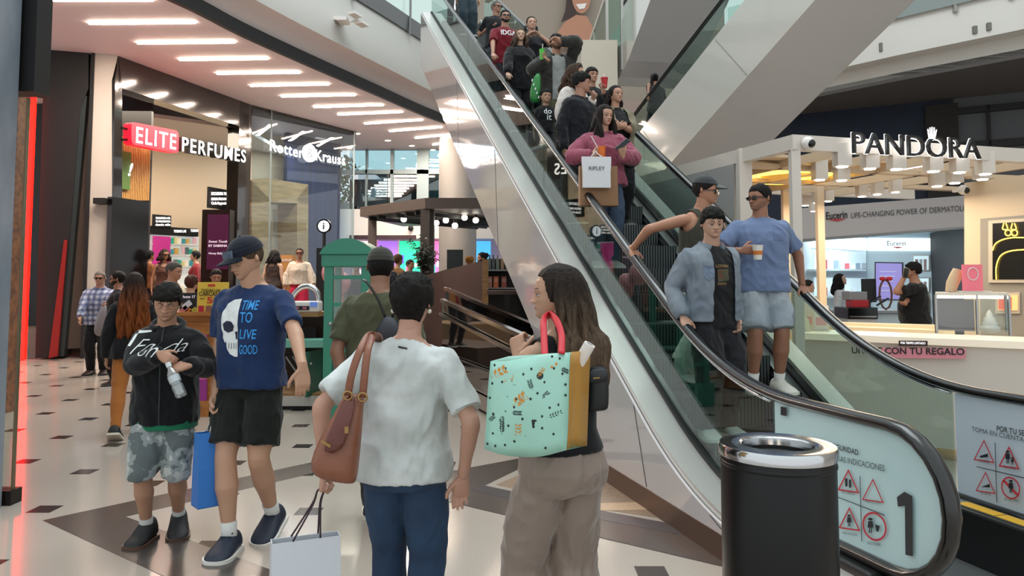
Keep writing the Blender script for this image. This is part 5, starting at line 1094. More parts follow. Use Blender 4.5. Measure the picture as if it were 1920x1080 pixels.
class Body:
    def __init__(s, H=1.72, sex='m', bulk=1., pos=(0, 0, 0), yaw=0, lean=0, side=0, twist=0, hip_yaw=0, feet=None, hands=None, elbows=None, knees=None, head=(0, 0, 0), foot_yaw=(12, -12), drop=0., hip=(0, 0), curl=(.35, .35), palm=None, pitch_feet=(0, 0), hand_dir=None, belly=0.):
        s.H = H; s.sex = sex; s.bulk = bulk; s.k = H/1.75; s.belly = belly
        s.M = Matrix.Translation(Vector(pos)) @ Matrix.Rotation(math.radians(yaw), 4, 'Z'); s.Mi = s.M.inverted()
        s.side_ = 1
        T = TORSO[sex]; R = math.radians
        fd = .006*H
        s.hipc = Vector((hip[0], hip[1], .53*H-drop))
        s.Rh = Matrix.Rotation(R(hip_yaw), 3, 'Z')
        s.Rc = Matrix.Rotation(R(hip_yaw+twist), 3, 'Z') @ Matrix.Rotation(R(side), 3, 'Y') @ Matrix.Rotation(R(lean), 3, 'X')
        hq = s.Rh.to_quaternion(); cq = s.Rc.to_quaternion()
        s.lev = {}
        p = s.hipc.copy(); z = .53; N = 24; pts = [(z, p.copy(), hq.copy())]
        for i in range(N):
            f = smoothstep((i+.5)/N*1.15); q = hq.slerp(cq, min(1, f)); p = p+q @ Vector((0, 0, .345*H/N)); z += .345/N; pts.append((z, p.copy(), q))
        s.sp = pts
        # shoulders, neck, head
        sw = {'m': .104, 'f': .090, 'c': .098}[sex]*(1+(bulk-1)*.5)
        s.sh = [s.tp(.787)[0]+s.tp(.787)[1] @ Vector((sx*sw*H, .004*H, .0)) for sx in (-1, 1)]     # 0 = the person's right (-x), 1 = left
        s.nk, q = s.tp(.875)
        hy, hp, hr = head
        s.Rhead = (Matrix.Rotation(R(hip_yaw+hy), 3, 'Z') @ Matrix.Rotation(R(hr), 3, 'Y') @ Matrix.Rotation(R(hp), 3, 'X'))
        s.hh = (.128 if sex != 'c' else .145)*H
        if sex == 'c': s.hh = .21*(H/1.5)**.4
        nb, q2 = s.tp(.845)
        s.hc = nb+q2 @ Vector((0, -.006*H, .035*H))+s.Rhead @ Vector((0, -.03*s.hh, .40*s.hh))
        # limbs
        s.ua, s.fa = .172*H, .150*H; s.th, s.sk = .245*H, .246*H
        W = lambda p: (s.Mi @ Vector(p))
        s.el, s.wr = [], []
        for i, sx in ((0, -1), (1, 1)):
            t = hands[i] if hands else None
            if t is None: t = s.sh[i]+Vector((sx*.05*H, -.015*H, -.312*H)); t = s.sh[i]+(s.Rh @ (t-s.sh[i]))
            else:
                t = W(t) if not isinstance(t, tuple) or t[0] != 'l' else s.sh[i]+s.Rh @ Vector(t[1])
            h = (elbows[i] if elbows and elbows[i] is not None else (sx*.6, 1, -.15))
            e, t = ik(s.sh[i], t, s.ua, s.fa, s.Rh @ Vector(h)); s.el.append(e); s.wr.append(t)
        s.hp_ = [s.hipc+s.Rh @ Vector((sx*.050*H, 0, -.012*H)) for sx in (-1, 1)]
        s.kn, s.an = [], []; s.fy = foot_yaw; s.fp = pitch_feet; s.hipyaw = hip_yaw
        for i, sx in ((0, -1), (1, 1)):
            t = feet[i] if feet and feet[i] is not None else (sx*.055*H, 0, 0)
            t = Vector(t)+Vector((0, .0, .045*H))
            h = knees[i] if knees and knees[i] is not None else (sx*.12, -1, 0)
            k_, t = ik(s.hp_[i], t, s.th, s.sk, Vector(h)); s.kn.append(k_); s.an.append(t)
        s.curl = curl; s.palm = palm or (None, None); s.hand_dir = hand_dir or (None, None)
    def tp(s, z):
        P_ = s.sp
        if z <= .53: return P_[0][1]+s.Rh @ Vector((0, 0, (z-.53)*s.H)), P_[0][2]
        x = min((z-.53)/(.345/24), 23.999); i = int(x); f = x-i
        return P_[i][1].lerp(P_[i+1][1], f), P_[i][2].slerp(P_[i+1][2], f)
    def world(s, p): return s.M @ Vector(p)
    def torso_rings(s, z0, z1, ease=0., front_ease=None, hang=0., flare=0., n=28, top_shrink=1.):
        T = TORSO[s.sex]; zs = sorted(set([z0, z1]+[t[0] for t in T if z0 < t[0] < z1]+[z0+(z1-z0)*i/10 for i in range(11)]))
        out = []; tz = [t[0] for t in T]
        for z in zs:
            w_, d_, o_ = [float(np.interp(z, tz, [t[j] for t in T])) for j in (1, 2, 3)]
            if s.belly and .5 < z < .72: d_ += s.belly*math.sin((z-.5)/.22*math.pi); o_ -= s.belly*.6*math.sin((z-.5)/.22*math.pi); w_ += s.belly*.4*math.sin((z-.5)/.22*math.pi)
            if hang and z < .525:
                w_, d_, o_ = [float(np.interp(.525, tz, [t[j] for t in T])) for j in (1, 2, 3)]
            if hang and z < .72:
                f = hang; cw, cdp = np.interp(.72, tz, [t[1] for t in T]), np.interp(.72, tz, [t[2] for t in T]); w_ = w_*(1-f)+max(w_, cw)*f; d_ = d_*(1-f)+max(d_, cdp)*f
            if hang: w_ += .005*smoothstep((.60-z)/.06); d_ += .007*smoothstep((.60-z)/.06)
            fl = flare*max(0, (.72-z)/.25); b = 1+(s.bulk-1)*(1 if z < .8 else .4)
            es_ = ease if z < .8 else ease*max(.25, 1-(z-.8)/.05)
            c, q = s.tp(z); xa = q @ Vector((1, 0, 0)); ya = q @ Vector((0, 1, 0))
            out.append(ell(c+ya*(o_*s.H), xa, ya, (w_*b)*s.H+es_+fl*.05, (d_*b)*s.H+es_+fl*.04, n, 2.3 if z < .8 else 2.0))
        return out
    def limb(s, mb, pts, rr, n=14, flat=1.):
        """tube along joints with extra in-between rings; rr = [(t along path, r)...]"""
        pts = [Vector(p) for p in pts]; L = [0.]
        for a, b in zip(pts, pts[1:]): L.append(L[-1]+(b-a).length)
        tot = L[-1]; ts = sorted(set([r[0] for r in rr]+[l/tot for l in L]+[rr[0][0]+(rr[-1][0]-rr[0][0])*i/10 for i in range(11)])); ts = [t for t in ts if rr[0][0] <= t <= rr[-1][0]]
        P_, R_ = [], []
        for t in ts:
            x = t*tot; i = 0
            while i < len(L)-2 and x > L[i+1]: i += 1
            seg = max(1e-6, L[i+1]-L[i]); P_.append(pts[i].lerp(pts[i+1], (x-L[i])/seg)); R_.append(float(np.interp(t, [r[0] for r in rr], [r[1] for r in rr])))
        # round the bend slightly
        for _ in range(2):
            Q = P_[:]
            for i in range(1, len(P_)-1): Q[i] = P_[i]*.6+(P_[i-1]+P_[i+1])*.2
            P_ = Q
        mb.tube(P_, R_, n, r2=[r*flat for r in R_]); return P_
    # ---- hands
    def hand_mb(s, i):
        k = s.k*(.93 if s.sex == 'f' else 1.0)*(.9 if s.sex == 'c' else 1); w = s.wr[i]; d = unit(w-s.el[i]); sx = -1 if i == 0 else 1
        if s.hand_dir[i] is not None: d = unit(s.Mi.to_3x3() @ Vector(s.hand_dir[i]))
        pn = s.palm[i]
        pn = s.Mi.to_3x3() @ Vector(pn) if pn is not None else s.Rh @ Vector((-sx, -.25, 0))     # palm normal
        pn = unit(pn-d*pn.dot(d)); sd = d.cross(pn)                                              # across the palm
        if (sd.dot(s.Rh @ Vector((0, -1, 0))) < 0): pass
        th_side = sd if (i == 0) else -sd
        # thumb side: for hanging hands the thumb points forward
        cu = s.curl[i]; mb = MB()
        R = []
        for t, a, b in ((-.035, .023, .021), (-.01, .0255, .0195), (.03, .036, .017), (.06, .041, .0155), (.085, .041, .014), (.097, .036, .010)):
            R.append(ell(w+d*t*k+pn*(.004*k if t > .02 else 0), sd, pn, a*k, b*k, 14, 2.6))
        mb.rings(R)
        kn = w+d*.085*k
        for f, (o, l, r) in enumerate(((.030, .074, .0088), (.0105, .082, .0092), (-.0095, .077, .0088), (-.028, .060, .0078))):
            b0 = kn+th_side*o*k-d*(.008*k if f == 3 else 0); ang = 0.; p = b0; pts = [b0-d*.02*k, b0]; c_ = cu*(1+.12*f)
            for sg_, fr_ in ((.45, .9), (.30, 1.2), (.25, .8)):
                ang += c_*fr_; dd = d*math.cos(ang)+pn*math.sin(ang)+th_side*(o*.9*(1-cu)); p = p+unit(dd)*l*sg_*k; pts.append(p)
            mb.tube(pts, [r*k*.95, r*k, r*k*.98, r*k*.9, r*k*.66], 10)
        b0 = w+d*.022*k+th_side*.026*k; dd = unit(d*.75+th_side*.75+pn*.35*(.4+cu)); p1 = b0+dd*.038*k; p2 = p1+unit(dd+d*.5+pn*cu*.7)*.032*k; p3 = p2+unit(dd*.4+d*.8+pn*cu*.9-th_side*cu*.5)*.026*k
        mb.tube([b0-dd*.015*k, b0, p1, p2, p3], [.013*k, .014*k, .0115*k, .0105*k, .0075*k], 10)
        return mb
    def grip(s, i):
        """a point in the closed hand, in world space"""
        d = unit(s.wr[i]-s.el[i]) if s.hand_dir[i] is None else unit(s.Mi.to_3x3() @ Vector(s.hand_dir[i]))
        return s.M @ (s.wr[i]+d*.085*s.k)
    def foot_frame(s, i):
        a = math.radians((s.fy[0] if i == 0 else s.fy[1])*-1+0); f = Matrix.Rotation(a, 3, 'Z') @ Vector((0, -1, 0))
        p = math.radians(s.fp[i]); f = Vector((f.x*math.cos(p), f.y*math.cos(p), -math.sin(p)))
        sd = Vector((-f.y, f.x, 0)).normalized(); return f, sd, sd.cross(f)*-1 if sd.cross(f).z < 0 else sd.cross(f)
    def body_mb(s):
        H = s.H; mb = MB(); b = s.bulk; fem = s.sex == 'f'
        mb.rings(s.torso_rings(.465, .862, -.011)); nb = s.tp(.83)[0]; nr = .035 if not fem else .0295; mb.tube([nb, nb.lerp(s.hc, .4), nb.lerp(s.hc, .7), s.hc], [nr*H*1.05, nr*H, nr*H, nr*H*.85], 16)
        ar = .9 if fem else 1.; ar *= (1+(b-1)*.8)
        for i in (0, 1):
            sp = s.tp(.775)[0]; s.limb(mb, [sp.lerp(s.sh[i], .45), s.sh[i], s.el[i], s.wr[i]], [(0, .03*H), (.12, .028*H*ar), (.22, .0275*H*ar), (.38, .026*H*ar), (.545, .0225*H*ar), (.62, .0245*H*ar), (.72, .0215*H*ar), (.88, .0165*H*ar), (1, .0148*H*ar)], 14)
            lg = 1+(b-1)*.7
            f, sd, up_ = s.foot_frame(i)
            s.limb(mb, [s.hipc.lerp(s.hp_[i], .6), s.hp_[i], s.kn[i], s.an[i]], [(0, .045*H), (.08, .046*H*lg), (.25, .046*H*lg), (.42, .041*H*lg), (.52, .034*H*lg), (.58, .034*H*lg), (.70, .0365*H*lg), (.84, .026*H*lg), (.95, .0205*H), (1, .021*H)], 16)
        return mb
HEADZ = [(.50, .02, .02, .02), (.485, .09, .07, .12), (.455, .165, .15, .235), (.40, .245, .24, .345), (.32, .300, .325, .42), (.22, .330, .385, .465), (.12, .342, .415, .482), (.04, .342, .425, .478), (-.03, .336, .415, .462), (-.10, .326, .41, .43), (-.17, .312, .415, .38), (-.24, .292, .42, .31), (-.31, .265, .42, .23), (-.38, .228, .412, .15), (-.44, .175, .392, .08), (-.485, .10, .34, .02), (-.50, .03, .25, -.05)]
def head_grid(nz, nf, fem, child):
    hz = [h[0] for h in HEADZ][::-1]; col = lambda j: [h[j] for h in HEADZ][::-1]
    zs = []
    for i in range(nz+1):
        t = i/nz; zs.append(-.5+1.*t)
    zs = [-.5+.006]+zs[1:-1]+[.4985]
    V = np.zeros((len(zs), nf, 3)); A = np.zeros(nf)
    for j in range(nf):
        u = j/nf; a = 2*math.pi*u; A[j] = a-.42*math.sin(a)   # 0 = front, denser there
    for i, z in enumerate(zs):
        w_, f_, b_ = [float(np.interp(z, hz, col(k))) for k in (1, 2, 3)]
        if fem: w_ *= (.97 if z > -.1 else .97-.10*min(1, (-.1-z)/.3))
        if child and z < -.1: w_ *= 1.02; f_ *= .97
        e = 2.25 if z < .25 else 2.0
        for j in range(nf):
            ca, sa = math.cos(A[j]), math.sin(A[j]); ca2 = math.copysign(abs(ca)**(2/e), ca); sa2 = math.copysign(abs(sa)**(2/e), sa)
            x = w_*sa2; y = -(f_ if ca > 0 else b_)*ca2; V[i, j] = (x, y, z)
    # features
    g = lambda d, s_: np.exp(-(d/s_)**2)
    X, Y, Z = V[..., 0], V[..., 1], V[..., 2]; fr_ = (Y < -.15)
    eye = g(np.abs(X)-.135, .075)*g(Z+.035, .055); Y += fr_*eye*.055
    brow = g(np.abs(X)-.12, .10)*g(Z-.05, .035); Y -= fr_*brow*(.012 if fem else .022)
    nz_ = np.clip((.03-Z)/.20, 0, 1)*(Z > -.20)*np.clip((Z+.205)/.035, 0, 1); ns = .036+.026*np.clip((.0-Z)/.18, 0, 1); Y -= fr_*np.exp(-(X/ns)**2)*nz_*(.105 if not child else .075)
    Y -= fr_*g(np.abs(X)-.055, .025)*g(Z+.165, .03)*.03
    lip = g(X, .095); Y -= fr_*lip*(g(Z+.255, .018)*.022+g(Z+.292, .020)*.026-g(Z+.273, .008)*.016); Y += fr_*lip*g(Z+.335, .03)*.016
    Y -= fr_*g(X, .08)*g(Z+.42, .05)*.02; Y -= fr_*g(np.abs(X)-.2, .07)*g(Z+.12, .06)*.015
    Y += fr_*g(np.abs(X)-.09, .03)*g(Z+.215, .05)*.008
    return V, A, zs
def add_grid(mb, G3, tr, close=True):
    nz, nf, _ = G3.shape; o = len(mb.v); mb.v += [tuple(tr(p)) for p in G3.reshape(-1, 3)]
    fs = []
    for i in range(nz-1):
        for j in range(nf):
            if not close and j == nf-1: continue
            fs.append((o+i*nf+j, o+i*nf+(j+1) % nf, o+(i+1)*nf+(j+1) % nf, o+(i+1)*nf+j))
    mb.f += fs; mb.m += [mb.mi]*len(fs); return o
def skinmat(c): return mat('skin_'+c.strip('#'), c, .5, sss=.08, bump=.05, bscale=120)
def make_person(label, group=None, skin='#b98a6c', hair=None, haircol='#15110f', top=None, bottom=None, shoes=None, beard=None, eyes='open', lod=1, extra=None, socks=None, lips=None, cap=None, shades=None, over=None, **kw):
    B = Body(**kw); H = B.H; k = B.k; M = B.M
    root = thing('person', label, 'person', M.translation, group)
    vox = {0: .007, 1: .010, 2: .016}[lod]
    fem = B.sex == 'f'; child = B.sex == 'c'
    # ---- body
    v, f, nn = remesh(B.body_mb(), vox, 3)
    mb = MB(); mb.v = [tuple(p) for p in v]; mb.f = list(f); mb.m = [0]*len(f)
    for i in (0, 1):
        h = B.hand_mb(i)
        if lod == 0: hv, hf, _ = remesh(h, .0042, 2); mb.add(hv, hf)
        else: mb.add(h.v, h.f)
    nz, nf = {0: (96, 96), 1: (64, 64), 2: (36, 40)}[lod]
    V, A, zs = head_grid(nz, nf, fem, child); hh = B.hh; hc = B.hc; Rh = B.Rhead
    tr = lambda p: hc+Rh @ (Vector(p)*hh)
    o0 = len(mb.f); add_grid(mb, V, tr); o1 = len(mb.f)
    ctr = np.array([[sum(V.reshape(-1, 3)[i-(len(mb.v)-V.shape[0]*V.shape[1])][c] for i in q)/4 for c in range(3)] for q in mb.f[o0:o1]])
    for n_, c in enumerate(ctr):
        x, y, z = abs(c[0]), c[1], c[2]
        if y < -.2:
            if abs(z+.276) < .034*(1-(x/.10)**2) and x < .10: mb.m[o0+n_] = 1
            elif .045 < x < .215 and abs(z-(.058+.03*math.sin((x-.05)*14)-.05*max(0, x-.15)*4)) < (.018 if not fem else .011)*(1.25-x*3): mb.m[o0+n_] = 2
        if beard:
            if (y < .06 and z < min(-.12, -.315+.95*max(0, x-.13)) and not (x < .05 and z > -.345)) or (x < .115 and -.245 < z < -.208): mb.m[o0+n_] = 3
    # ears
    for sx in (-1, 1):
        R = []
        for t in (0, .3, .6, .85, 1.):
            R.append([Vector((sx*(.315+.075*t), .035+.05*t*.7+.055*(1-.25*t)*math.cos(a)*(.5+.5*t), -.055+.105*(.55+.45*t)*math.sin(a)*(1. if math.sin(a) > 0 else .85))) for a in [2*math.pi*q/12 for q in range(12)]])
        e = MB().rings(R); mb.add([tr(p) for p in e.v], e.f)
    # eyes
    if eyes != 'none' and lod < 2 or eyes == 'force':
        for sx in (-1, 1):
            c = Vector((sx*.135, -.328, -.038)); r_ = .060
            e = MB().ball(c, r_, 16, 12); mb.mi = 4 if eyes != 'down' else 0; mb.add([tr(p) for p in e.v], e.f)
            if eyes != 'down':
                gz = Vector((0, -1, -.05)).normalized(); e = MB(); q = c+gz*(r_*.93); xd = Vector((1, 0, 0)); yd = Vector((0, 0, 1))
                e.add([q-gz*-.008]+[q+xd*(.033*math.cos(a))+yd*(.033*math.sin(a)) for a in [2*math.pi*t/14 for t in range(14)]], [(0, t+1, (t+1) % 14+1) for t in range(14)]); mb.mi = 5; mb.add([tr(p) for p in e.v], e.f)
            # lids and lash line
            mb.mi = 0; R = []
            for t in range(7):
                a = math.radians(72-t*(8.4 if eyes != 'down' else 17)); R.append([c+Vector((r_*1.05*math.sin(b)*math.cos(a)*1., -r_*1.05*math.cos(b)*math.cos(a), r_*1.05*math.sin(a))) for b in [math.radians(-85+170*q/10) for q in range(11)]])
            n_ = 11; e = MB(); e.add([p for r in R for p in r], [(i*n_+j, i*n_+j+1, (i+1)*n_+j+1, (i+1)*n_+j) for i in range(6) for j in range(10)]); mb.add([tr(p) for p in e.v], e.f)
            e = MB().tube([p+Vector((0, -.002, -.003)) for p in R[-1]], .006, 5); mb.mi = 2; mb.add([tr(p) for p in e.v], e.f); mb.mi = 0
            R2 = [c+Vector((r_*1.08*math.sin(b)*math.cos(-.42), -r_*1.08*math.cos(b)*math.cos(-.42), r_*1.08*math.sin(-.42))) for b in [math.radians(-80+160*q/8) for q in range(9)]]
            e = MB().tube(R2, .006, 5); mb.add([tr(p) for p in e.v], e.f)
    if child or True:
        pass
    hm = mat('hair_'+haircol.strip('#'), haircol, .62, var=.5, vscale=16, stretch=(6, 6, .7), spec=.22, bump=.9, bscale=34)
    sk_ = skinmat(skin)
    lc = lips or ('#a0605a' if fem else '#9c6a58')
    ms = [sk_, mat('lips_'+lc.strip('#'), lc, .4), mat('brow_'+haircol.strip('#'), haircol, .7), mat('beard_'+(beard or haircol).strip('#'), beard or haircol, .8, bump=.6, bscale=200), mat('eye_white', '#a8a09a', .25), mat('iris_dark', '#1d120d', .15)]
    mb.v = [tuple(M @ Vector(p)) for p in mb.v]
    me = mb.mesh('body')
    for x in ms: me.materials.append(x)
    me.polygons.foreach_set('material_index', mb.m)
    bm = bmesh.new(); bm.from_mesh(me); bmesh.ops.recalc_face_normals(bm, faces=bm.faces); bm.to_mesh(me); bm.free()
    body = link('body', me, root, smooth=True)
    B.root = root; B.bodyobj = body; B.vox = vox; B.lod = lod
    # ---- clothes
    if bottom: dress_bottom(B, root, **bottom)
    if top: B.top = dress_top(B, root, **top)
    if over: B.over = dress_top(B, root, **over)
    if shoes: make_shoes(B, root, **shoes)
    if socks: make_socks(B, root, socks)
    # ---- hair, cap, glasses
    def tw(p): return M @ tr(p)
    if hair: make_hair(B, root, V, A, zs, tw, hm, hair)
    if cap: make_cap(B, root, V, A, zs, tw, **cap)
    if shades is not None:
        mb = MB(); fc = mat('shade_frame', '#141213', .3); up_ = shades.get('up', 0)
        oz = .42 if up_ else -.035; oy = -.30 if up_ else -.465
        for sx in (-1, 1):
            R = [Vector((sx*(.135+.105*math.copysign(abs(math.cos(a))**.75, math.cos(a))), oy+.03*abs(math.cos(a))*(1 if math.cos(a)*1 > 0 else .3), oz+.072*math.copysign(abs(math.sin(a))**.8, math.sin(a)))) for a in [2*math.pi*t/18 for t in range(18)]]
            mb.extr(R, (0, .025, 0)); mb.bar((sx*.235, oy+.03, oz+.03), (sx*.36, oy+.12, oz+.03), .022, .04); mb.bar((sx*.36, oy+.11, oz+.03), (sx*.355, oy+.52, oz+.0), .02, .03)
        mb.bar((-.05, oy-.005, oz+.02), (.05, oy-.005, oz+.02), .03, .02)
        mb.v = [tuple(tw(p)) for p in mb.v]; mb.build('sunglasses', mat('shade_lens', shades.get('col', '#0c0b0c'), .15, spec=.5), root)
    if extra: extra(B, root, tw)
    return B
def cloth_mat(c, **k): return mat('cloth_'+str(c).strip('#')+('_'+k.pop('tag') if 'tag' in k else ''), c, .85, spec=.2, sheen=.15, bump=.12, bscale=260, **k)
def finish_cloth(B, v, f, name, m, root, cut=None, thick=0.):
    if cut is not None:
        keep = [q for q in f if not cut(Vector(np.mean([v[i] for i in q], axis=0)))]; f = keep
    mb = MB(); mb.v = [tuple(B.M @ Vector(p)) for p in v]; mb.f = list(f); mb.m = [0]*len(f)
    me = mb.mesh(name); me.materials.append(m); bm = bmesh.new(); bm.from_mesh(me)
    loose = [x for x in bm.verts if not x.link_faces]; bmesh.ops.delete(bm, geom=loose, context='VERTS'); bmesh.ops.recalc_face_normals(bm, faces=bm.faces)
    if cut is not None:
        bv = [x for x in bm.verts if x.is_boundary]
        for _ in range(10):
            new = []
            for x in bv:
                nb_ = [e.other_vert(x).co for e in x.link_edges if e.is_boundary]
                new.append(x.co.lerp(sum(nb_, Vector())/len(nb_), .6) if len(nb_) == 2 else x.co.copy())
            for x, c in zip(bv, new): x.co = c
    bm.to_mesh(me); bm.free()
    o = link(name, me, root, smooth=True)
    if thick: s_ = o.modifiers.new('s', 'SOLIDIFY'); s_.thickness = thick; s_.offset = 1
    return o
def dress_top(B, root, col='#333333', name='shirt', hem=.50, sleeve=.3, ease=.012, hang=.8, flare=0., neck=.835, amp=.006, open_=None, strap=False, hood=False, m=None, rsl=1.25, cuff=None, seed=1., collar=None, neckcut=True, sleeve_r=None):
    H = B.H; mb = MB(); fem = B.sex == 'f'; b = (1+(B.bulk-1)*.8)*(.92 if fem else 1)
    mb.rings(B.torso_rings(hem, neck, ease, hang=hang, flare=flare, n=32))
    for i in (0, 1):
        if sleeve <= 0: continue
        sp = B.tp(.775)[0]; L0 = (B.sh[i]-sp.lerp(B.sh[i], .45)).length; tot = L0+B.ua+B.fa; te = (L0+sleeve*(B.ua+B.fa))/tot; e = ease*rsl
        rr = [(0, .030*H+e*.1), (.12, .031*H*b+e*.3), (.25, .029*H*b+e*.55), (.40, .027*H*b+e*.75), (.55, .0245*H*b+e*.85), (.72, .022*H*b+e*.85), (.9, .018*H*b+e*.8), (1., .0155*H*b+e*.75)]
        if sleeve_r: rr = [(t, r*sleeve_r if t > .2 else r) for t, r in rr]
        rr = [r for r in rr if r[0] < te-.02]+[(te, float(np.interp(te, [r[0] for r in rr], [r[1] for r in rr])))]
        B.limb(mb, [sp.lerp(B.sh[i], .45), B.sh[i], B.el[i], B.wr[i]], rr, 16)
        if cuff and sleeve > .9:
            q = B.el[i].lerp(B.wr[i], .86); mb.tube([q, B.wr[i]], .018*H*b+e*.5, 14)
    v, f, n = remesh(mb, B.vox*1.05, 5)
    v = folds(v, n, amp*(1. if B.lod < 2 else .8), (7, 7, 4.5), seed+B.H*7)
    cutf = None
    if strap or open_ or neckcut:
        c0, q0 = B.tp(.83); q0i = q0.inverted(); nb = B.tp(.845)[0]
        def cutf(p):
            l = q0i @ (p-c0)
            if strap:
                # tank top: bare shoulders and arms, scooped neck
                if abs(l.x) > .068*H and l.z > -.10*H and abs(l.x) > (.068+.05*max(0, (-l.z/H-.03)/.07))*H: return True
                if l.z > -.055*H and abs(l.x) < .042*H: return True
            if open_:
                l2 = q0i @ (p-c0)
                if l2.y < -.01*H and open_[0]*H < l2.x < open_[1]*H and l2.z < .02*H: return True
                if abs(l2.z-((hem-.83)*H)) < .012*H: return True
            return False
    o = finish_cloth(B, v, f, name, m or cloth_mat(col), root, cutf, .006 if (open_ or strap) else 0.)
    if hood or collar:
        nb, q = B.tp(.842); R = []
        mb = MB(); n_ = 20; w0 = .052*H; 
        pts = []
        for a in [math.radians(-150+300*t/n_) for t in range(n_+1)]:
            z = -.012*H-.020*H*max(0, -math.cos(a))**2+.012*H*max(0, math.cos(a)); pts.append(nb+q @ Vector((w0*math.sin(a)*1.05, w0*1.0*math.cos(a)+.004*H, z)))
        if hood: mb.tube(pts, [.012*H+.016*H*max(0, math.cos(math.radians(-150+300*t/n_)))**1 for t in range(n_+1)], 10); nm = 'hood'
        else: mb.tube(pts, [.007*H]*(n_+1), 8, r2=[.016*H]*(n_+1)); nm = 'collar'
        mb.v = [tuple(B.M @ Vector(p)) for p in mb.v]; mb.build(nm, m or cloth_mat(col), o, smooth=True)
    return o
def dress_bottom(B, root, col='#2b3550', name='trousers', length=1., ease=.010, flare=0., rise=.575, amp=.005, m=None, seed=2., knee=None, hipe=None):
    H = B.H; mb = MB(); b = 1+(B.bulk-1)*.7
    mb.rings(B.torso_rings(.468, rise, hipe if hipe is not None else ease*.7, n=28))
    for i in (0, 1):
        path = [B.hipc.lerp(B.hp_[i], .6), B.hp_[i], B.kn[i], B.an[i]]
        rr = [(0, .045*H), (.08, .050*H*b+ease*.45), (.25, .051*H*b+ease*.9), (.42, .043*H*b+ease*1.2), (.53, .037*H*b+ease*1.3+flare*.25), (.70, .037*H*b+ease*1.1+flare*.6), (.88, .028*H*b+ease*1.2+flare*.9), (1., .024*H*b+ease*1.3+flare)]
        if length < 1: rr = [r for r in rr if r[0] < length-.02]+[(length, float(np.interp(length, [r[0] for r in rr], [r[1] for r in rr])))]
        B.limb(mb, path, rr, 18)
    v, f, n = remesh(mb, B.vox*1.05, 4)
    zz = (v[:, 2]-B.M.inverted().translation.z*0)/H
    v = folds(v, n, amp, (8, 8, 4), seed+B.H*3)
    return finish_cloth(B, v, f, name, m or cloth_mat(col), root)
def foot_rings(B, i, sc=1., z0=0., z1=1., wd=1.):
    """cross-sections of a shoe from heel to toe"""
    H = B.H; f, sd, up_ = B.foot_frame(i); a = B.an[i]; base = a-up_*(.045*H)+Vector((0, 0, 0)); L_ = .150*H*sc; R = []
    for t, w_, h in ((-.27, .020, .052), (-.24, .030, .060), (-.12, .033, .062), (.02, .034, .060), (.18, .036, .050), (.36, .040, .038), (.52, .040, .030), (.64, .034, .024), (.715, .022, .017), (.735, .010, .012)):
        R.append((base+f*(t*L_), w_*H*sc*wd, h*H*sc))
    return R, f, sd, up_
def make_shoes(B, root, col='#15161a', sole='#d8d4cc', kind='sneaker', lace=None, m=None):
    for i in (0, 1):
        R, f, sd, up_ = foot_rings(B, i, 1.06); mb = MB(); sl = MB(); Q = []; S = []; st = .014*B.k
        hi = 1.35 if kind == 'boot' else 1.
        for c, w_, h in R:
            hh = h*(hi if (c-R[0][0]).dot(f) < .09*B.H else 1.)
            Q.append([c+sd*(w_*.97*x)+up_*(st+(hh-st)*y) for x, y in ((-1, 0), (-1, .35), (-.82, .75), (-.4, 1), (.4, 1), (.82, .75), (1, .35), (1, 0))])
            S.append([c+sd*(w_*1.05*x)+up_*(st*1.6*y) for x, y in ((-1, 0), (-1.02, 1), (1.02, 1), (1, 0))])
        mb.rings(Q); mb.v = [tuple(B.M @ Vector(p)) for p in mb.v]; o = mb.build('shoe', m or mat('shoe_'+col.strip('#'), col, .6, bump=.1, bscale=200), root, smooth=True)
        sb = o.modifiers.new('s', 'SUBSURF'); sb.levels = 1; sb.render_levels = 1
        sl.rings(S); sl.v = [tuple(B.M @ Vector(p)) for p in sl.v]; sl.build('sole', mat('sole_'+sole.strip('#'), sole, .6), o, smooth='auto')
        if lace:
            lb = MB()
            for t in range(4):
                c, w_, h = R[3]; c = c+f*(.02+.018*t)*B.k; hh = h*(1-.13*t); lb.bar(c-sd*w_*.5+up_*hh*.98, c+sd*w_*.5+up_*hh*.98, .007, .007)
            lb.v = [tuple(B.M @ Vector(p)) for p in lb.v]; lb.build('lace', mat('lace_'+lace.strip('#'), lace, .7), o)
def make_socks(B, root, col):
    for i in (0, 1):
        d = unit(B.kn[i]-B.an[i]); mb = MB(); mb.tube([B.an[i]-d*.01, B.an[i]+d*.03*B.k, B.an[i]+d*.085*B.k], [.026*B.H, .0235*B.H, .0265*B.H], 14); mb.v = [tuple(B.M @ Vector(p)) for p in mb.v]; mb.build('sock', cloth_mat(col), root, smooth=True)
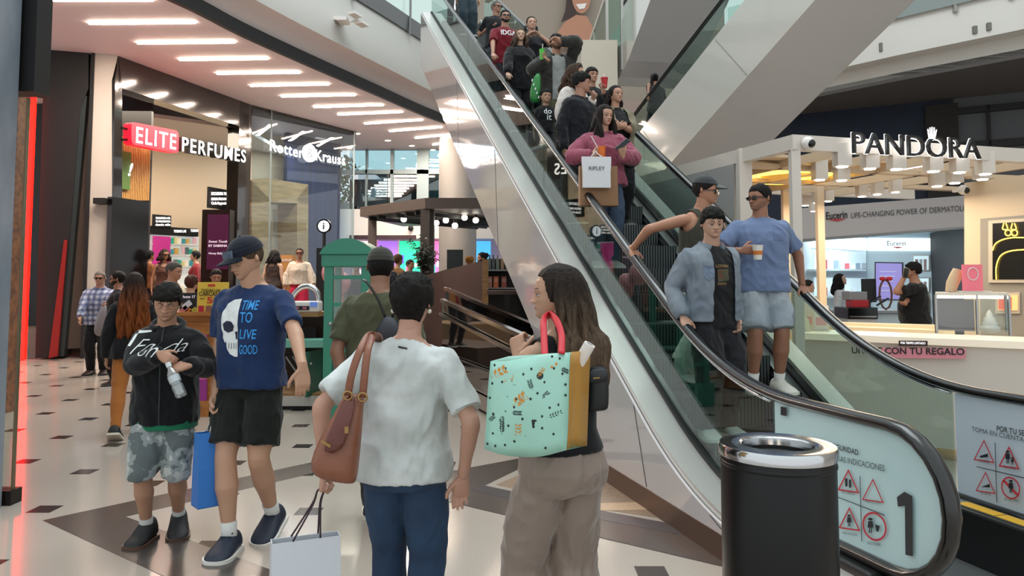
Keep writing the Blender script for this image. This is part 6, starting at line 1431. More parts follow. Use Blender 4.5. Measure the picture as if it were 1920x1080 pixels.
def make_hair(B, root, V, A, zs, tw, hm, hair):
    """hair = dict(t thickness, line frontal hairline z, side z, nape z, long=length below head centre in head heights, fringe)"""
    t = hair.get('t', .05); line = hair.get('line', .27); sidez = hair.get('side', .02); nape = hair.get('nape', -.30); tex = hair.get('tex', .02); top = hair.get('top', t)
    nz, nf, _ = V.shape; G3 = V.copy(); msk = np.zeros((nz, nf), bool)
    for i, z in enumerate(zs):
        for j in range(nf):
            a = A[j] % (2*math.pi); a = min(a, 2*math.pi-a); d = a/math.pi                    # 0 front .. 1 back
            lim = float(np.interp(d, [0, .22, .33, .40, .48, .56, .7, 1], [line, line-.01, line-.10, sidez, sidez-.03, -.12 if nape < -.12 else nape, nape, nape]))
            if hair.get('fringe') and d < .3: lim = min(lim, hair['fringe']+.03*math.sin(j*1.7))
            e = (z-lim)/.10
            if e > 0:
                p = Vector(V[i, j]); n = Vector((p.x, p.y*.9, max(0, p.z-.02)*1.0)); n = unit(n)
                th = (t+(top-t)*max(0, min(1, (z-.1)/.3)))*min(1, .35+e*.8)
                nz_ = noise.noise(Vector((p.x*9+B.H*5, p.y*9, p.z*3)))*tex+noise.noise(Vector((p.x*25, p.y*25, p.z*7)))*tex*.5
                G3[i, j] = p+n*(th+nz_); msk[i, j] = True
    mb = MB(); vs = [tw(p) for p in G3.reshape(-1, 3)]; fs = []
    for i in range(nz-1):
        for j in range(nf):
            q = ((i, j), (i, (j+1) % nf), (i+1, (j+1) % nf), (i+1, j))
            if sum(msk[a] for a in q) >= 3: fs.append(tuple(a*nf+b for a, b in q))
    j_ = len(vs); vs.append(tw(Vector((0, .05, .5+top)))); fs += [((nz-1)*nf+j, (nz-1)*nf+(j+1) % nf, j_) for j in range(nf)]
    mb.add(vs, fs); me = mb.mesh('hair'); me.materials.append(hm)
    bm = bmesh.new(); bm.from_mesh(me); bmesh.ops.delete(bm, geom=[x for x in bm.verts if not x.link_faces], context='VERTS'); bmesh.ops.recalc_face_normals(bm, faces=bm.faces); bm.to_mesh(me); bm.free()
    o = link('hair', me, root, smooth=True); s_ = o.modifiers.new('s', 'SOLIDIFY'); s_.thickness = .010; s_.offset = -1
    L_ = hair.get('long', 0)
    if L_:
        # a fall of hair down the back and sides, made of overlapping locks
        mb = MB(); a0 = hair.get('from', 62); N = hair.get('locks', 34); hh = B.hh
        side = hair.get('sweep', 0.)      # push locks to one side
        cb, qb = B.tp(.80)
        for l in range(N):
            for lay in (0, 1):
                a = math.radians(a0+(360-2*a0)*(l+.5*lay)/(N-1)) if N > 1 else math.pi
                a = min(a, math.radians(360-a0)); rr = 1.0-.13*lay
                w_, b_ = .355*rr, .50*rr; f_ = .40
                x = w_*math.sin(a); y = -(f_ if math.cos(a) > 0 else b_)*math.cos(a)
                top_ = Vector((x*.90, y*.92, .33)); mid = Vector((x*1.10, y*1.10+.02, -.15)); dl_ = rnd.uniform(.88, 1.06); end = -.3-L_*dl_
                pts = [top_, Vector((x*1.05, y*1.04, .14)), mid]
                W = [tw(p) for p in pts]; base = W[-1]; drop = (L_*dl_)*hh; wv = hair.get('wave', .012)
                fwd = (B.M.to_3x3() @ B.Rhead @ Vector((x, y, 0))); fwd.z = 0; fwd = unit(fwd)
                for s2 in range(1, 7):
                    ff = s2/6; p = base+Vector((0, 0, -drop*ff))+fwd*(hair.get('spread', .03)*math.sin(ff*2.2))+Vector((wv*math.sin(ff*7+l*1.3), wv*math.cos(ff*6+l*2.1), 0))+Vector((side*ff, 0, 0))
                    # keep clear of shoulders and back
                    lp = B.Mi @ p; ql = qb.inverted() @ (lp-cb)
                    if ql.z < .03*B.H and abs(ql.x) < .13*B.H:
                        lim = .062*B.H+.02
                        if hair.get('front') and ql.y < 0: ql.y = min(ql.y, -lim)
                        elif ql.y > -.02: ql.y = max(ql.y, lim*.95)
                        p = B.M @ (cb+qb @ ql)
                    W.append(p)
                r_ = hair.get('r', .017)*B.k; mb.tube(cat_path(W, 2), [r_*.12, r_*.35, r_*.65, r_*.9]+[r_]*(len(cat_path(W, 2))-6)+[r_*.8, r_*.25], 6)
        mb.build('hair_length', hm if not hair.get('tipcol') else ombre(hm.name, hair['tipcol'], B, hair), root, smooth=True)
    if hair.get('bun'):
        c = tw(Vector((0, .42, .25))); MB().ball(c, .055*B.k, 14, 9).build('hair_bun', hm, root, smooth=True)
    if hair.get('tail'):
        c = tw(Vector((0, .50, .15))); MB().tube(cat_path([c, c+Vector((-.05, -.01, .01)), c+Vector((-.10, .0, -.10)), c+Vector((-.09, 0, -.32))], 5), [.02]+[.03]*10+[.03, .028, .02, .015, .006], 10).build('ponytail', hm, root, smooth=True)
    if hair.get('braids'):
        for sx in (-1, 1):
            p0 = tw(Vector((sx*.34, .15, -.15))); pts = [p0+Vector((sx*.015, -.015*i if i < 3 else -.04, -.05*i)) for i in range(8)]
            MB().tube(pts, [.016+.006*(i % 2) for i in range(8)], 8).build('braid', hm, root, smooth=True)
def ombre(nm, tip, B, hair):
    """dyed hair: natural colour at the crown running to a lighter length"""
    key = nm+'_'+tip.strip('#')
    if key in MATS: return MATS[key]
    base = MATS[nm]; m = base.copy(); m.name = key; MATS[key] = m; N = m.node_tree.nodes; L = m.node_tree.links; b = N['Principled BSDF']
    r = [n for n in N if n.type == 'VALTORGB'][0]; t = N.new('ShaderNodeTexCoord'); sx = N.new('ShaderNodeSeparateXYZ'); L.new(t.outputs['Object'], sx.inputs[0])
    z0 = (B.M @ B.hc).z; mp = N.new('ShaderNodeMapRange'); mp.inputs[1].default_value = z0+.02; mp.inputs[2].default_value = z0-.45*hair['long']*B.hh-.05; L.new(sx.outputs['Z'], mp.inputs[0])
    r2 = N.new('ShaderNodeMix'); r2.data_type = 'RGBA'; L.new(mp.outputs[0], r2.inputs[0]); L.new(r.outputs[0], r2.inputs[6])
    c = lin(tip); n2 = N.new('ShaderNodeValToRGB'); nz = [n for n in N if n.type == 'TEX_NOISE'][-1]; L.new(nz.outputs['Fac'], n2.inputs[0]); n2.color_ramp.elements[0].position = .35; n2.color_ramp.elements[1].position = .65; n2.color_ramp.elements[0].color = tuple(x*.45 for x in c[:3])+(1,); n2.color_ramp.elements[1].color = c
    L.new(n2.outputs[0], r2.inputs[7]); L.new(r2.outputs[2], b.inputs['Base Color']); return m
def make_cap(B, root, V, A, zs, tw, col='#14161c', brim=0., brimcol=None, line=.13, flip=False, panel=None, strap=False):
    """brim = turn of the peak in degrees from the face"""
    nz, nf, _ = V.shape; vs, fs, idx = [], [], {}
    rows = [i for i, z in enumerate(zs) if z > line-.03]
    for i in rows:
        for j in range(nf):
            p = Vector(V[i, j]); n = unit(Vector((p.x, p.y, max(0, p.z-.05)))); idx[i, j] = len(vs); vs.append(tw(p*1.0+n*.05+Vector((0, 0, .02))))
    for a, b in zip(rows, rows[1:]):
        for j in range(nf): fs.append((idx[a, j], idx[a, (j+1) % nf], idx[b, (j+1) % nf], idx[b, j]))
    c = len(vs); vs.append(tw(Vector((0, .04, .562)))); fs += [(idx[rows[-1], j], idx[rows[-1], (j+1) % nf], c) for j in range(nf)]
    m = cloth_mat(col); o = MB().add(vs, fs).build('cap', m, root, smooth=True); s_ = o.modifiers.new('s', 'SOLIDIFY'); s_.thickness = .006; s_.offset = -1
    # peak
    mb = MB(); R = []; t0 = math.radians(brim)
    for r_ in range(6):
        q = r_/5; row = []
        for a in [math.radians(-52+104*x/16) for x in range(17)]:
            e = math.cos(a*1.72); ex = 1.0+.62*q*max(0, e)**.6
            x = .37*math.sin(a)*(1+.12*q); y = -.455*math.cos(a)*1.0-(.36*q*max(0, e)**.55); z = line+.005-.06*q+(-.10*abs(math.sin(a))**2*q)+.02
            v = Vector((x, y, z)); v.rotate(Matrix.Rotation(t0, 3, 'Z').to_euler())
            if flip: v = Vector((v.x, v.y+.06, v.z))
            row.append(tw(v))
        R.append(row)
    n_ = 17; mb.add([p for r in R for p in r], [(i*n_+j, i*n_+j+1, (i+1)*n_+j+1, (i+1)*n_+j) for i in range(5) for j in range(16)])
    ob = mb.build('peak', cloth_mat(brimcol or col), o, smooth=True); s_ = ob.modifiers.new('s', 'SOLIDIFY'); s_.thickness = .007; s_.offset = 0
    MB().ball(tw(Vector((0, .04, .565))), .008, 8, 6).build('cap_button', m, o)
    if panel:
        pts = []; mb = MB(); rows_ = []
        for z in (.15, .20, .25, .30, .34):
            rows_.append([tw(Vector((-.24+.48*x/8, -.02-math.sqrt(max(0, .245-(-.24+.48*x/8)**2*1.1))*(1-max(0, z-.15)*.62)-.035, z+.02))) for x in range(9)])
        mb.add([p for r in rows_ for p in r], [(i*9+j, i*9+j+1, (i+1)*9+j+1, (i+1)*9+j) for i in range(4) for j in range(8)]); mb.build('cap_patch', panel, o, smooth=True)
    return o
# ---- prints that follow a garment
def decal(B, garment, mb, m, name, back=False, off=.003, parent=None):
    """mb in chest coordinates: x across (to the viewer's right when seen face on), y up, in metres from the chest centre"""
    c, q = B.tp(.72); Mw = B.M; sgn = 1 if back else -1
    bm = bmesh.new()
    vs = [bm.verts.new((p[0], p[1], 0)) for p in mb.v]
    for f in mb.f:
        try: bm.faces.new([vs[i] for i in f])
        except Exception: pass
    for _ in range(4):
        es_ = [e for e in bm.edges if e.calc_length() > .022]
        if not es_: break
        bmesh.ops.subdivide_edges(bm, edges=es_, cuts=1); bmesh.ops.triangulate(bm, faces=[f for f in bm.faces if len(f.verts) > 4])
    dg = bpy.context.evaluated_depsgraph_get(); ev = garment.evaluated_get(dg); me = ev.to_mesh(); mw = garment.matrix_world
    bpy.context.view_layer.update(); mw = garment.matrix_world.copy()
    tree = BVHTree.FromPolygons([mw @ v.co for v in me.vertices], [tuple(p.vertices) for p in me.polygons]); ev.to_mesh_clear()
    xd = Mw.to_3x3() @ (q @ Vector((1 if not back else -1, 0, 0))); yd = Mw.to_3x3() @ (q @ Vector((0, 0, 1))); nd = Mw.to_3x3() @ (q @ Vector((0, sgn, 0))); o0 = Mw @ c
    for v in bm.verts:
        p = o0+xd*v.co.x+yd*v.co.y+nd*.6; h = tree.ray_cast(p, -nd, 1.2)
        v.co = (h[0]+nd*off) if h[0] is not None else (o0+xd*v.co.x+yd*v.co.y)
    me = bpy.data.meshes.new(name); bm.to_mesh(me); bm.free(); me.materials.append(m)
    return link(name, me, parent or garment)
def flat_text(s_, x, y, w_=None, h=None, bold=0., align='c', shear=0., spacing=1.): return text_geo(s_, (x, y, 0), (1, 0, 0), (0, 1, 0), width=w_, height=h, bold=bold, align=align, shear=shear, spacing=spacing)
def flat_poly(pts): return MB().add([(x, y, 0) for x, y in pts], [tuple(range(len(pts)))])
# ================================================================ the people of the scene
def gp(px, py): g = G(px, py); return (g.x, g.y, 0)
def at(px, Y, z=0): p = P(px, 540, Y); return (p.x, Y, z)
black_t = dict(col='#14151a')
def camo(nm, a, b_, c, sc=9):
    m = mat(nm, a, .85, col2=b_, vscale=sc); N = m.node_tree.nodes; r = [n for n in N if n.type == 'VALTORGB'][0]; r.color_ramp.interpolation = 'CONSTANT'
    r.color_ramp.elements[0].position = 0; r.color_ramp.elements[1].position = .5; e = r.color_ramp.elements.new(.57); e.color = lin(c); return m
def plaid(nm, base, line, sc=14):
    m = mat(nm, base, .8); nt = m.node_tree; N = nt.nodes; L = nt.links; t = N.new('ShaderNodeTexCoord'); prev = None
    for ax in ('X', 'Z'):
        w_ = N.new('ShaderNodeTexWave'); w_.bands_direction = ax; w_.inputs['Scale'].default_value = sc*.3; L.new(t.outputs['Object'], w_.inputs[0])
        mx = N.new('ShaderNodeMix'); mx.data_type = 'RGBA'; mx.inputs[6].default_value = lin(base); mx.inputs[7].default_value = lin(line)
        if prev: L.new(prev, mx.inputs[6])
        r = N.new('ShaderNodeMath'); r.operation = 'MULTIPLY'; r.inputs[1].default_value = .75; L.new(w_.outputs['Fac'], r.inputs[0]); L.new(r.outputs[0], mx.inputs[0]); prev = mx.outputs[2]
    L.new(prev, N['Principled BSDF'].inputs['Base Color']); return m
denim_l = mat('denim_light', '#7d868f', .85, col2='#64707c', vscale=5, bump=.15, bscale=300); denim_d = mat('denim_dark', '#25405e', .85, col2='#1b3049', vscale=5, bump=.15, bscale=300); denim_p = mat('denim_pale', '#98a0a5', .85, col2='#808b94', vscale=5, bump=.12, bscale=300)
denim_m = mat('denim_mid', '#3c4c63', .85, col2='#2c3a50', vscale=5, bump=.15, bscale=300)
printw = mat('print_white_ink', '#d8dcdc', .7); printb = mat('print_blue_ink', '#2c8fd8', .6)

# ---- near group
boy = make_person('boy in a black hoodie and grey camo shorts opening a water bottle', skin='#a97f66', hair=dict(t=.05, top=.07, line=.20, fringe=.13, nape=-.2, side=-.05, tex=.03), haircol='#17120f', lod=0, eyes='down', sex='c',
 pos=at(316, 4.62), H=1.545, bulk=1.0, yaw=12, lean=3, head=(6, 20, 4), feet=[(-.085, .0, 0), (.075, .10, .02)], foot_yaw=(16, -10), pitch_feet=(0, 8),
 hands=[P(298, 664, 4.28), P(352, 686, 4.30)], elbows=[(-.8, .1, -1), (.9, .2, -1)], hand_dir=[(.9, -.25, -.35), (-.85, -.3, -.1)], palm=[(.2, .9, -.5), (.0, .7, -.6)], curl=(.55, .8),
 top=dict(col='#101114', name='hoodie', sleeve=.97, ease=.032, hem=.455, hang=1., cuff=True, hood=True, amp=.006, rsl=1.05), bottom=dict(name='shorts', length=.56, ease=.022, flare=.0, m=camo('grey_camo', '#8d9494', '#5d6566', '#b4b8b5')), socks='#b9bab8', shoes=dict(col='#141416', sole='#5a4034', kind='boot'))
nb = flat_text('Fonda', -.005, .03, w_=.30, h=.075, bold=-.012, shear=.6)
decal(boy, boy.top, nb, printw, 'script_print', off=.004); decal(boy, boy.top, flat_poly([(-.19, .07), (-.165, .07), (-.15, .135), (-.07, .145), (-.07, .155), (-.16, .15)]), printw, 'script_flourish', off=.004)
decal(boy, boy.top, flat_poly([(-.004, -.40), (.004, -.40), (.004, .16), (-.004, .16)]), mat('zip', '#2c3236', .4, .5), 'zip', off=.004)
hb = MB().rings(boy.torso_rings(.435, .47, .026, hang=1.)); hb.v = [tuple(boy.M @ Vector(p)) for p in hb.v]; hb.build('undershirt_hem', cloth_mat('#1c6b4c'), boy.root, smooth=True)

tee = make_person('man in a navy skull print T-shirt and dark cap carrying a blue gift bag', skin='#b88e74', hair=dict(t=.02, line=.2, nape=-.22, side=.0), haircol='#5a4636', lod=0, eyes='down',
 pos=at(474, 4.58), H=1.84, yaw=-8, twist=-4, head=(-30, 24, 0), feet=[(-.02, -.18, 0), (.10, .12, .05)], pitch_feet=(0, 18), foot_yaw=(-5, 0), hands=[P(404, 742, 4.50), P(568, 692, 4.15)], elbows=[(-.6, 1, -.1), (1, .8, .1)], hand_dir=[None, (.05, -.1, -1)], palm=[None, (-.3, .9, 0)], curl=(.9, .30),
 top=dict(col='#1b2f55', sleeve=.40, ease=.020, hem=.50), bottom=dict(col='#151915', name='shorts', length=.44, ease=.028), socks='#d0d0cc', shoes=dict(col='#1c2536', sole='#e6e2da', lace='#1c2536'), cap=dict(col='#161a26', panel=mat('cap_patch_print', '#56697f', .5, col2='#2c3440', vscale=14)))
decal(tee, tee.top, flat_poly([(.0, .13), (-.04, .125), (-.085, .10), (-.11, .055), (-.118, .0), (-.11, -.05), (-.098, -.075), (-.10, -.10), (-.085, -.13), (-.075, -.12), (-.07, -.165), (-.05, -.195), (-.02, -.21), (.0, -.21)]), printw, 'skull_print', off=.003)
decal(tee, tee.top, flat_poly([(-.10, -.02), (-.075, -.0), (-.04, -.005), (-.025, -.03), (-.035, -.06), (-.065, -.07), (-.09, -.055)]), mat('print_hole', '#101c34', .7), 'skull_eye_print', off=.005)
decal(tee, tee.top, flat_poly([(-.02, -.065), (-.002, -.06), (-.002, -.11), (-.014, -.105)]), MATS['print_hole'], 'skull_nose_print', off=.005)
for k in range(4): decal(tee, tee.top, flat_poly([(-.058+k*.015, -.165), (-.055+k*.015, -.165), (-.055+k*.015, -.13), (-.058+k*.015, -.13)]), MATS['print_hole'], 'skull_tooth_line', off=.005)
for s_, y, h in (('TIME', .065, .055), ('TO', -.01, .062), ('LIVE', -.105, .055), ('GOOD', -.195, .055)): decal(tee, tee.top, flat_text(s_, .012, y, w_=.10 if s_ != 'TO' else .075, h=h, bold=.01, align='l', shear=.1), printb, 'lettering_print', off=.003)

dye = mat('tie_dye_white', '#d3d8d8', .85, col2='#a9aeab', vscale=5.5, bump=.12, bscale=260)
ww = make_person('woman seen from behind in a white tie-dye T-shirt and blue jeans', skin='#b58a76', hair=dict(t=.085, top=.10, line=.22, nape=-.46, side=-.12, tex=.05), haircol='#16110f', lod=0, eyes='none', sex='f',
 pos=at(760, 3.03), H=1.585, bulk=1.10, yaw=176, side=-4, head=(-6, 6, 0), feet=[(-.07, .05, 0), (.08, -.12, 0)], hands=[P(868, 895, 2.98), P(607, 880, 2.92)], elbows=[(-.8, .8, 0), (.8, .5, -.2)], hand_dir=[None, (-.1, -.1, -1)], palm=[(.2, -.9, 0), (.9, .2, 0)], curl=(.38, 1.05),
 top=dict(name='shirt', sleeve=.44, ease=.022, hem=.495, hang=.9, m=dye, amp=.006, rsl=1.5), bottom=dict(name='jeans', m=denim_d, ease=.008, amp=.003, length=1.), shoes=dict(col='#1a1a1c', sole='#2a2a2a'), shades=dict(up=1))
for sx in (-1, 1):
    c = ww.M @ (ww.hc+ww.Rhead @ (Vector((sx*.375, .04, -.20))*ww.hh)); MB().ball(c, .010, 10, 7).build('earring', mat('pearl', '#d8d0c0', .2, .3), ww.root, smooth=True)
decal(ww, ww.top, flat_poly([(-.02, .155), (.018, .150), (.018, .157), (-.02, .162)]), inkb, 'collar_tag', back=True)
for sx in (-1, 1): pass
brn = make_person('long haired woman in a black top and beige trousers carrying a mint bag', skin='#b28a72', hair=dict(t=.035, top=.045, line=.30, nape=-.3, side=-.16, tex=.012, tipcol='#6b5745', long=1.6, locks=40, wave=.012, spread=.02, **{'from': 88}), haircol='#2b211b', lod=0, eyes='open', sex='f',
 pos=at(1052, 2.9), H=1.625, yaw=-152, head=(58, 2, 0), feet=[(-.08, .05, 0), (.09, -.1, 0)], hands=[('l', (.12, -.10, -.49)), P(972, 668, 2.92)], elbows=[(-.6, .6, -.2), (.25, .55, -.9)], hand_dir=[None, (-.1, .35, .75)], palm=[None, (.5, .7, 0)], curl=(.5, .9),
 top=dict(col='#111114', name='tank_top', sleeve=0, ease=.006, hem=.565, hang=.3, strap=True, amp=.002, neck=.83), bottom=dict(col='#84746a', name='trousers', ease=.018, flare=.05, amp=.006, rise=.59, m=mat('beige_satin', '#85756a', .45, sheen=.3, bump=.05, bscale=200)), shoes=dict(col='#2a2522', sole='#2a2522'))
olv = make_person('man seen from behind in an olive T-shirt and dark grey cap', skin='#8f6650', hair=dict(t=.03, line=.2, nape=-.34, side=-.05), haircol='#15110f', lod=0, eyes='none',
 pos=at(712, 4.85), H=1.78, bulk=1.08, yaw=172, head=(14, 4, 0), feet=[(-.10, .05, 0), (.10, -.2, 0)], hands=[None, P(652, 735, 4.75)], elbows=[None, (1, .6, 0)],
 top=dict(col='#4b4d38', sleeve=.42, ease=.022, hem=.47), bottom=dict(col='#23252a', ease=.015), shoes=dict(col='#17181b', sole='#cfcac0'), cap=dict(col='#36352f'))

# ---- by the perfume shop and the phone case kiosk
pm = make_person('grey haired man in a blue plaid shirt, dark sunglasses and black trousers', skin='#a87c66', hair=dict(t=.03, line=.24, nape=-.22, side=.0), haircol='#77706a', lod=1, pos=gp(182, 702), H=1.75, bulk=1.12, belly=.012, yaw=14, hands=[P(148, 605, 12.3), P(196, 580, 12.1)], elbows=[(-1, .6, 0), (1, .6, -.4)], curl=(.3, .8),
 top=dict(name='plaid_shirt', sleeve=.95, ease=.022, hem=.48, collar=True, m=plaid('blue_plaid', '#b4bac8', '#33406c', 12)), bottom=dict(col='#121216', ease=.016), shoes=dict(col='#2a1c18', sole='#181414'), shades=dict(col='#14305a'))
make_person('dark haired bearded man in sunglasses and a dark top behind the plaid shirt man', skin='#9a6f58', hair=dict(t=.045, line=.24), haircol='#120f0d', beard='#1a1512', lod=1, pos=at(222, 11.3), H=1.73, yaw=-65, head=(-10, 0, 0), top=dict(col='#1e1c20', sleeve=.4, ease=.02), bottom=dict(col='#131316'), shoes=dict(col='#111111'), shades=dict(col='#401418'))
ging = make_person('woman walking away with long copper tipped hair, black jacket and tan leggings', skin='#b08468', hair=dict(t=.05, line=.28, side=-.1, long=2.5, locks=30, wave=.02, spread=.05, tipcol='#8e4a1e', r=.022, **{'from': 80}), haircol='#2a1a14', lod=1, eyes='none', sex='f', pos=at(252, 7.75), H=1.66, bulk=1.05, yaw=205, feet=[(-.08, -.2, 0), (.12, .32, .03)], pitch_feet=(0, 30), foot_yaw=(0, 10),
 top=dict(col='#17161a', name='jacket', sleeve=.98, ease=.03, hem=.47, cuff=True), bottom=dict(col='#a4642e', name='leggings', ease=.004, amp=.002), shoes=dict(col='#141416', sole='#c9bfae', lace='#e6e0d6'))
make_person('grey haired man in profile wearing a cream polo shirt with dark piping', skin='#a8775f', hair=dict(t=.035, top=.05, line=.25, nape=-.2), haircol='#57504a', lod=1, pos=at(322, 10.2), H=1.84, bulk=1.05, yaw=80, head=(0, 8, 0), top=dict(col='#cbbb9c', sleeve=.42, ease=.022, collar=True), bottom=dict(col='#3a3f4a'), shoes=dict(col='#222222'))
make_person('woman with short auburn hair in a pale pink top behind the black card sign', skin='#b0876f', hair=dict(t=.07, line=.22, nape=-.4, side=-.1, tex=.05), haircol='#4a241a', lod=1, eyes='none', sex='f', pos=at(358, 11.0), H=1.66, yaw=170, top=dict(col='#c9a3a0', sleeve=.5, ease=.02), bottom=dict(col='#3a3a44'), shoes=dict(col='#222222'))
make_person('tan shouldered woman in sunglasses and a brown top inside the perfume shop', skin='#8d5f45', hair=dict(t=.05, line=.27, long=.5, locks=14, r=.03), haircol='#2c1a14', lod=1, sex='f', pos=at(306, 16.4, .55), H=1.74, yaw=40, head=(15, 5, 0), top=dict(col='#4a2c22', sleeve=0, strap=True, ease=.006, hang=.3, name='tank_top'), bottom=dict(col='#4a2c22'), shoes=dict(col='#222222'), shades=dict())
make_person('woman in an ochre top with her back turned at the edge of the perfume shop', skin='#8d5f45', hair=dict(t=.05, line=.27, nape=-.4), haircol='#17110f', lod=2, sex='f', pos=at(278, 16.6, .55), H=1.72, yaw=150, top=dict(col='#7a4a2a', sleeve=.3), bottom=dict(col='#2a2a2e'), shoes=dict(col='#222222'))
make_person('shop assistant with black hair and a red and black top by the perfume totem', skin='#b0866e', hair=dict(t=.06, line=.24, nape=-.45, side=-.15), haircol='#0f0d0d', lod=2, sex='f', pos=at(366, 16.8, .55), H=1.72, yaw=-70, top=dict(col='#6e141c', sleeve=.9), bottom=dict(col='#141416'), shoes=dict(col='#111111'))
make_person('dark haired man leaning in front of the purple totem screen', skin='#a07058', hair=dict(t=.045, line=.24), haircol='#14100f', lod=1, pos=at(404, 12.2), H=1.78, yaw=30, head=(0, 15, 0), top=dict(col='#16161a', sleeve=.95), bottom=dict(col='#16161a'), shoes=dict(col='#111111'))
struct('floor_podium', MB().box(-6.4, -4.2, 15.6, 17.4, 0, .62), mat('podium_oak', '#8d7558', .5))
br_m = mat('brown_pattern_cloth', '#3a2418', .8, col2='#17100d', vscale=22)
make_person('woman seen from behind in a brown patterned strappy dress', skin='#b08a72', hair=dict(t=.05, line=.27, long=.75, locks=18, r=.03), haircol='#17110f', lod=1, eyes='none', sex='f', bulk=1.15, pos=at(513, 16.3, .62), H=1.66, yaw=165, top=dict(name='dress_top', sleeve=0, strap=True, ease=.008, hang=.4, m=br_m), bottom=dict(name='skirt', m=br_m, ease=.03, length=.7), shoes=dict(col='#3a2a22'))
make_person('woman in sunglasses, white off shoulder blouse and red skirt near the timber portal', skin='#96674c', hair=dict(t=.03, line=.28, nape=-.1, bun=1), haircol='#1a1210', lod=1, sex='f', pos=at(561, 16.0, .62), H=1.68, yaw=10, hands=[P(535, 540, 15.9), P(590, 540, 15.9)], top=dict(col='#c3b3a0', name='blouse', sleeve=.9, ease=.05, hem=.53, neck=.80, rsl=1.3), bottom=dict(col='#a81c3a', name='skirt', length=.55, ease=.035), shoes=dict(col='#3a2a22'), shades=dict())
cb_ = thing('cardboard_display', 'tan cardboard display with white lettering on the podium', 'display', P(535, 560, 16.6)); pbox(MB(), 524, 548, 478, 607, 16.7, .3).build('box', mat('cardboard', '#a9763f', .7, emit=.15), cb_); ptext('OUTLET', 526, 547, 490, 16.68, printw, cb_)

# ---- cafe behind the partition
struct('floor_cafe', MB().box(-2.9, .1, 14.2, 17.4, 0, .45), mat('cafe_floor', '#4a3a30', .5))
for lab, px, Y, H, sex, hc, tc, yw, hr in (('blond woman with hair tied up sitting behind the cafe partition', 880, 15.6, 1.66, 'f', '#a87434', '#1d6a58', 150, dict(t=.06, line=.2, nape=-.1, bun=1)), ('bearded man with a bun in an orange top behind the cafe partition', 905, 15.2, 1.72, 'm', '#120e0c', '#a85a3c', -70, dict(t=.05, line=.25, nape=-.1, bun=1)),
  ('dark haired person in black behind the cafe till screen', 845, 15.8, 1.66, 'm', '#191412', '#17181a', 170, dict(t=.06, line=.24)), ('cafe worker in a grey shirt with a watch beside the potted plant', 768, 16.0, 1.60, 'm', '#2a211c', '#59606a', 60, dict(t=.04, line=.24)), ('person with a white lanyard seen through the booth panes', 668, 13.6, 1.62, 'm', '#1a1614', '#3a2a30', 0, dict(t=.05, line=.24)), ('brown haired person in ochre behind the olive T-shirt man', 745, 15.2, 1.68, 'f', '#5a3c22', '#7c5a36', 140, dict(t=.07, line=.24, nape=-.4)), ('fair haired man partly hidden by the grey cap', 722, 14.6, 1.74, 'm', '#8a5f3a', '#2a2a30', 20, dict(t=.04, line=.2))):
    make_person(lab, skin='#a87a60', hair=hr, haircol=hc, lod=2, sex=sex, beard=('#17110f' if 'bearded' in lab else None), pos=at(px, Y, .45 if px > 735 else 0.35), H=H, yaw=yw, top=dict(col=tc, sleeve=.45, ease=.02), bottom=dict(col='#1c1c22'), shoes=dict(col='#151515'))
struct('floor_step', MB().box(-4.0, -2.92, 13.0, 15.2, 0, .35), MATS['cafe_floor'])

# ---- riders on the main escalator
DY = math.degrees(math.atan2(.2551, .9669))
RH = {}
def rider(px, py, H, dq=0., t=None):
    """stand someone on the steps so that the top of the head meets the sight line; returns the place, with the height kept in RH"""
    best = None; ra, rb = ray(px, py)
    for t_ in ([t] if t is not None else []) + [.28+.05*i for i in range(15)]:
        q_ = None
        for i in range(1300):
            q = 1.0+i*.01; p = E1.pt(q, t_, 0); e = abs(p.x/p.y-ra)
            if q_ is None or e < q_[0]: q_ = (e, q, p)
        e, q, p = q_; h = EYE+rb*p.y-E1.step(q); c = abs(h-H)+(.25*abs(t_-t) if t is not None else .02)
        if best is None or c < best[0]: best = (c, q, t_, h, p)
    c, q, t_, h, p = best; h = max(h, H*.915); RH[px] = h; DBG.append('rider %d,%d want %.2f got %.2f q %.2f t %.2f Y %.2f' % (px, py, H, h, q, t_, p.y))
    return (p.x, p.y, E1.step(q))
DBG = []
def rail(px, side=0, dz=.045, back=.05):
    """a wrist point just above the handrail at the sight column px"""
    best = None; t = 0. if side == 0 else E1.W
    for i in range(1400):
        q = .2+i*.01; p = E1.pt(q, t, E1.zr(q)); x = 960+F*p.x/(p.y*math.cos(TH)+(p.z-EYE)*math.sin(TH)); e = abs(x-px)
        if best is None or e < best[0]: best = (e, q)
    q = best[1]; return E1.pt(q+back, t, E1.zr(q+back)+dz), E1.pt(q-.04, t, E1.zr(q-.04)+.01)
def on_rail(px, side=0):
    a, b = rail(px, side); return a, tuple(b-a)
a, d = on_rail(1288, 0)
pd = rider(1332, 390, 1.62, dq=-.2, t=.25)
den = make_person('man in a pale denim jacket and black T-shirt holding the escalator handrail', skin='#b08a74', hair=dict(t=.06, top=.09, line=.22, fringe=.15, nape=-.25, tex=.05), haircol='#120f0e', lod=0, eyes='open',
 pos=pd, H=RH[1332], bulk=1.0, yaw=DY+2, head=(-14, 6, 0), hands=[a, P(1380, 600, pd[1]-.02)], hand_dir=[d, None], palm=[(0, 0, -1), None], curl=(.35, .5), elbows=[(-.35, 1, -.2), (.25, 1, -.1)], feet=[(-.09, -.05, 0), (.09, .0, 0)],
 top=dict(col='#1a1a1c', name='shirt', sleeve=.3, ease=.014, hem=.47), over=dict(name='denim_jacket', m=denim_l, sleeve=.97, ease=.028, hem=.485, hang=1., cuff=True, collar=True, open_=(-.045, .06), amp=.008), bottom=dict(col='#1b1b1f', name='trousers', ease=.03, amp=.008), shoes=dict(col='#c9c6bf', sole='#dad6cc'))
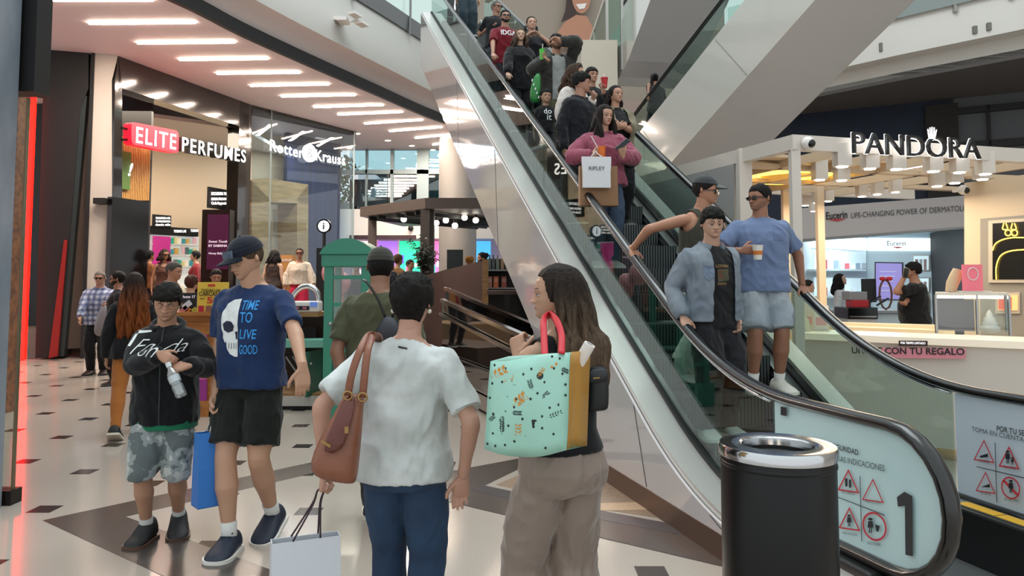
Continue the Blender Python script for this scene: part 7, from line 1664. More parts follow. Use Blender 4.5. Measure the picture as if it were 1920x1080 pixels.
decal(den, den.over, flat_poly([(-.145, .03), (-.075, .03), (-.075, -.05), (-.11, -.07), (-.145, -.05)]), mat('denim_seam', '#6c7b8e', .85), 'chest_pocket', off=.004); decal(den, den.over, flat_poly([(-.147, .03), (-.073, .03), (-.11, .012)]), mat('denim_flap', '#5b6b80', .85), 'pocket_flap', off=.006)
for k in range(5): decal(den, den.over, MB().add([(-.066+.006*math.cos(a_), .08-.065*k+.006*math.sin(a_), 0) for a_ in [i*.785 for i in range(8)]], [tuple(range(8))]), mat('brass', '#a08050', .35, .8), 'button', off=.006)
decal(den, den.top, flat_text('LOVIN', .0, .02, w_=.10, h=.022, bold=.01), mat('gold_ink', '#9a7a4a', .7), 'print', off=.003); decal(den, den.top, flat_poly([(-.04, .01), (.045, .01), (.05, -.07), (-.03, -.08)]), mat('red_gold_print', '#6a3a2a', .7, col2='#3a4a34', vscale=30), 'picture_print', off=.003); decal(den, den.top, flat_text('HARD', .0, -.10, w_=.07, h=.018), MATS['gold_ink'], 'print', off=.003)
pb = rider(1425, 345, 1.70, t=.86)
a, d = on_rail(1512, 1)
blu = make_person('man in a light blue T-shirt and denim shorts holding a paper cup', skin='#94664f', hair=dict(t=.03, top=.055, line=.23, nape=-.2, side=.02), haircol='#100d0c', lod=0, eyes='open', beard='#85604c',
 pos=pb, H=RH[1425], bulk=1.10, yaw=DY-14, head=(-62, 2, 0), hands=[P(1391, 470, pb[1]-.27), a], hand_dir=[(.9, -.2, .1), d], palm=[(.2, .8, 0), (0, 0, -1)], curl=(.75, .35), elbows=[(-1, .6, -.5), (1, .7, 0)], feet=[(-.10, -.06, 0), (.10, -.05, 0)], foot_yaw=(10, -14),
 top=dict(col='#69799a', sleeve=.40, ease=.024, hem=.475), bottom=dict(name='denim_shorts', m=denim_p, length=.50, ease=.03, amp=.006), socks='#dedcd8', shoes=dict(col='#cfccc4', sole='#dcd8ce', lace='#e8e4dc'), shades=dict())
decal(blu, blu.top, flat_poly([(.045, .09), (.13, .09), (.13, .0), (.045, .0)]), mat('pocket_blue', '#627293', .85), 'chest_pocket', off=.003)
pt = rider(1312, 330, 1.80, t=.45)
a, d = on_rail(1190, 0)
tnk = make_person('man in an olive tank top, backward cap and white trousers reaching for the handrail', skin='#a8785e', hair=dict(t=.03, line=.2, nape=-.3), haircol='#17120f', lod=0, eyes='open',
 pos=pt, H=RH[1312], bulk=1.04, yaw=DY+18, lean=4, head=(30, 8, 0), hands=[a, P(1350, 450, pt[1]+.1)], hand_dir=[d, None], palm=[(0, 0, -1), None], curl=(.3, .4), elbows=[(-1, .3, .1), (1, .6, 0)], feet=[(-.10, .12, .08), (.06, -.16, -.10)], pitch_feet=(14, 0),
 top=dict(col='#3b3a32', name='tank_top', sleeve=0, ease=.014, hem=.49, hang=.9, strap=True, amp=.004), bottom=dict(col='#cfccc2', name='trousers', ease=.036, flare=.02, amp=.009), shoes=dict(col='#c9c6bf', sole='#4a4038', lace='#2a2a2a'), cap=dict(col='#3a3c3e', brimcol='#6a6c6e', brim=25, line=.2), shades=dict(col='#3a2420'))
pp_ = rider(1131, 196, 1.60, t=.62)
pnk = make_person('young woman in a dusty pink hoodie with a cup and phone, carrying shopping bags', skin='#b48a74', hair=dict(t=.035, line=.28, side=-.12, long=1.5, locks=28, wave=.012, r=.02, **{'from': 58}), haircol='#1d1412', lod=0, sex='f', eyes='open',
 pos=pp_, H=RH[1131], bulk=1.14, yaw=DY-6, head=(18, 8, 0), hands=[P(1110, 292, pp_[1]-.24), P(1168, 292, pp_[1]-.30)], hand_dir=[(.7, -.3, .35), (-.2, -.4, .6)], palm=[(.3, .8, 0), (-.3, .8, .3)], curl=(.8, .7), elbows=[(-1, .5, -.4), (1, .4, -.5)], feet=[(-.08, 0, 0), (.08, 0, 0)],
 top=dict(col='#8e4a5c', name='hoodie', sleeve=.95, ease=.036, hem=.50, hang=1., cuff=True, hood=True, amp=.007), bottom=dict(name='jeans', m=denim_m, ease=.014), shoes=dict(col='#9a9490', sole='#d0ccc4'))
pk_ = rider(1153, 160, 1.60, t=.70)
a, d = on_rail(1196, 1)
make_person('woman in a khaki overshirt and black top standing behind the pink hoodie', skin='#b0846c', hair=dict(t=.035, line=.3, side=-.1, long=1.0, locks=18, r=.02, **{'from': 100}), haircol='#1d1513', lod=0, sex='f', eyes='open', pos=pk_, H=RH[1153], bulk=1.22, yaw=DY+4, head=(12, -2, 0), hands=[P(1160, 240, pk_[1]-.3), P(1164, 236, pk_[1]-.32)], hand_dir=[(.6, -.2, .3), (-.8, -.1, .1)], palm=[(.3, .8, 0), (0, .8, .2)], curl=(.7, .5), elbows=[(-1, .5, -.4), (1, .3, -.7)],
 top=dict(col='#121316', name='top', sleeve=.2, ease=.01, hem=.49), over=dict(col='#77705c', name='overshirt', sleeve=.6, ease=.032, hem=.47, collar=True, open_=(-.05, .055), amp=.007, hang=1.), bottom=dict(col='#131316', ease=.016), shoes=dict(col='#1a1a1c', sole='#8a8680'))
pj_ = rider(1087, 136, 1.80, t=.36)
make_person('tall young man in a black jacket looking to the side behind the pink hoodie', skin='#a87c66', hair=dict(t=.06, top=.09, line=.22, fringe=.17, nape=-.22, side=-.02, tex=.05), haircol='#0f0d0d', lod=0, eyes='open', pos=pj_, H=RH[1087], yaw=DY+25, head=(42, 4, 0), hands=[None, None], curl=(.7, .5), elbows=[(-.8, .8, 0), (.8, .8, 0)], top=dict(col='#14161c', name='jacket', sleeve=.97, ease=.028, hem=.47, collar=True, cuff=True), bottom=dict(col='#131318', ease=.02), shoes=dict(col='#151515'))
pc_ = rider(1023, 204, 1.18, t=.40)
kid = make_person('small boy in a black T-shirt with a white print by the escalator handrail', skin='#b28a72', hair=dict(t=.05, line=.22, fringe=.17, nape=-.2), haircol='#100e0d', lod=1, sex='c', eyes='force', pos=pc_, H=RH[1023], yaw=DY, head=(0, 4, 0), top=dict(col='#121215', sleeve=.45, ease=.016), bottom=dict(col='#1c1d24', ease=.016), shoes=dict(col='#222222'))
decal(kid, kid.top, flat_text('do', .0, -.0, w_=.10, bold=.01), printw, 'print'); decal(kid, kid.top, flat_text('it', .02, -.08, w_=.06, bold=.01), printw, 'print')
pw_ = rider(1076, 119, 1.60, dq=.25, t=.45)
make_person('woman with fair brown hair and raised sunglasses in a white knit cardigan', skin='#b38c76', hair=dict(t=.04, line=.28, side=-.1, long=1.2, locks=24, wave=.02, r=.02, **{'from': 70}), haircol='#4a3526', lod=1, sex='f', eyes='force', pos=pw_, H=RH[1076], yaw=DY+35, head=(25, 5, 0), hands=[None, P(1112, 185, pw_[1]-.2)], curl=(.5, .7), top=dict(col='#c9c2bb', name='cardigan', sleeve=.97, ease=.035, hem=.46, cuff=True, amp=.006), bottom=dict(col='#1a1a20'), shoes=dict(col='#2a2a2a'), shades=dict(up=1))
pr_ = rider(1108, 126, 1.56, dq=.15, t=.78)
redc = make_person('dark haired person with a red drink cup behind the black jacket man', skin='#a87e68', hair=dict(t=.055, line=.22, nape=-.3, fringe=.16), haircol='#14100f', lod=1, eyes='force', pos=pr_, H=RH[1108], yaw=DY, head=(10, 0, 0), hands=[None, P(1131, 172, pr_[1]-.28)], hand_dir=[None, (.1, -.2, .6)], curl=(.4, .8), elbows=[None, (1, .4, -.6)], top=dict(col='#17171b', sleeve=.95, ease=.02), bottom=dict(col='#17171b'), shoes=dict(col='#222222'))
pf_ = rider(1043, 64, 1.76, t=.80)
flm = make_person('man in a dark olive jacket and grey T-shirt raising a hand to his eyes', skin='#a87c66', hair=dict(t=.06, line=.22, nape=-.3, tex=.05), haircol='#100e0d', beard='#5a3a28', lod=1, eyes='force', pos=pf_, H=RH[1043], bulk=1.05, yaw=DY-4, head=(-4, -4, 0), hands=[P(1026, 112, pf_[1]-.3), P(1050, 78, pf_[1]-.22)], hand_dir=[(-.5, -.2, .3), (-.7, -.1, .4)], curl=(.8, .6), elbows=[(-1, .4, -.7), (1, .2, .1)],
 top=dict(col='#8b8f8c', sleeve=.3, ease=.016, hem=.46), over=dict(col='#2f2f2c', name='jacket', sleeve=.97, ease=.034, hem=.46, collar=True, open_=(-.055, .05), amp=.007, hang=1.), bottom=dict(col='#4c4a34', ease=.03), shoes=dict(col='#c0bcb4'))
a, d = on_rail(952, 0)
pl_ = rider(975, 70, 1.66, t=.38)
make_person('woman with blonde front strands and glasses in a long black coat', skin='#b8947e', hair=dict(t=.04, line=.28, side=-.1, long=1.1, locks=20, wave=.02, r=.022, tipcol='#3a2a22', **{'from': 62}), haircol='#5e4a38', lod=1, sex='f', eyes='force', pos=pl_, H=RH[975], bulk=1.1, yaw=DY, head=(-6, -6, 0), hands=[a, None], hand_dir=[d, None], palm=[(0, 0, -1), None], top=dict(col='#0f0f12', name='coat', sleeve=.97, ease=.036, hem=.40, hang=1., cuff=True), bottom=dict(col='#121216'), shoes=dict(col='#2a2a2a'))
pz_ = rider(996, 31, 1.68, t=.72)
make_person('woman with two dark braids and a black T-shirt, hand on her chest', skin='#b38c78', hair=dict(t=.03, line=.30, nape=-.2, side=0, braids=1), haircol='#1d1513', lod=1, sex='f', eyes='force', pos=pz_, H=RH[996], bulk=1.1, yaw=DY-2, head=(-2, -4, 0), hands=[P(988, 66, pz_[1]-.2), P(1012, 66, pz_[1]-.2)], elbows=[(-1, .3, -.6), (1, .3, -.6)], curl=(.5, .4), top=dict(col='#111318', sleeve=.34, ease=.018, hem=.47), bottom=dict(col='#17181c'), shoes=dict(col='#2a2a2a'))
a, d = on_rail(925, 0)
pi_ = rider(947, 27, 1.76, t=.36)
idg = make_person('bearded man in sunglasses and a maroon college T-shirt with a backpack strap', skin='#a87c66', hair=dict(t=.045, top=.06, line=.24, nape=-.2), haircol='#14100f', beard='#17120f', lod=1, eyes='none', pos=pi_, H=RH[947], yaw=DY+2, head=(-4, -4, 0), hands=[a, None], hand_dir=[d, None], palm=[(0, 0, -1), None], top=dict(col='#6c1420', sleeve=.42, ease=.02, hem=.46), bottom=dict(col='#23252c'), shoes=dict(col='#c0bcb4'), shades=dict())
decal(idg, idg.top, flat_text('IDGA', .02, .02, w_=.24, h=.085, bold=.02), printw, 'college_lettering')
po_ = rider(930, 8, 1.72, t=.62)
make_person('older grey haired man in black peering from behind the maroon T-shirt', skin='#9c735e', hair=dict(t=.03, line=.24), haircol='#6e6a66', lod=1, eyes='none', pos=po_, H=RH[930], yaw=DY+10, head=(20, 0, 0), hands=[P(918, 50, po_[1]-.1), None], top=dict(col='#15161a', sleeve=.4, ease=.02), bottom=dict(col='#2c3038'), shoes=dict(col='#2a2a2a'), shades=dict())
for lab, px, py, H, t_, bc, tc in (('rider in flared dark jeans higher up the escalator, head out of frame', 903, 85, 1.68, .45, '#26343c', '#8a7a78'), ('rider in grey trousers higher still on the escalator, head out of frame', 880, 45, 1.70, .5, '#55585a', '#3a3c40'), ('rider in dark trousers at the frame top beside the grey trousers', 862, 12, 1.72, .85, '#1a1c22', '#24262c')):
    q, tt = E1.solve(px, py, .05); p = E1.pt(q, t_, 0)
    make_person(lab, skin='#a87c66', hair=dict(t=.05, line=.25), haircol='#1a1412', lod=1, eyes='none', sex='f' if 'jeans' in lab else 'm', pos=(p.x, p.y, E1.step(q)), H=H, yaw=DY, top=dict(col=tc, sleeve=.5, ease=.02), bottom=dict(col=bc, ease=.02, flare=.03 if 'jeans' in lab else 0), shoes=dict(col='#17181a', sole='#c0bcb4'))
# rider of the second escalator
ra, rb = ray(1229, 136); q_ = None
for i in range(1500):
    q = 1+i*.01; p = E2.pt(q, .38, 0); e = abs(p.x/p.y-ra)
    if q_ is None or e < q_[0]: q_ = (e, q, p)
e, q, p = q_; zb = E2.step(q); h2 = EYE+rb*p.y-zb; DBG.append('esc2 %.2f q %.2f Y %.2f' % (h2, q, p.y)); pe = E2.pt(q, .38, 0); hw = E2.pt(q+.25, 0, E2.zr(q+.25)+.05)
make_person('woman with a dark ponytail in a charcoal outfit riding the second escalator', skin='#9a6f58', hair=dict(t=.04, line=.28, tail=1), haircol='#14100f', lod=1, sex='f', eyes='none', pos=(pe.x, pe.y, zb), H=max(1.5, min(1.78, h2)), bulk=1.12, yaw=-160, lean=8, hands=[None, hw], top=dict(col='#2b2b2c', sleeve=.4, ease=.012), bottom=dict(col='#303030', ease=.01), shoes=dict(col='#222222'))

# ---- at the jewellery and skin care counters
make_person('man in a black T-shirt holding a phone to his ear at the skin care counter', skin='#a1745c', hair=dict(t=.06, top=.08, line=.22, nape=-.25, tex=.06), haircol='#14100f', lod=1, eyes='none', pos=at(1715, 11.3), H=1.86, bulk=1.2, belly=.02, yaw=-115, hands=[P(1695, 572, 11.0), P(1697, 517, 11.05)], hand_dir=[None, (.35, .1, .75)], curl=(.5, .7), elbows=[None, (.2, -.6, -.9)], top=dict(col='#131316', sleeve=.42, ease=.03, hem=.46), bottom=dict(col='#1c2030', ease=.02), shoes=dict(col='#222222'))
make_person('woman with long black hair and a white long sleeved top at the service counter', skin='#b8937e', hair=dict(t=.045, line=.28, side=-.1, long=1.1, locks=20, r=.024, **{'from': 75}), haircol='#110e0d', lod=1, sex='f', eyes='force', pos=at(1576, 14.4), H=1.73, yaw=60, head=(0, -12, 0), hands=[None, P(1600, 575, 14.2)], top=dict(col='#b9bcc0', sleeve=.95, ease=.022), bottom=dict(col='#2a2c30'), shoes=dict(col='#222222'))
make_person('woman in a white top seen in profile beside the kiosk corner post', skin='#b8937e', hair=dict(t=.05, line=.27, nape=-.35), haircol='#1c1512', lod=1, sex='f', eyes='none', pos=at(1514, 12.6), H=1.60, yaw=70, top=dict(col='#c9c6c4', sleeve=.5, ease=.02), bottom=dict(col='#2a2c30'), shoes=dict(col='#222222'))
# ================================================================ things people carry
def bag_box(bot, top_, d, up_, depth_b, depth_t, bulge=0.):
    """soft upright bag from bottom/top edge pairs, depth direction d"""
def paper_bag(name, label, cat, c, w_, h, dp, xd, m, handle=None, hm=None, hang=None, rope=.004, taper=1.0, extra=None):
    """paper carrier bag hanging with its top edge centre at c; xd = direction of the wide side"""
    xd = unit(Vector((xd[0], xd[1], 0))); yd = Vector((-xd.y, xd.x, 0)); t = thing(name, label, cat, (c.x, c.y, c.z-h))
    R = []
    for z, k, b in ((0, 1., 1.), (.02, 1.0, 1.), (.5, 1.0, .85), (.85, taper, .62), (1., taper, .5)):
        R.append([c+xd*(sx*w_/2*k)+yd*(sy*dp/2*b+(.0 if abs(sx) > .9 else 0))+Vector((0, 0, -h+z*h)) for sx, sy in ((-1, -1), (-.33, -1.02), (.33, -1.02), (1, -1), (1.0, 0), (1, 1), (.33, 1), (-.33, 1), (-1, 1), (-1.0, 0))])
    mb = MB(); mb.rings(R, caps=False); n = 10; mb.add(R[0], [tuple(range(n))[::-1]]); o = mb.build('bag_body', m, t); s_ = o.modifiers.new('s', 'SOLIDIFY'); s_.thickness = .003
    if hang is not None:
        for sy in (-1, 1):
            a = c+xd*(-w_*.2)+yd*(sy*dp*.25); b = c+xd*(w_*.2)+yd*(sy*dp*.25); hp = Vector(hang)
            MB().tube(cat_path([a, a.lerp(hp, .75)+(a-hp)*.04, hp+xd*-.012, hp+xd*.012, b.lerp(hp, .75)+(b-hp)*.04, b], 5), rope, 7).build('handle', hm or mat('cord_dark', '#2a2226', .7), t, smooth=True)
    return t, c, xd, yd
blue_p = mat('blue_gift_paper', '#2f74c2', .4, coat=.2)
c = P(405, 812, 4.38); hp = tee.grip(0)
c = Vector((hp.x+.02, hp.y-.02, c.z)); t, c, xd, yd = paper_bag('gift_bag', 'blue paper gift bag held by the man in the skull T-shirt', 'bag', c, .22, .42, .12, (.75, .65), blue_p, hang=hp, hm=mat('cord_white', '#c8c6c2', .7), rope=.003)
pa = [c+xd*x+yd*(-.062)+Vector((0, 0, z)) for x, z in ((.0, -.06), (.10, -.03), (.105, -.36), (.03, -.34), (.06, -.2))]
MB().add([p-yd*.004 for p in pa], [tuple(range(5))]).build('printed_flowers', mat('gift_print', '#2a3a60', .5, col2='#8a96b4', vscale=25), t, fix=False)
whp = mat('white_bag_paper', '#c9cdd4', .45, bump=.1, bscale=30)
hp = ww.grip(1); c = hp+Vector((-.05, -.02, -.17)); t, c, xd, yd = paper_bag('paper_bag', 'white paper carrier bag hanging from the hand of the white T-shirt woman', 'bag', c, .25, .38, .12, (.92, .38), whp, hang=hp, hm=mat('cord_plum', '#33202a', .7), rope=.0035)
mb = text_geo('ripley', c+xd*.03-yd*.064+Vector((0, 0, -.245)), xd, up, width=.10, depth=.001); mb.build('lettering', mat('bag_ink', '#3a3a40', .6), t)
# brown leather shoulder bag
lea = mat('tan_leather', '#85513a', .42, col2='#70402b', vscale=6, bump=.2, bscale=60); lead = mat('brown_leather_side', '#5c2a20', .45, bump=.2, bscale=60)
Yb_ = 2.78
def q_(px, py, Y): return P(px, py, Y)
sb_ = thing('shoulder_bag', 'tan leather shoulder bag on the white T-shirt woman', 'bag', q_(640, 905, Yb_))
front_ = [q_(580, 868, 2.74), q_(632, 905, 2.70), q_(671, 905, 2.70), q_(676, 800, 2.72), q_(672, 735, 2.76), q_(655, 730, 2.78), q_(610, 815, 2.74)]
def soft_bag(profile, m, par, name, n=3):
    """profile rows: list of (left, right) world points bottom to top, plus depth; builds a rounded pouch"""
    R = []
    for (a, b, dp) in profile:
        c = (a+b)/2; x = (b-a)/2; y = Vector((-x.y, x.x, 0)).normalized()*-dp/2
        if y.y > 0: y = -y
        R.append([c+x*math.copysign(abs(math.cos(t_))**.6, math.cos(t_))+y*math.copysign(abs(math.sin(t_))**.8, math.sin(t_)) for t_ in [2*math.pi*i/24 for i in range(24)]])
    o = MB().rings(R).build(name, m, par, smooth=True); s_ = o.modifiers.new('s', 'SUBSURF'); s_.levels = s_.render_levels = 1; return o
soft_bag([(q_(612, 897, 2.74), q_(665, 906, 2.74), .06), (q_(588, 888, 2.74), q_(668, 902, 2.74), .12), (q_(582, 865, 2.74), q_(671, 880, 2.74), .15), (q_(598, 825, 2.76), q_(675, 840, 2.76), .14), (q_(622, 785, 2.78), q_(679, 795, 2.78), .11), (q_(640, 750, 2.8), q_(682, 755, 2.8), .07), (q_(648, 735, 2.8), q_(684, 738, 2.8), .03)], lea, sb_, 'pouch')
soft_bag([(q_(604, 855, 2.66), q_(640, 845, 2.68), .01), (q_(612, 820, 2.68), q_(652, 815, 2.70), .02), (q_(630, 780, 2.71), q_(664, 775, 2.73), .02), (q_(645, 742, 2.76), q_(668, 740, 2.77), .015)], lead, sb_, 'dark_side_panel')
MB().bar(q_(603, 826, 2.66), q_(620, 837, 2.66), .012, .008).build('zip_pull', mat('brass', '#a08050', .35, .8), sb_); MB().bar(q_(650, 800, 2.655), q_(650, 812, 2.655), .012, .012).build('clasp', mat('brass', '#a08050'), sb_)
shp = q_(694, 633, 2.96)
for pts in ([q_(652, 742, 2.76), q_(660, 700, 2.76), q_(676, 655, 2.80), q_(693, 628, 2.9), q_(704, 628, 3.0), q_(706, 650, 3.12)], [q_(680, 745, 2.76), q_(684, 700, 2.76), q_(690, 655, 2.80), q_(701, 628, 2.9), q_(711, 630, 3.0), q_(712, 650, 3.12)]):
    MB().tube(cat_path(pts, 8), .014, 8, r2=.005, up=(0, 1, .2)).build('strap', lea, sb_, smooth=True)
for p in (q_(652, 742, 2.75), q_(680, 745, 2.75)): MB().tube([p+Vector((.016*math.cos(i*.63), 0, .016*math.sin(i*.63))) for i in range(10)], .004, 6, closed=True).build('ring', mat('brass', '#a08050'), sb_, smooth=True)
# mint shopping bag
mint = mat('mint_bag_fabric', '#9ed0c0', .4, coat=.2, bump=.25, bscale=14); mus = mat('mustard_gusset', '#b5822e', .45, coat=.2, bump=.4, bscale=18)
mbg = thing('mint_shopping_bag', 'big mint shopping bag with leaf and dot print on the brunette woman', 'bag', q_(1005, 855, 2.6))
Ym = 2.60
fb = [(908, 840), (1000, 856), (1098, 838)]; 
FW = Wall(P(910, 760, 2.60)[:2], P(1065, 760, 2.52)[:2]); GW_ = Wall(P(1065, 760, 2.52)[:2], P(1105, 760, 2.70)[:2])
rows = []
for ff in [i/8 for i in range(9)]:
    row = []
    for g in [i/10 for i in range(11)]:
        xl = 921-13*ff; xr = 1070-8*ff; x = xl+(xr-xl)*g; yt = 677-16*g+3*math.sin(g*7); yb = 842+13*math.sin(g*math.pi)+2*g; y = yt+(yb-yt)*ff
        row.append(FW.at(x, y)+front(FW)*(.035*math.sin(math.pi*ff*.9+.2)*math.sin(math.pi*g)+.006*math.sin(g*13+ff*5)))
    rows.append(row)
for ff in range(9): pass
gus = []
for i, ff in enumerate([i/8 for i in range(9)]):
    xl = 1070-8*ff; xr = 1105-6*ff; gus.append([rows[i][-1] if g == 0 else GW_.at(xl+(xr-xl)*g, (661-3*g)+((844-8*g)-(661-3*g))*ff)-front(GW_)*(.02*math.sin(math.pi*g)) for g in (0, .33, .66, 1)])
bk_ = [[r[0], r[0]+Vector((.06, .17, 0)), g[-1]+Vector((.0, .0, 0))] for r, g in zip(rows, gus)]
def sheet(rws, m, name, par, th=.004):
    n = len(rws[0]); o = MB().add([p for r in rws for p in r], [(i*n+j, i*n+j+1, (i+1)*n+j+1, (i+1)*n+j) for i in range(len(rws)-1) for j in range(n-1)]).build(name, m, par, smooth=True)
    s_ = o.modifiers.new('s', 'SOLIDIFY'); s_.thickness = th; return o
pan = sheet(rows, mint, 'front_panel', mbg); sheet(gus, mus, 'side_gusset', mbg); sheet(bk_, mint, 'back_panel', mbg); MB().add([*rows[-1], gus[-1][-1], bk_[-1][1]], [tuple(range(13))]).build('bottom', mint, mbg)
bpy.context.view_layer.update()
ptree = BVHTree.FromPolygons([v.co for v in pan.data.vertices], [tuple(p.vertices) for p in pan.data.polygons])
def bag_print(polys, m, name):
    mb = MB()
    for p in polys:
        vs = []
        for x, y in p:
            a = FW.at(x, y)+front(FW)*.3; h = ptree.ray_cast(a, -front(FW), .8); vs.append((h[0] if h[0] is not None else FW.at(x, y))+front(FW)*.0045)
        mb.add(vs, [tuple(range(len(vs)))])
    return mb.build(name, m, pan, fix=False)
def dot(x, y, r, rx=.85): return [(x+r*rx*math.cos(a), y+r*math.sin(a)) for a in [2*math.pi*i/10 for i in range(10)]]
ik_ = mat('bag_print_black', '#1b2a2c', .6); og = mat('bag_print_orange', '#c98a3a', .6)
dots = [(929, 684), (951, 690), (925, 718), (937, 748), (955, 740), (974, 745), (926, 775), (952, 770), (940, 800), (925, 812), (958, 795), (985, 782), (970, 760), (1000, 745), (1024, 715), (1012, 735), (1040, 690), (1056, 700), (1050, 672), (1036, 668), (1062, 720), (1050, 757), (1034, 762), (1058, 795), (1040, 812), (1020, 800), (1010, 822), (990, 815), (968, 825), (950, 832), (930, 835), (1045, 828), (1000, 690), (985, 700), (920, 745), (980, 838), (1025, 838), (914, 832), (962, 712), (1062, 740), (995, 770), (944, 715), (1020, 778)]
bag_print([dot(x, y, 2.6) for x, y in dots], ik_, 'dot_pattern')
def sprig(x, y, L_, a, n=5, w_=2.2, l=6):
    out = [[(x, y), (x+L_*math.cos(a), y+L_*math.sin(a)), (x+L_*math.cos(a)+.7, y+L_*math.sin(a)+.7), (x+.7, y+.7)]]
    for i in range(1, n+1):
        px, py = x+L_*i/n*math.cos(a), y+L_*i/n*math.sin(a)
        for s_ in (-1, 1):
            b = a+s_*.9; q = (px+l*math.cos(b), py+l*math.sin(b)); nx, ny = -math.sin(b)*w_/2, math.cos(b)*w_/2; out.append([(px, py), ((px+q[0])/2+nx, (py+q[1])/2+ny), q, ((px+q[0])/2-nx, (py+q[1])/2-ny)])
    return out
for sp_ in ((916, 790, 16, -.7), (1003, 728, 16, -1.9), (1030, 780, 24, -.35), (965, 770, 16, .05, 6), (1052, 690, 16, .4, 6), (1020, 745, 14, -.8), (944, 812, 30, -1.57, 7, 4, 8)): bag_print(sprig(*sp_), ik_, 'sprig_print')
for sp_ in ((945, 715, 26, -.4, 5, 4, 7), (975, 822, 26, -1.5, 4, 4, 8), (922, 706, 26, -.5, 3, 7, 11), (966, 758, 26, -.7, 3, 8, 12), (1012, 705, 16, -1.0, 4, 2.5, 5)): bag_print(sprig(*sp_), og, 'leaf_print')
bag_print([dot(1036, 688, 3), dot(1044, 682, 3)], og, 'orange_berry_print')
bag_print([dot(1016, 703, 7), dot(1005, 792, 8.5, 1.), dot(968, 716, 5)], ik_, 'berry_pattern')
redh = mat('red_webbing', '#c01c2c', .6)
for pts in ([FW.at(1023, 666)+front(FW)*.01, q_(1020, 630, 2.62), q_(1019, 606, 2.68), q_(1024, 592, 2.76), q_(1036, 590, 2.86), q_(1044, 610, 2.96)], [FW.at(1054, 662)+front(FW)*.01, q_(1053, 630, 2.60), q_(1046, 606, 2.66), q_(1036, 592, 2.74), q_(1030, 590, 2.84), q_(1040, 610, 2.98)]):
    MB().tube(cat_path(pts, 8), .012, 8, r2=.003, up=(0, 1, .1)).build('handle', redh, mbg, smooth=True)
rp = thing('paper_roll', 'white paper roll sticking out of the mint shopping bag', 'roll', q_(1095, 668, 2.66)); a = q_(1080, 690, 2.68); b = q_(1106, 645, 2.66); MB().tube([a, b], .021, 18).build('roll', white, rp, smooth='auto'); MB().tube([b, b+(b-a).normalized()*.001], .013, 14).build('hollow', mat('roll_hollow', '#8a8a8a', .7), rp)
sbk = thing('small_black_bag', 'small black shoulder bag behind the mint bag on the brunette woman', 'bag', q_(1122, 770, 2.86))
soft_bag([(q_(1100, 772, 2.84), q_(1139, 768, 2.84), .07), (q_(1099, 765, 2.84), q_(1141, 762, 2.84), .085), (q_(1100, 725, 2.84), q_(1142, 718, 2.84), .09), (q_(1101, 690, 2.84), q_(1136, 688, 2.84), .08), (q_(1103, 683, 2.84), q_(1131, 683, 2.84), .06)], mat('black_nylon', '#121216', .5), sbk, 'pouch')
soft_bag([(q_(1100, 722, 2.80), q_(1141, 716, 2.80), .02), (q_(1102, 705, 2.80), q_(1141, 700, 2.80), .03), (q_(1103, 690, 2.81), q_(1137, 687, 2.81), .02)], mat('black_nylon_flap', '#1b1b20', .45), sbk, 'flap'); MB().bar(q_(1112, 709, 2.775), q_(1124, 708, 2.775), .012, .004).build('buckle', mat('brass', '#a08050'), sbk)
MB().tube(cat_path([q_(1104, 690, 2.85), q_(1095, 640, 2.88), q_(1075, 590, 2.95), q_(1060, 585, 3.05)], 6), .008, 6, r2=.003).build('strap', mat('black_nylon', '#121216'), sbk, smooth=True)
# drawstring bag on the olive T-shirt
dsb = thing('drawstring_bag', 'black drawstring bag on the back of the olive T-shirt man', 'bag', q_(718, 640, 4.62)); ny = mat('drawstring_nylon', '#1c1e26', .55, bump=.2, bscale=30)
soft_bag([(q_(698, 700, 4.66), q_(760, 700, 4.66), .05), (q_(700, 640, 4.62), q_(762, 640, 4.62), .12), (q_(705, 615, 4.62), q_(755, 615, 4.62), .12), (q_(716, 600, 4.63), q_(742, 600, 4.63), .07), (q_(720, 592, 4.64), q_(738, 592, 4.64), .03)], ny, dsb, 'pouch')
for pts in ([q_(722, 594, 4.63), q_(708, 560, 4.63), q_(690, 532, 4.66), q_(682, 525, 4.76)], [q_(736, 594, 4.63), q_(744, 560, 4.64), q_(748, 530, 4.68), q_(748, 522, 4.78)]): MB().tube(cat_path(pts, 6), .008, 6).build('cord', blackm, dsb, smooth=True)
# water bottle in the boy's hands
g1_ = P(316, 684, 4.235); g2_ = P(341, 744, 4.20); ax = (g2_-g1_); bt = thing('water_bottle', 'clear plastic water bottle in the hands of the boy', 'bottle', g2_)
pet = glass('clear_plastic', '#eef3f4', .02, .04, .6); L_ = ax.length
def along(rs): return [g1_+ax*t_ for t_, r in rs], [r for t_, r in rs]
p_, r_ = along([(0, .013), (.10, .013), (.16, .018), (.28, .030), (.36, .032), (.55, .031), (.60, .029), (.66, .032), (.78, .032), (.84, .030), (.90, .032), (.97, .030), (1, .022)]); MB().tube(p_, r_, 18).build('bottle_body', pet, bt, smooth=True)
p_, r_ = along([(.36, .0325), (.55, .0318)]); MB().tube(p_, r_, 18, caps=False).build('wrapper', mat('label_silver', '#b4bcc0', .35, .3), bt, smooth=True)
p_, r_ = along([(-.06, .015), (.07, .015)]); MB().tube(p_, r_, 14).build('cap', mat('cap_clear', '#c9cfd2', .4), bt, smooth='auto')
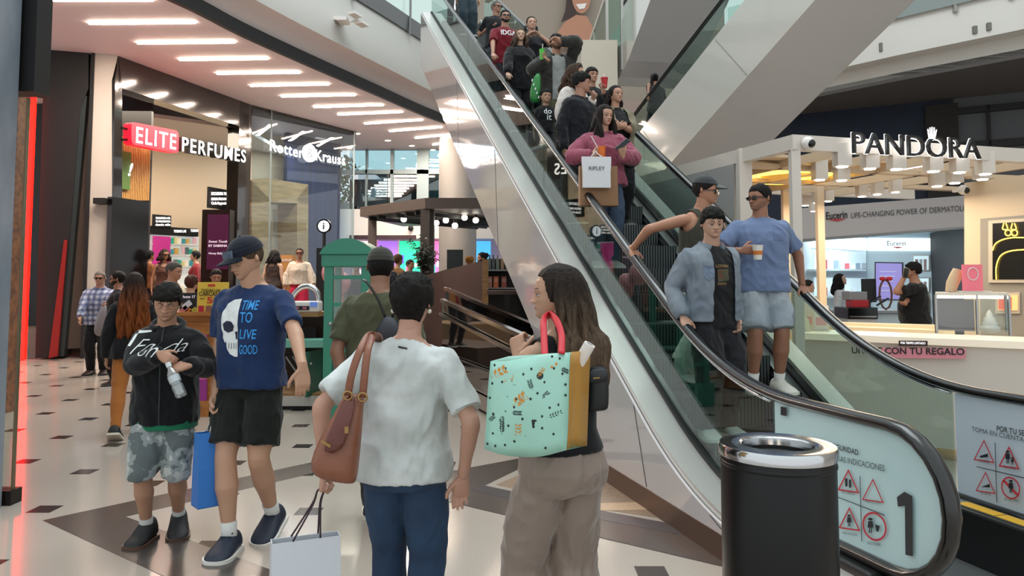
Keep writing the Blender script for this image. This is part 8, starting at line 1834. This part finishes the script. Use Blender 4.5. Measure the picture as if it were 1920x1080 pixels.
# grey plastic bag of the plaid shirt man
c = pm.grip(1); gb = thing('plastic_bag', 'grey folded jacket bag held by the plaid shirt man', 'bag', c-Vector((0, 0, .5)))
def qv(x, y, z): return c+Vector((x, y, z))
soft_bag([(qv(-.10, -.06, -.50), qv(.12, -.06, -.50), .1), (qv(-.15, -.06, -.40), qv(.16, -.06, -.40), .16), (qv(-.11, -.05, -.18), qv(.12, -.05, -.18), .14), (qv(-.05, -.02, .02), qv(.06, -.02, .02), .06)], mat('grey_plastic', '#77757a', .45, bump=.4, bscale=12), gb, 'pouch')
# cups, phones and bags on the escalator
def cup(label, c, r, h, m, lid=None, straw=None, name='drink_cup', band=None):
    t = thing(name, label, 'cup', c); MB().lathe(c, [(r*.72, 0), (r, h), (r*1.05, h), (r*1.05, h+.006), (r*.9, h+.004)], 18).build('cup_body', m, t, smooth='auto')
    if lid: MB().lathe(c+Vector((0, 0, h)), [(r*1.08, 0), (r*1.08, .012), (r*.5, .02)], 18).build('lid', lid, t, smooth='auto')
    if straw: MB().tube([c+Vector((0, 0, h*.3)), c+Vector((0, 0, h))+Vector(straw)], .005, 8).build('straw', white, t)
    if band: MB().lathe(c+Vector((0, 0, h*.35)), [(r*.835, 0), (r*.93, h*.3)], 18, caps=False).build('printed_band', band, t)
    return t
c = blu.grip(0); c = P(1421, 487, c.y-.06); cup('white paper cup with an orange band held by the light blue T-shirt man', c, .038, .10, mat('paper_cup', '#d8d4cc', .5), band=mat('cup_orange', '#c8742a', .5))
c = pnk.grip(0); cup('orange drink cup with a white straw held by the pink hoodie woman', Vector((c.x+.02, c.y-.03, c.z-.07)), .04, .11, mat('orange_cup', '#d86a20', .4), straw=(-.10, -.02, .10))
c = redc.grip(1); cup('red drink cup with a straw held up behind the black jacket man', c-Vector((0, 0, .03)), .042, .11, mat('red_cup', '#b01820', .4), lid=mat('red_lid', '#c82830', .4), straw=(0, 0, .06))
c = flm.grip(0); cup('lime green drink cup in the hand of the olive jacket man', c-Vector((0, 0, .05)), .035, .13, mat('green_cup', '#3fae3a', .4, emit=.1), straw=(.01, 0, .08))
def phone(label, c, n_, up__, m=None):
    n_ = unit(n_); u_ = unit(Vector(up__)-n_*Vector(up__).dot(n_)); s_ = u_.cross(n_); t = thing('smartphone', label, 'phone', c)
    q = [c+s_*a*.037+u_*b*.075-n_*.004 for a, b in ((-1, -1), (1, -1), (1, 1), (-1, 1))]; MB().hexa(q+[p+n_*.008 for p in q]).build('phone_body', m or mat('phone_grey', '#6a7278', .3, .4), t, bevel=.003)
    q = [c+s_*a*.033+u_*b*.07+n_*.0045 for a, b in ((-1, -1), (1, -1), (1, 1), (-1, 1))]; MB().add(q, [(0, 1, 2, 3)]).build('screen', mat('phone_screen', '#1a2024', .1), t)
c = pnk.grip(1); phone('grey smartphone in the hand of the pink hoodie woman', c+Vector((.01, -.03, .03)), (-.3, .5, .8), (.5, -.3, .6))
kraft = mat('kraft_paper', '#86603f', .6, bump=.15, bscale=40)
c = pnk.grip(0); kb_, a_, xd, yd = paper_bag('kraft_paper_bag', 'big brown paper bag on the arm of the pink hoodie woman', 'bag', P(1121, 312, c.y-.06), .36, .38, .12, (1, .08), kraft, hang=P(1112, 296, c.y-.04), hm=mat('kraft_cord', '#5a4030', .7))
wb, a_, xd, yd = paper_bag('white_plastic_bag', 'white shopping bag lettered RIPLEY in front of the brown paper bag', 'bag', P(1118, 294, c.y-.16), .26, .29, .05, (1, .06), mat('white_plastic', '#cfd0d2', .35, bump=.3, bscale=16), hang=P(1116, 285, c.y-.10), hm=mat('white_plastic', '#cfd0d2'), taper=1.06)
text_geo('RIPLEY', a_-yd*.030+Vector((0, 0, -.13))-xd*.075, xd, up, width=.15, depth=.001).build('lettering', mat('bag_ink', '#3a3a40'), wb)
gbag = thing('green_shopping_bag', 'green plastic shopping bag with white marks beside the olive jacket', 'bag', P(1000, 190, pl_[1])); yq = pf_[1]-.30
soft_bag([(P(994, 193, yq), P(1010, 195, yq), .06), (P(993, 180, yq), P(1013, 183, yq), .12), (P(996, 155, yq), P(1014, 158, yq), .1), (P(1006, 135, yq), P(1014, 137, yq), .04)], mat('green_plastic', '#1f7a34', .35, bump=.3, bscale=14), gbag, 'pouch')
for k in range(5): p = P(998+k*3, 150+k*8, yq-.075); MB().extr([p+Vector((.014*math.cos(i*1.257)*(1 if i % 2 else .5), 0, .02*math.sin(i*1.257))) for i in range(5)], (0, .01, 0)).build('printed_mark', printw, gbag)
bpk = thing('black_handbag', 'black handbag hanging behind the pink hoodie woman', 'bag', P(1178, 320, pk_[1]-.2)); soft_bag([(P(1170, 318, pk_[1]-.25), P(1193, 316, pk_[1]-.25), .08), (P(1168, 300, pk_[1]-.25), P(1196, 300, pk_[1]-.25), .12), (P(1172, 280, pk_[1]-.25), P(1190, 278, pk_[1]-.25), .06)], mat('black_leather', '#141416', .4), bpk, 'pouch')
phone('smartphone held to the ear by the man at the skin care counter', P(1699, 512, 11.0), (-.6, -.6, .1), (.2, 0, 1))
sb2 = thing('shoulder_bag', 'pale grey shoulder bag on the back of the man at the skin care counter', 'bag', P(1736, 580, 11.2)); soft_bag([(P(1731, 582, 11.25), P(1743, 580, 11.25), .1), (P(1729, 565, 11.25), P(1744, 563, 11.25), .14), (P(1731, 545, 11.25), P(1741, 543, 11.25), .05)], mat('canvas_grey', '#7a7a6e', .8), sb2, 'pouch')
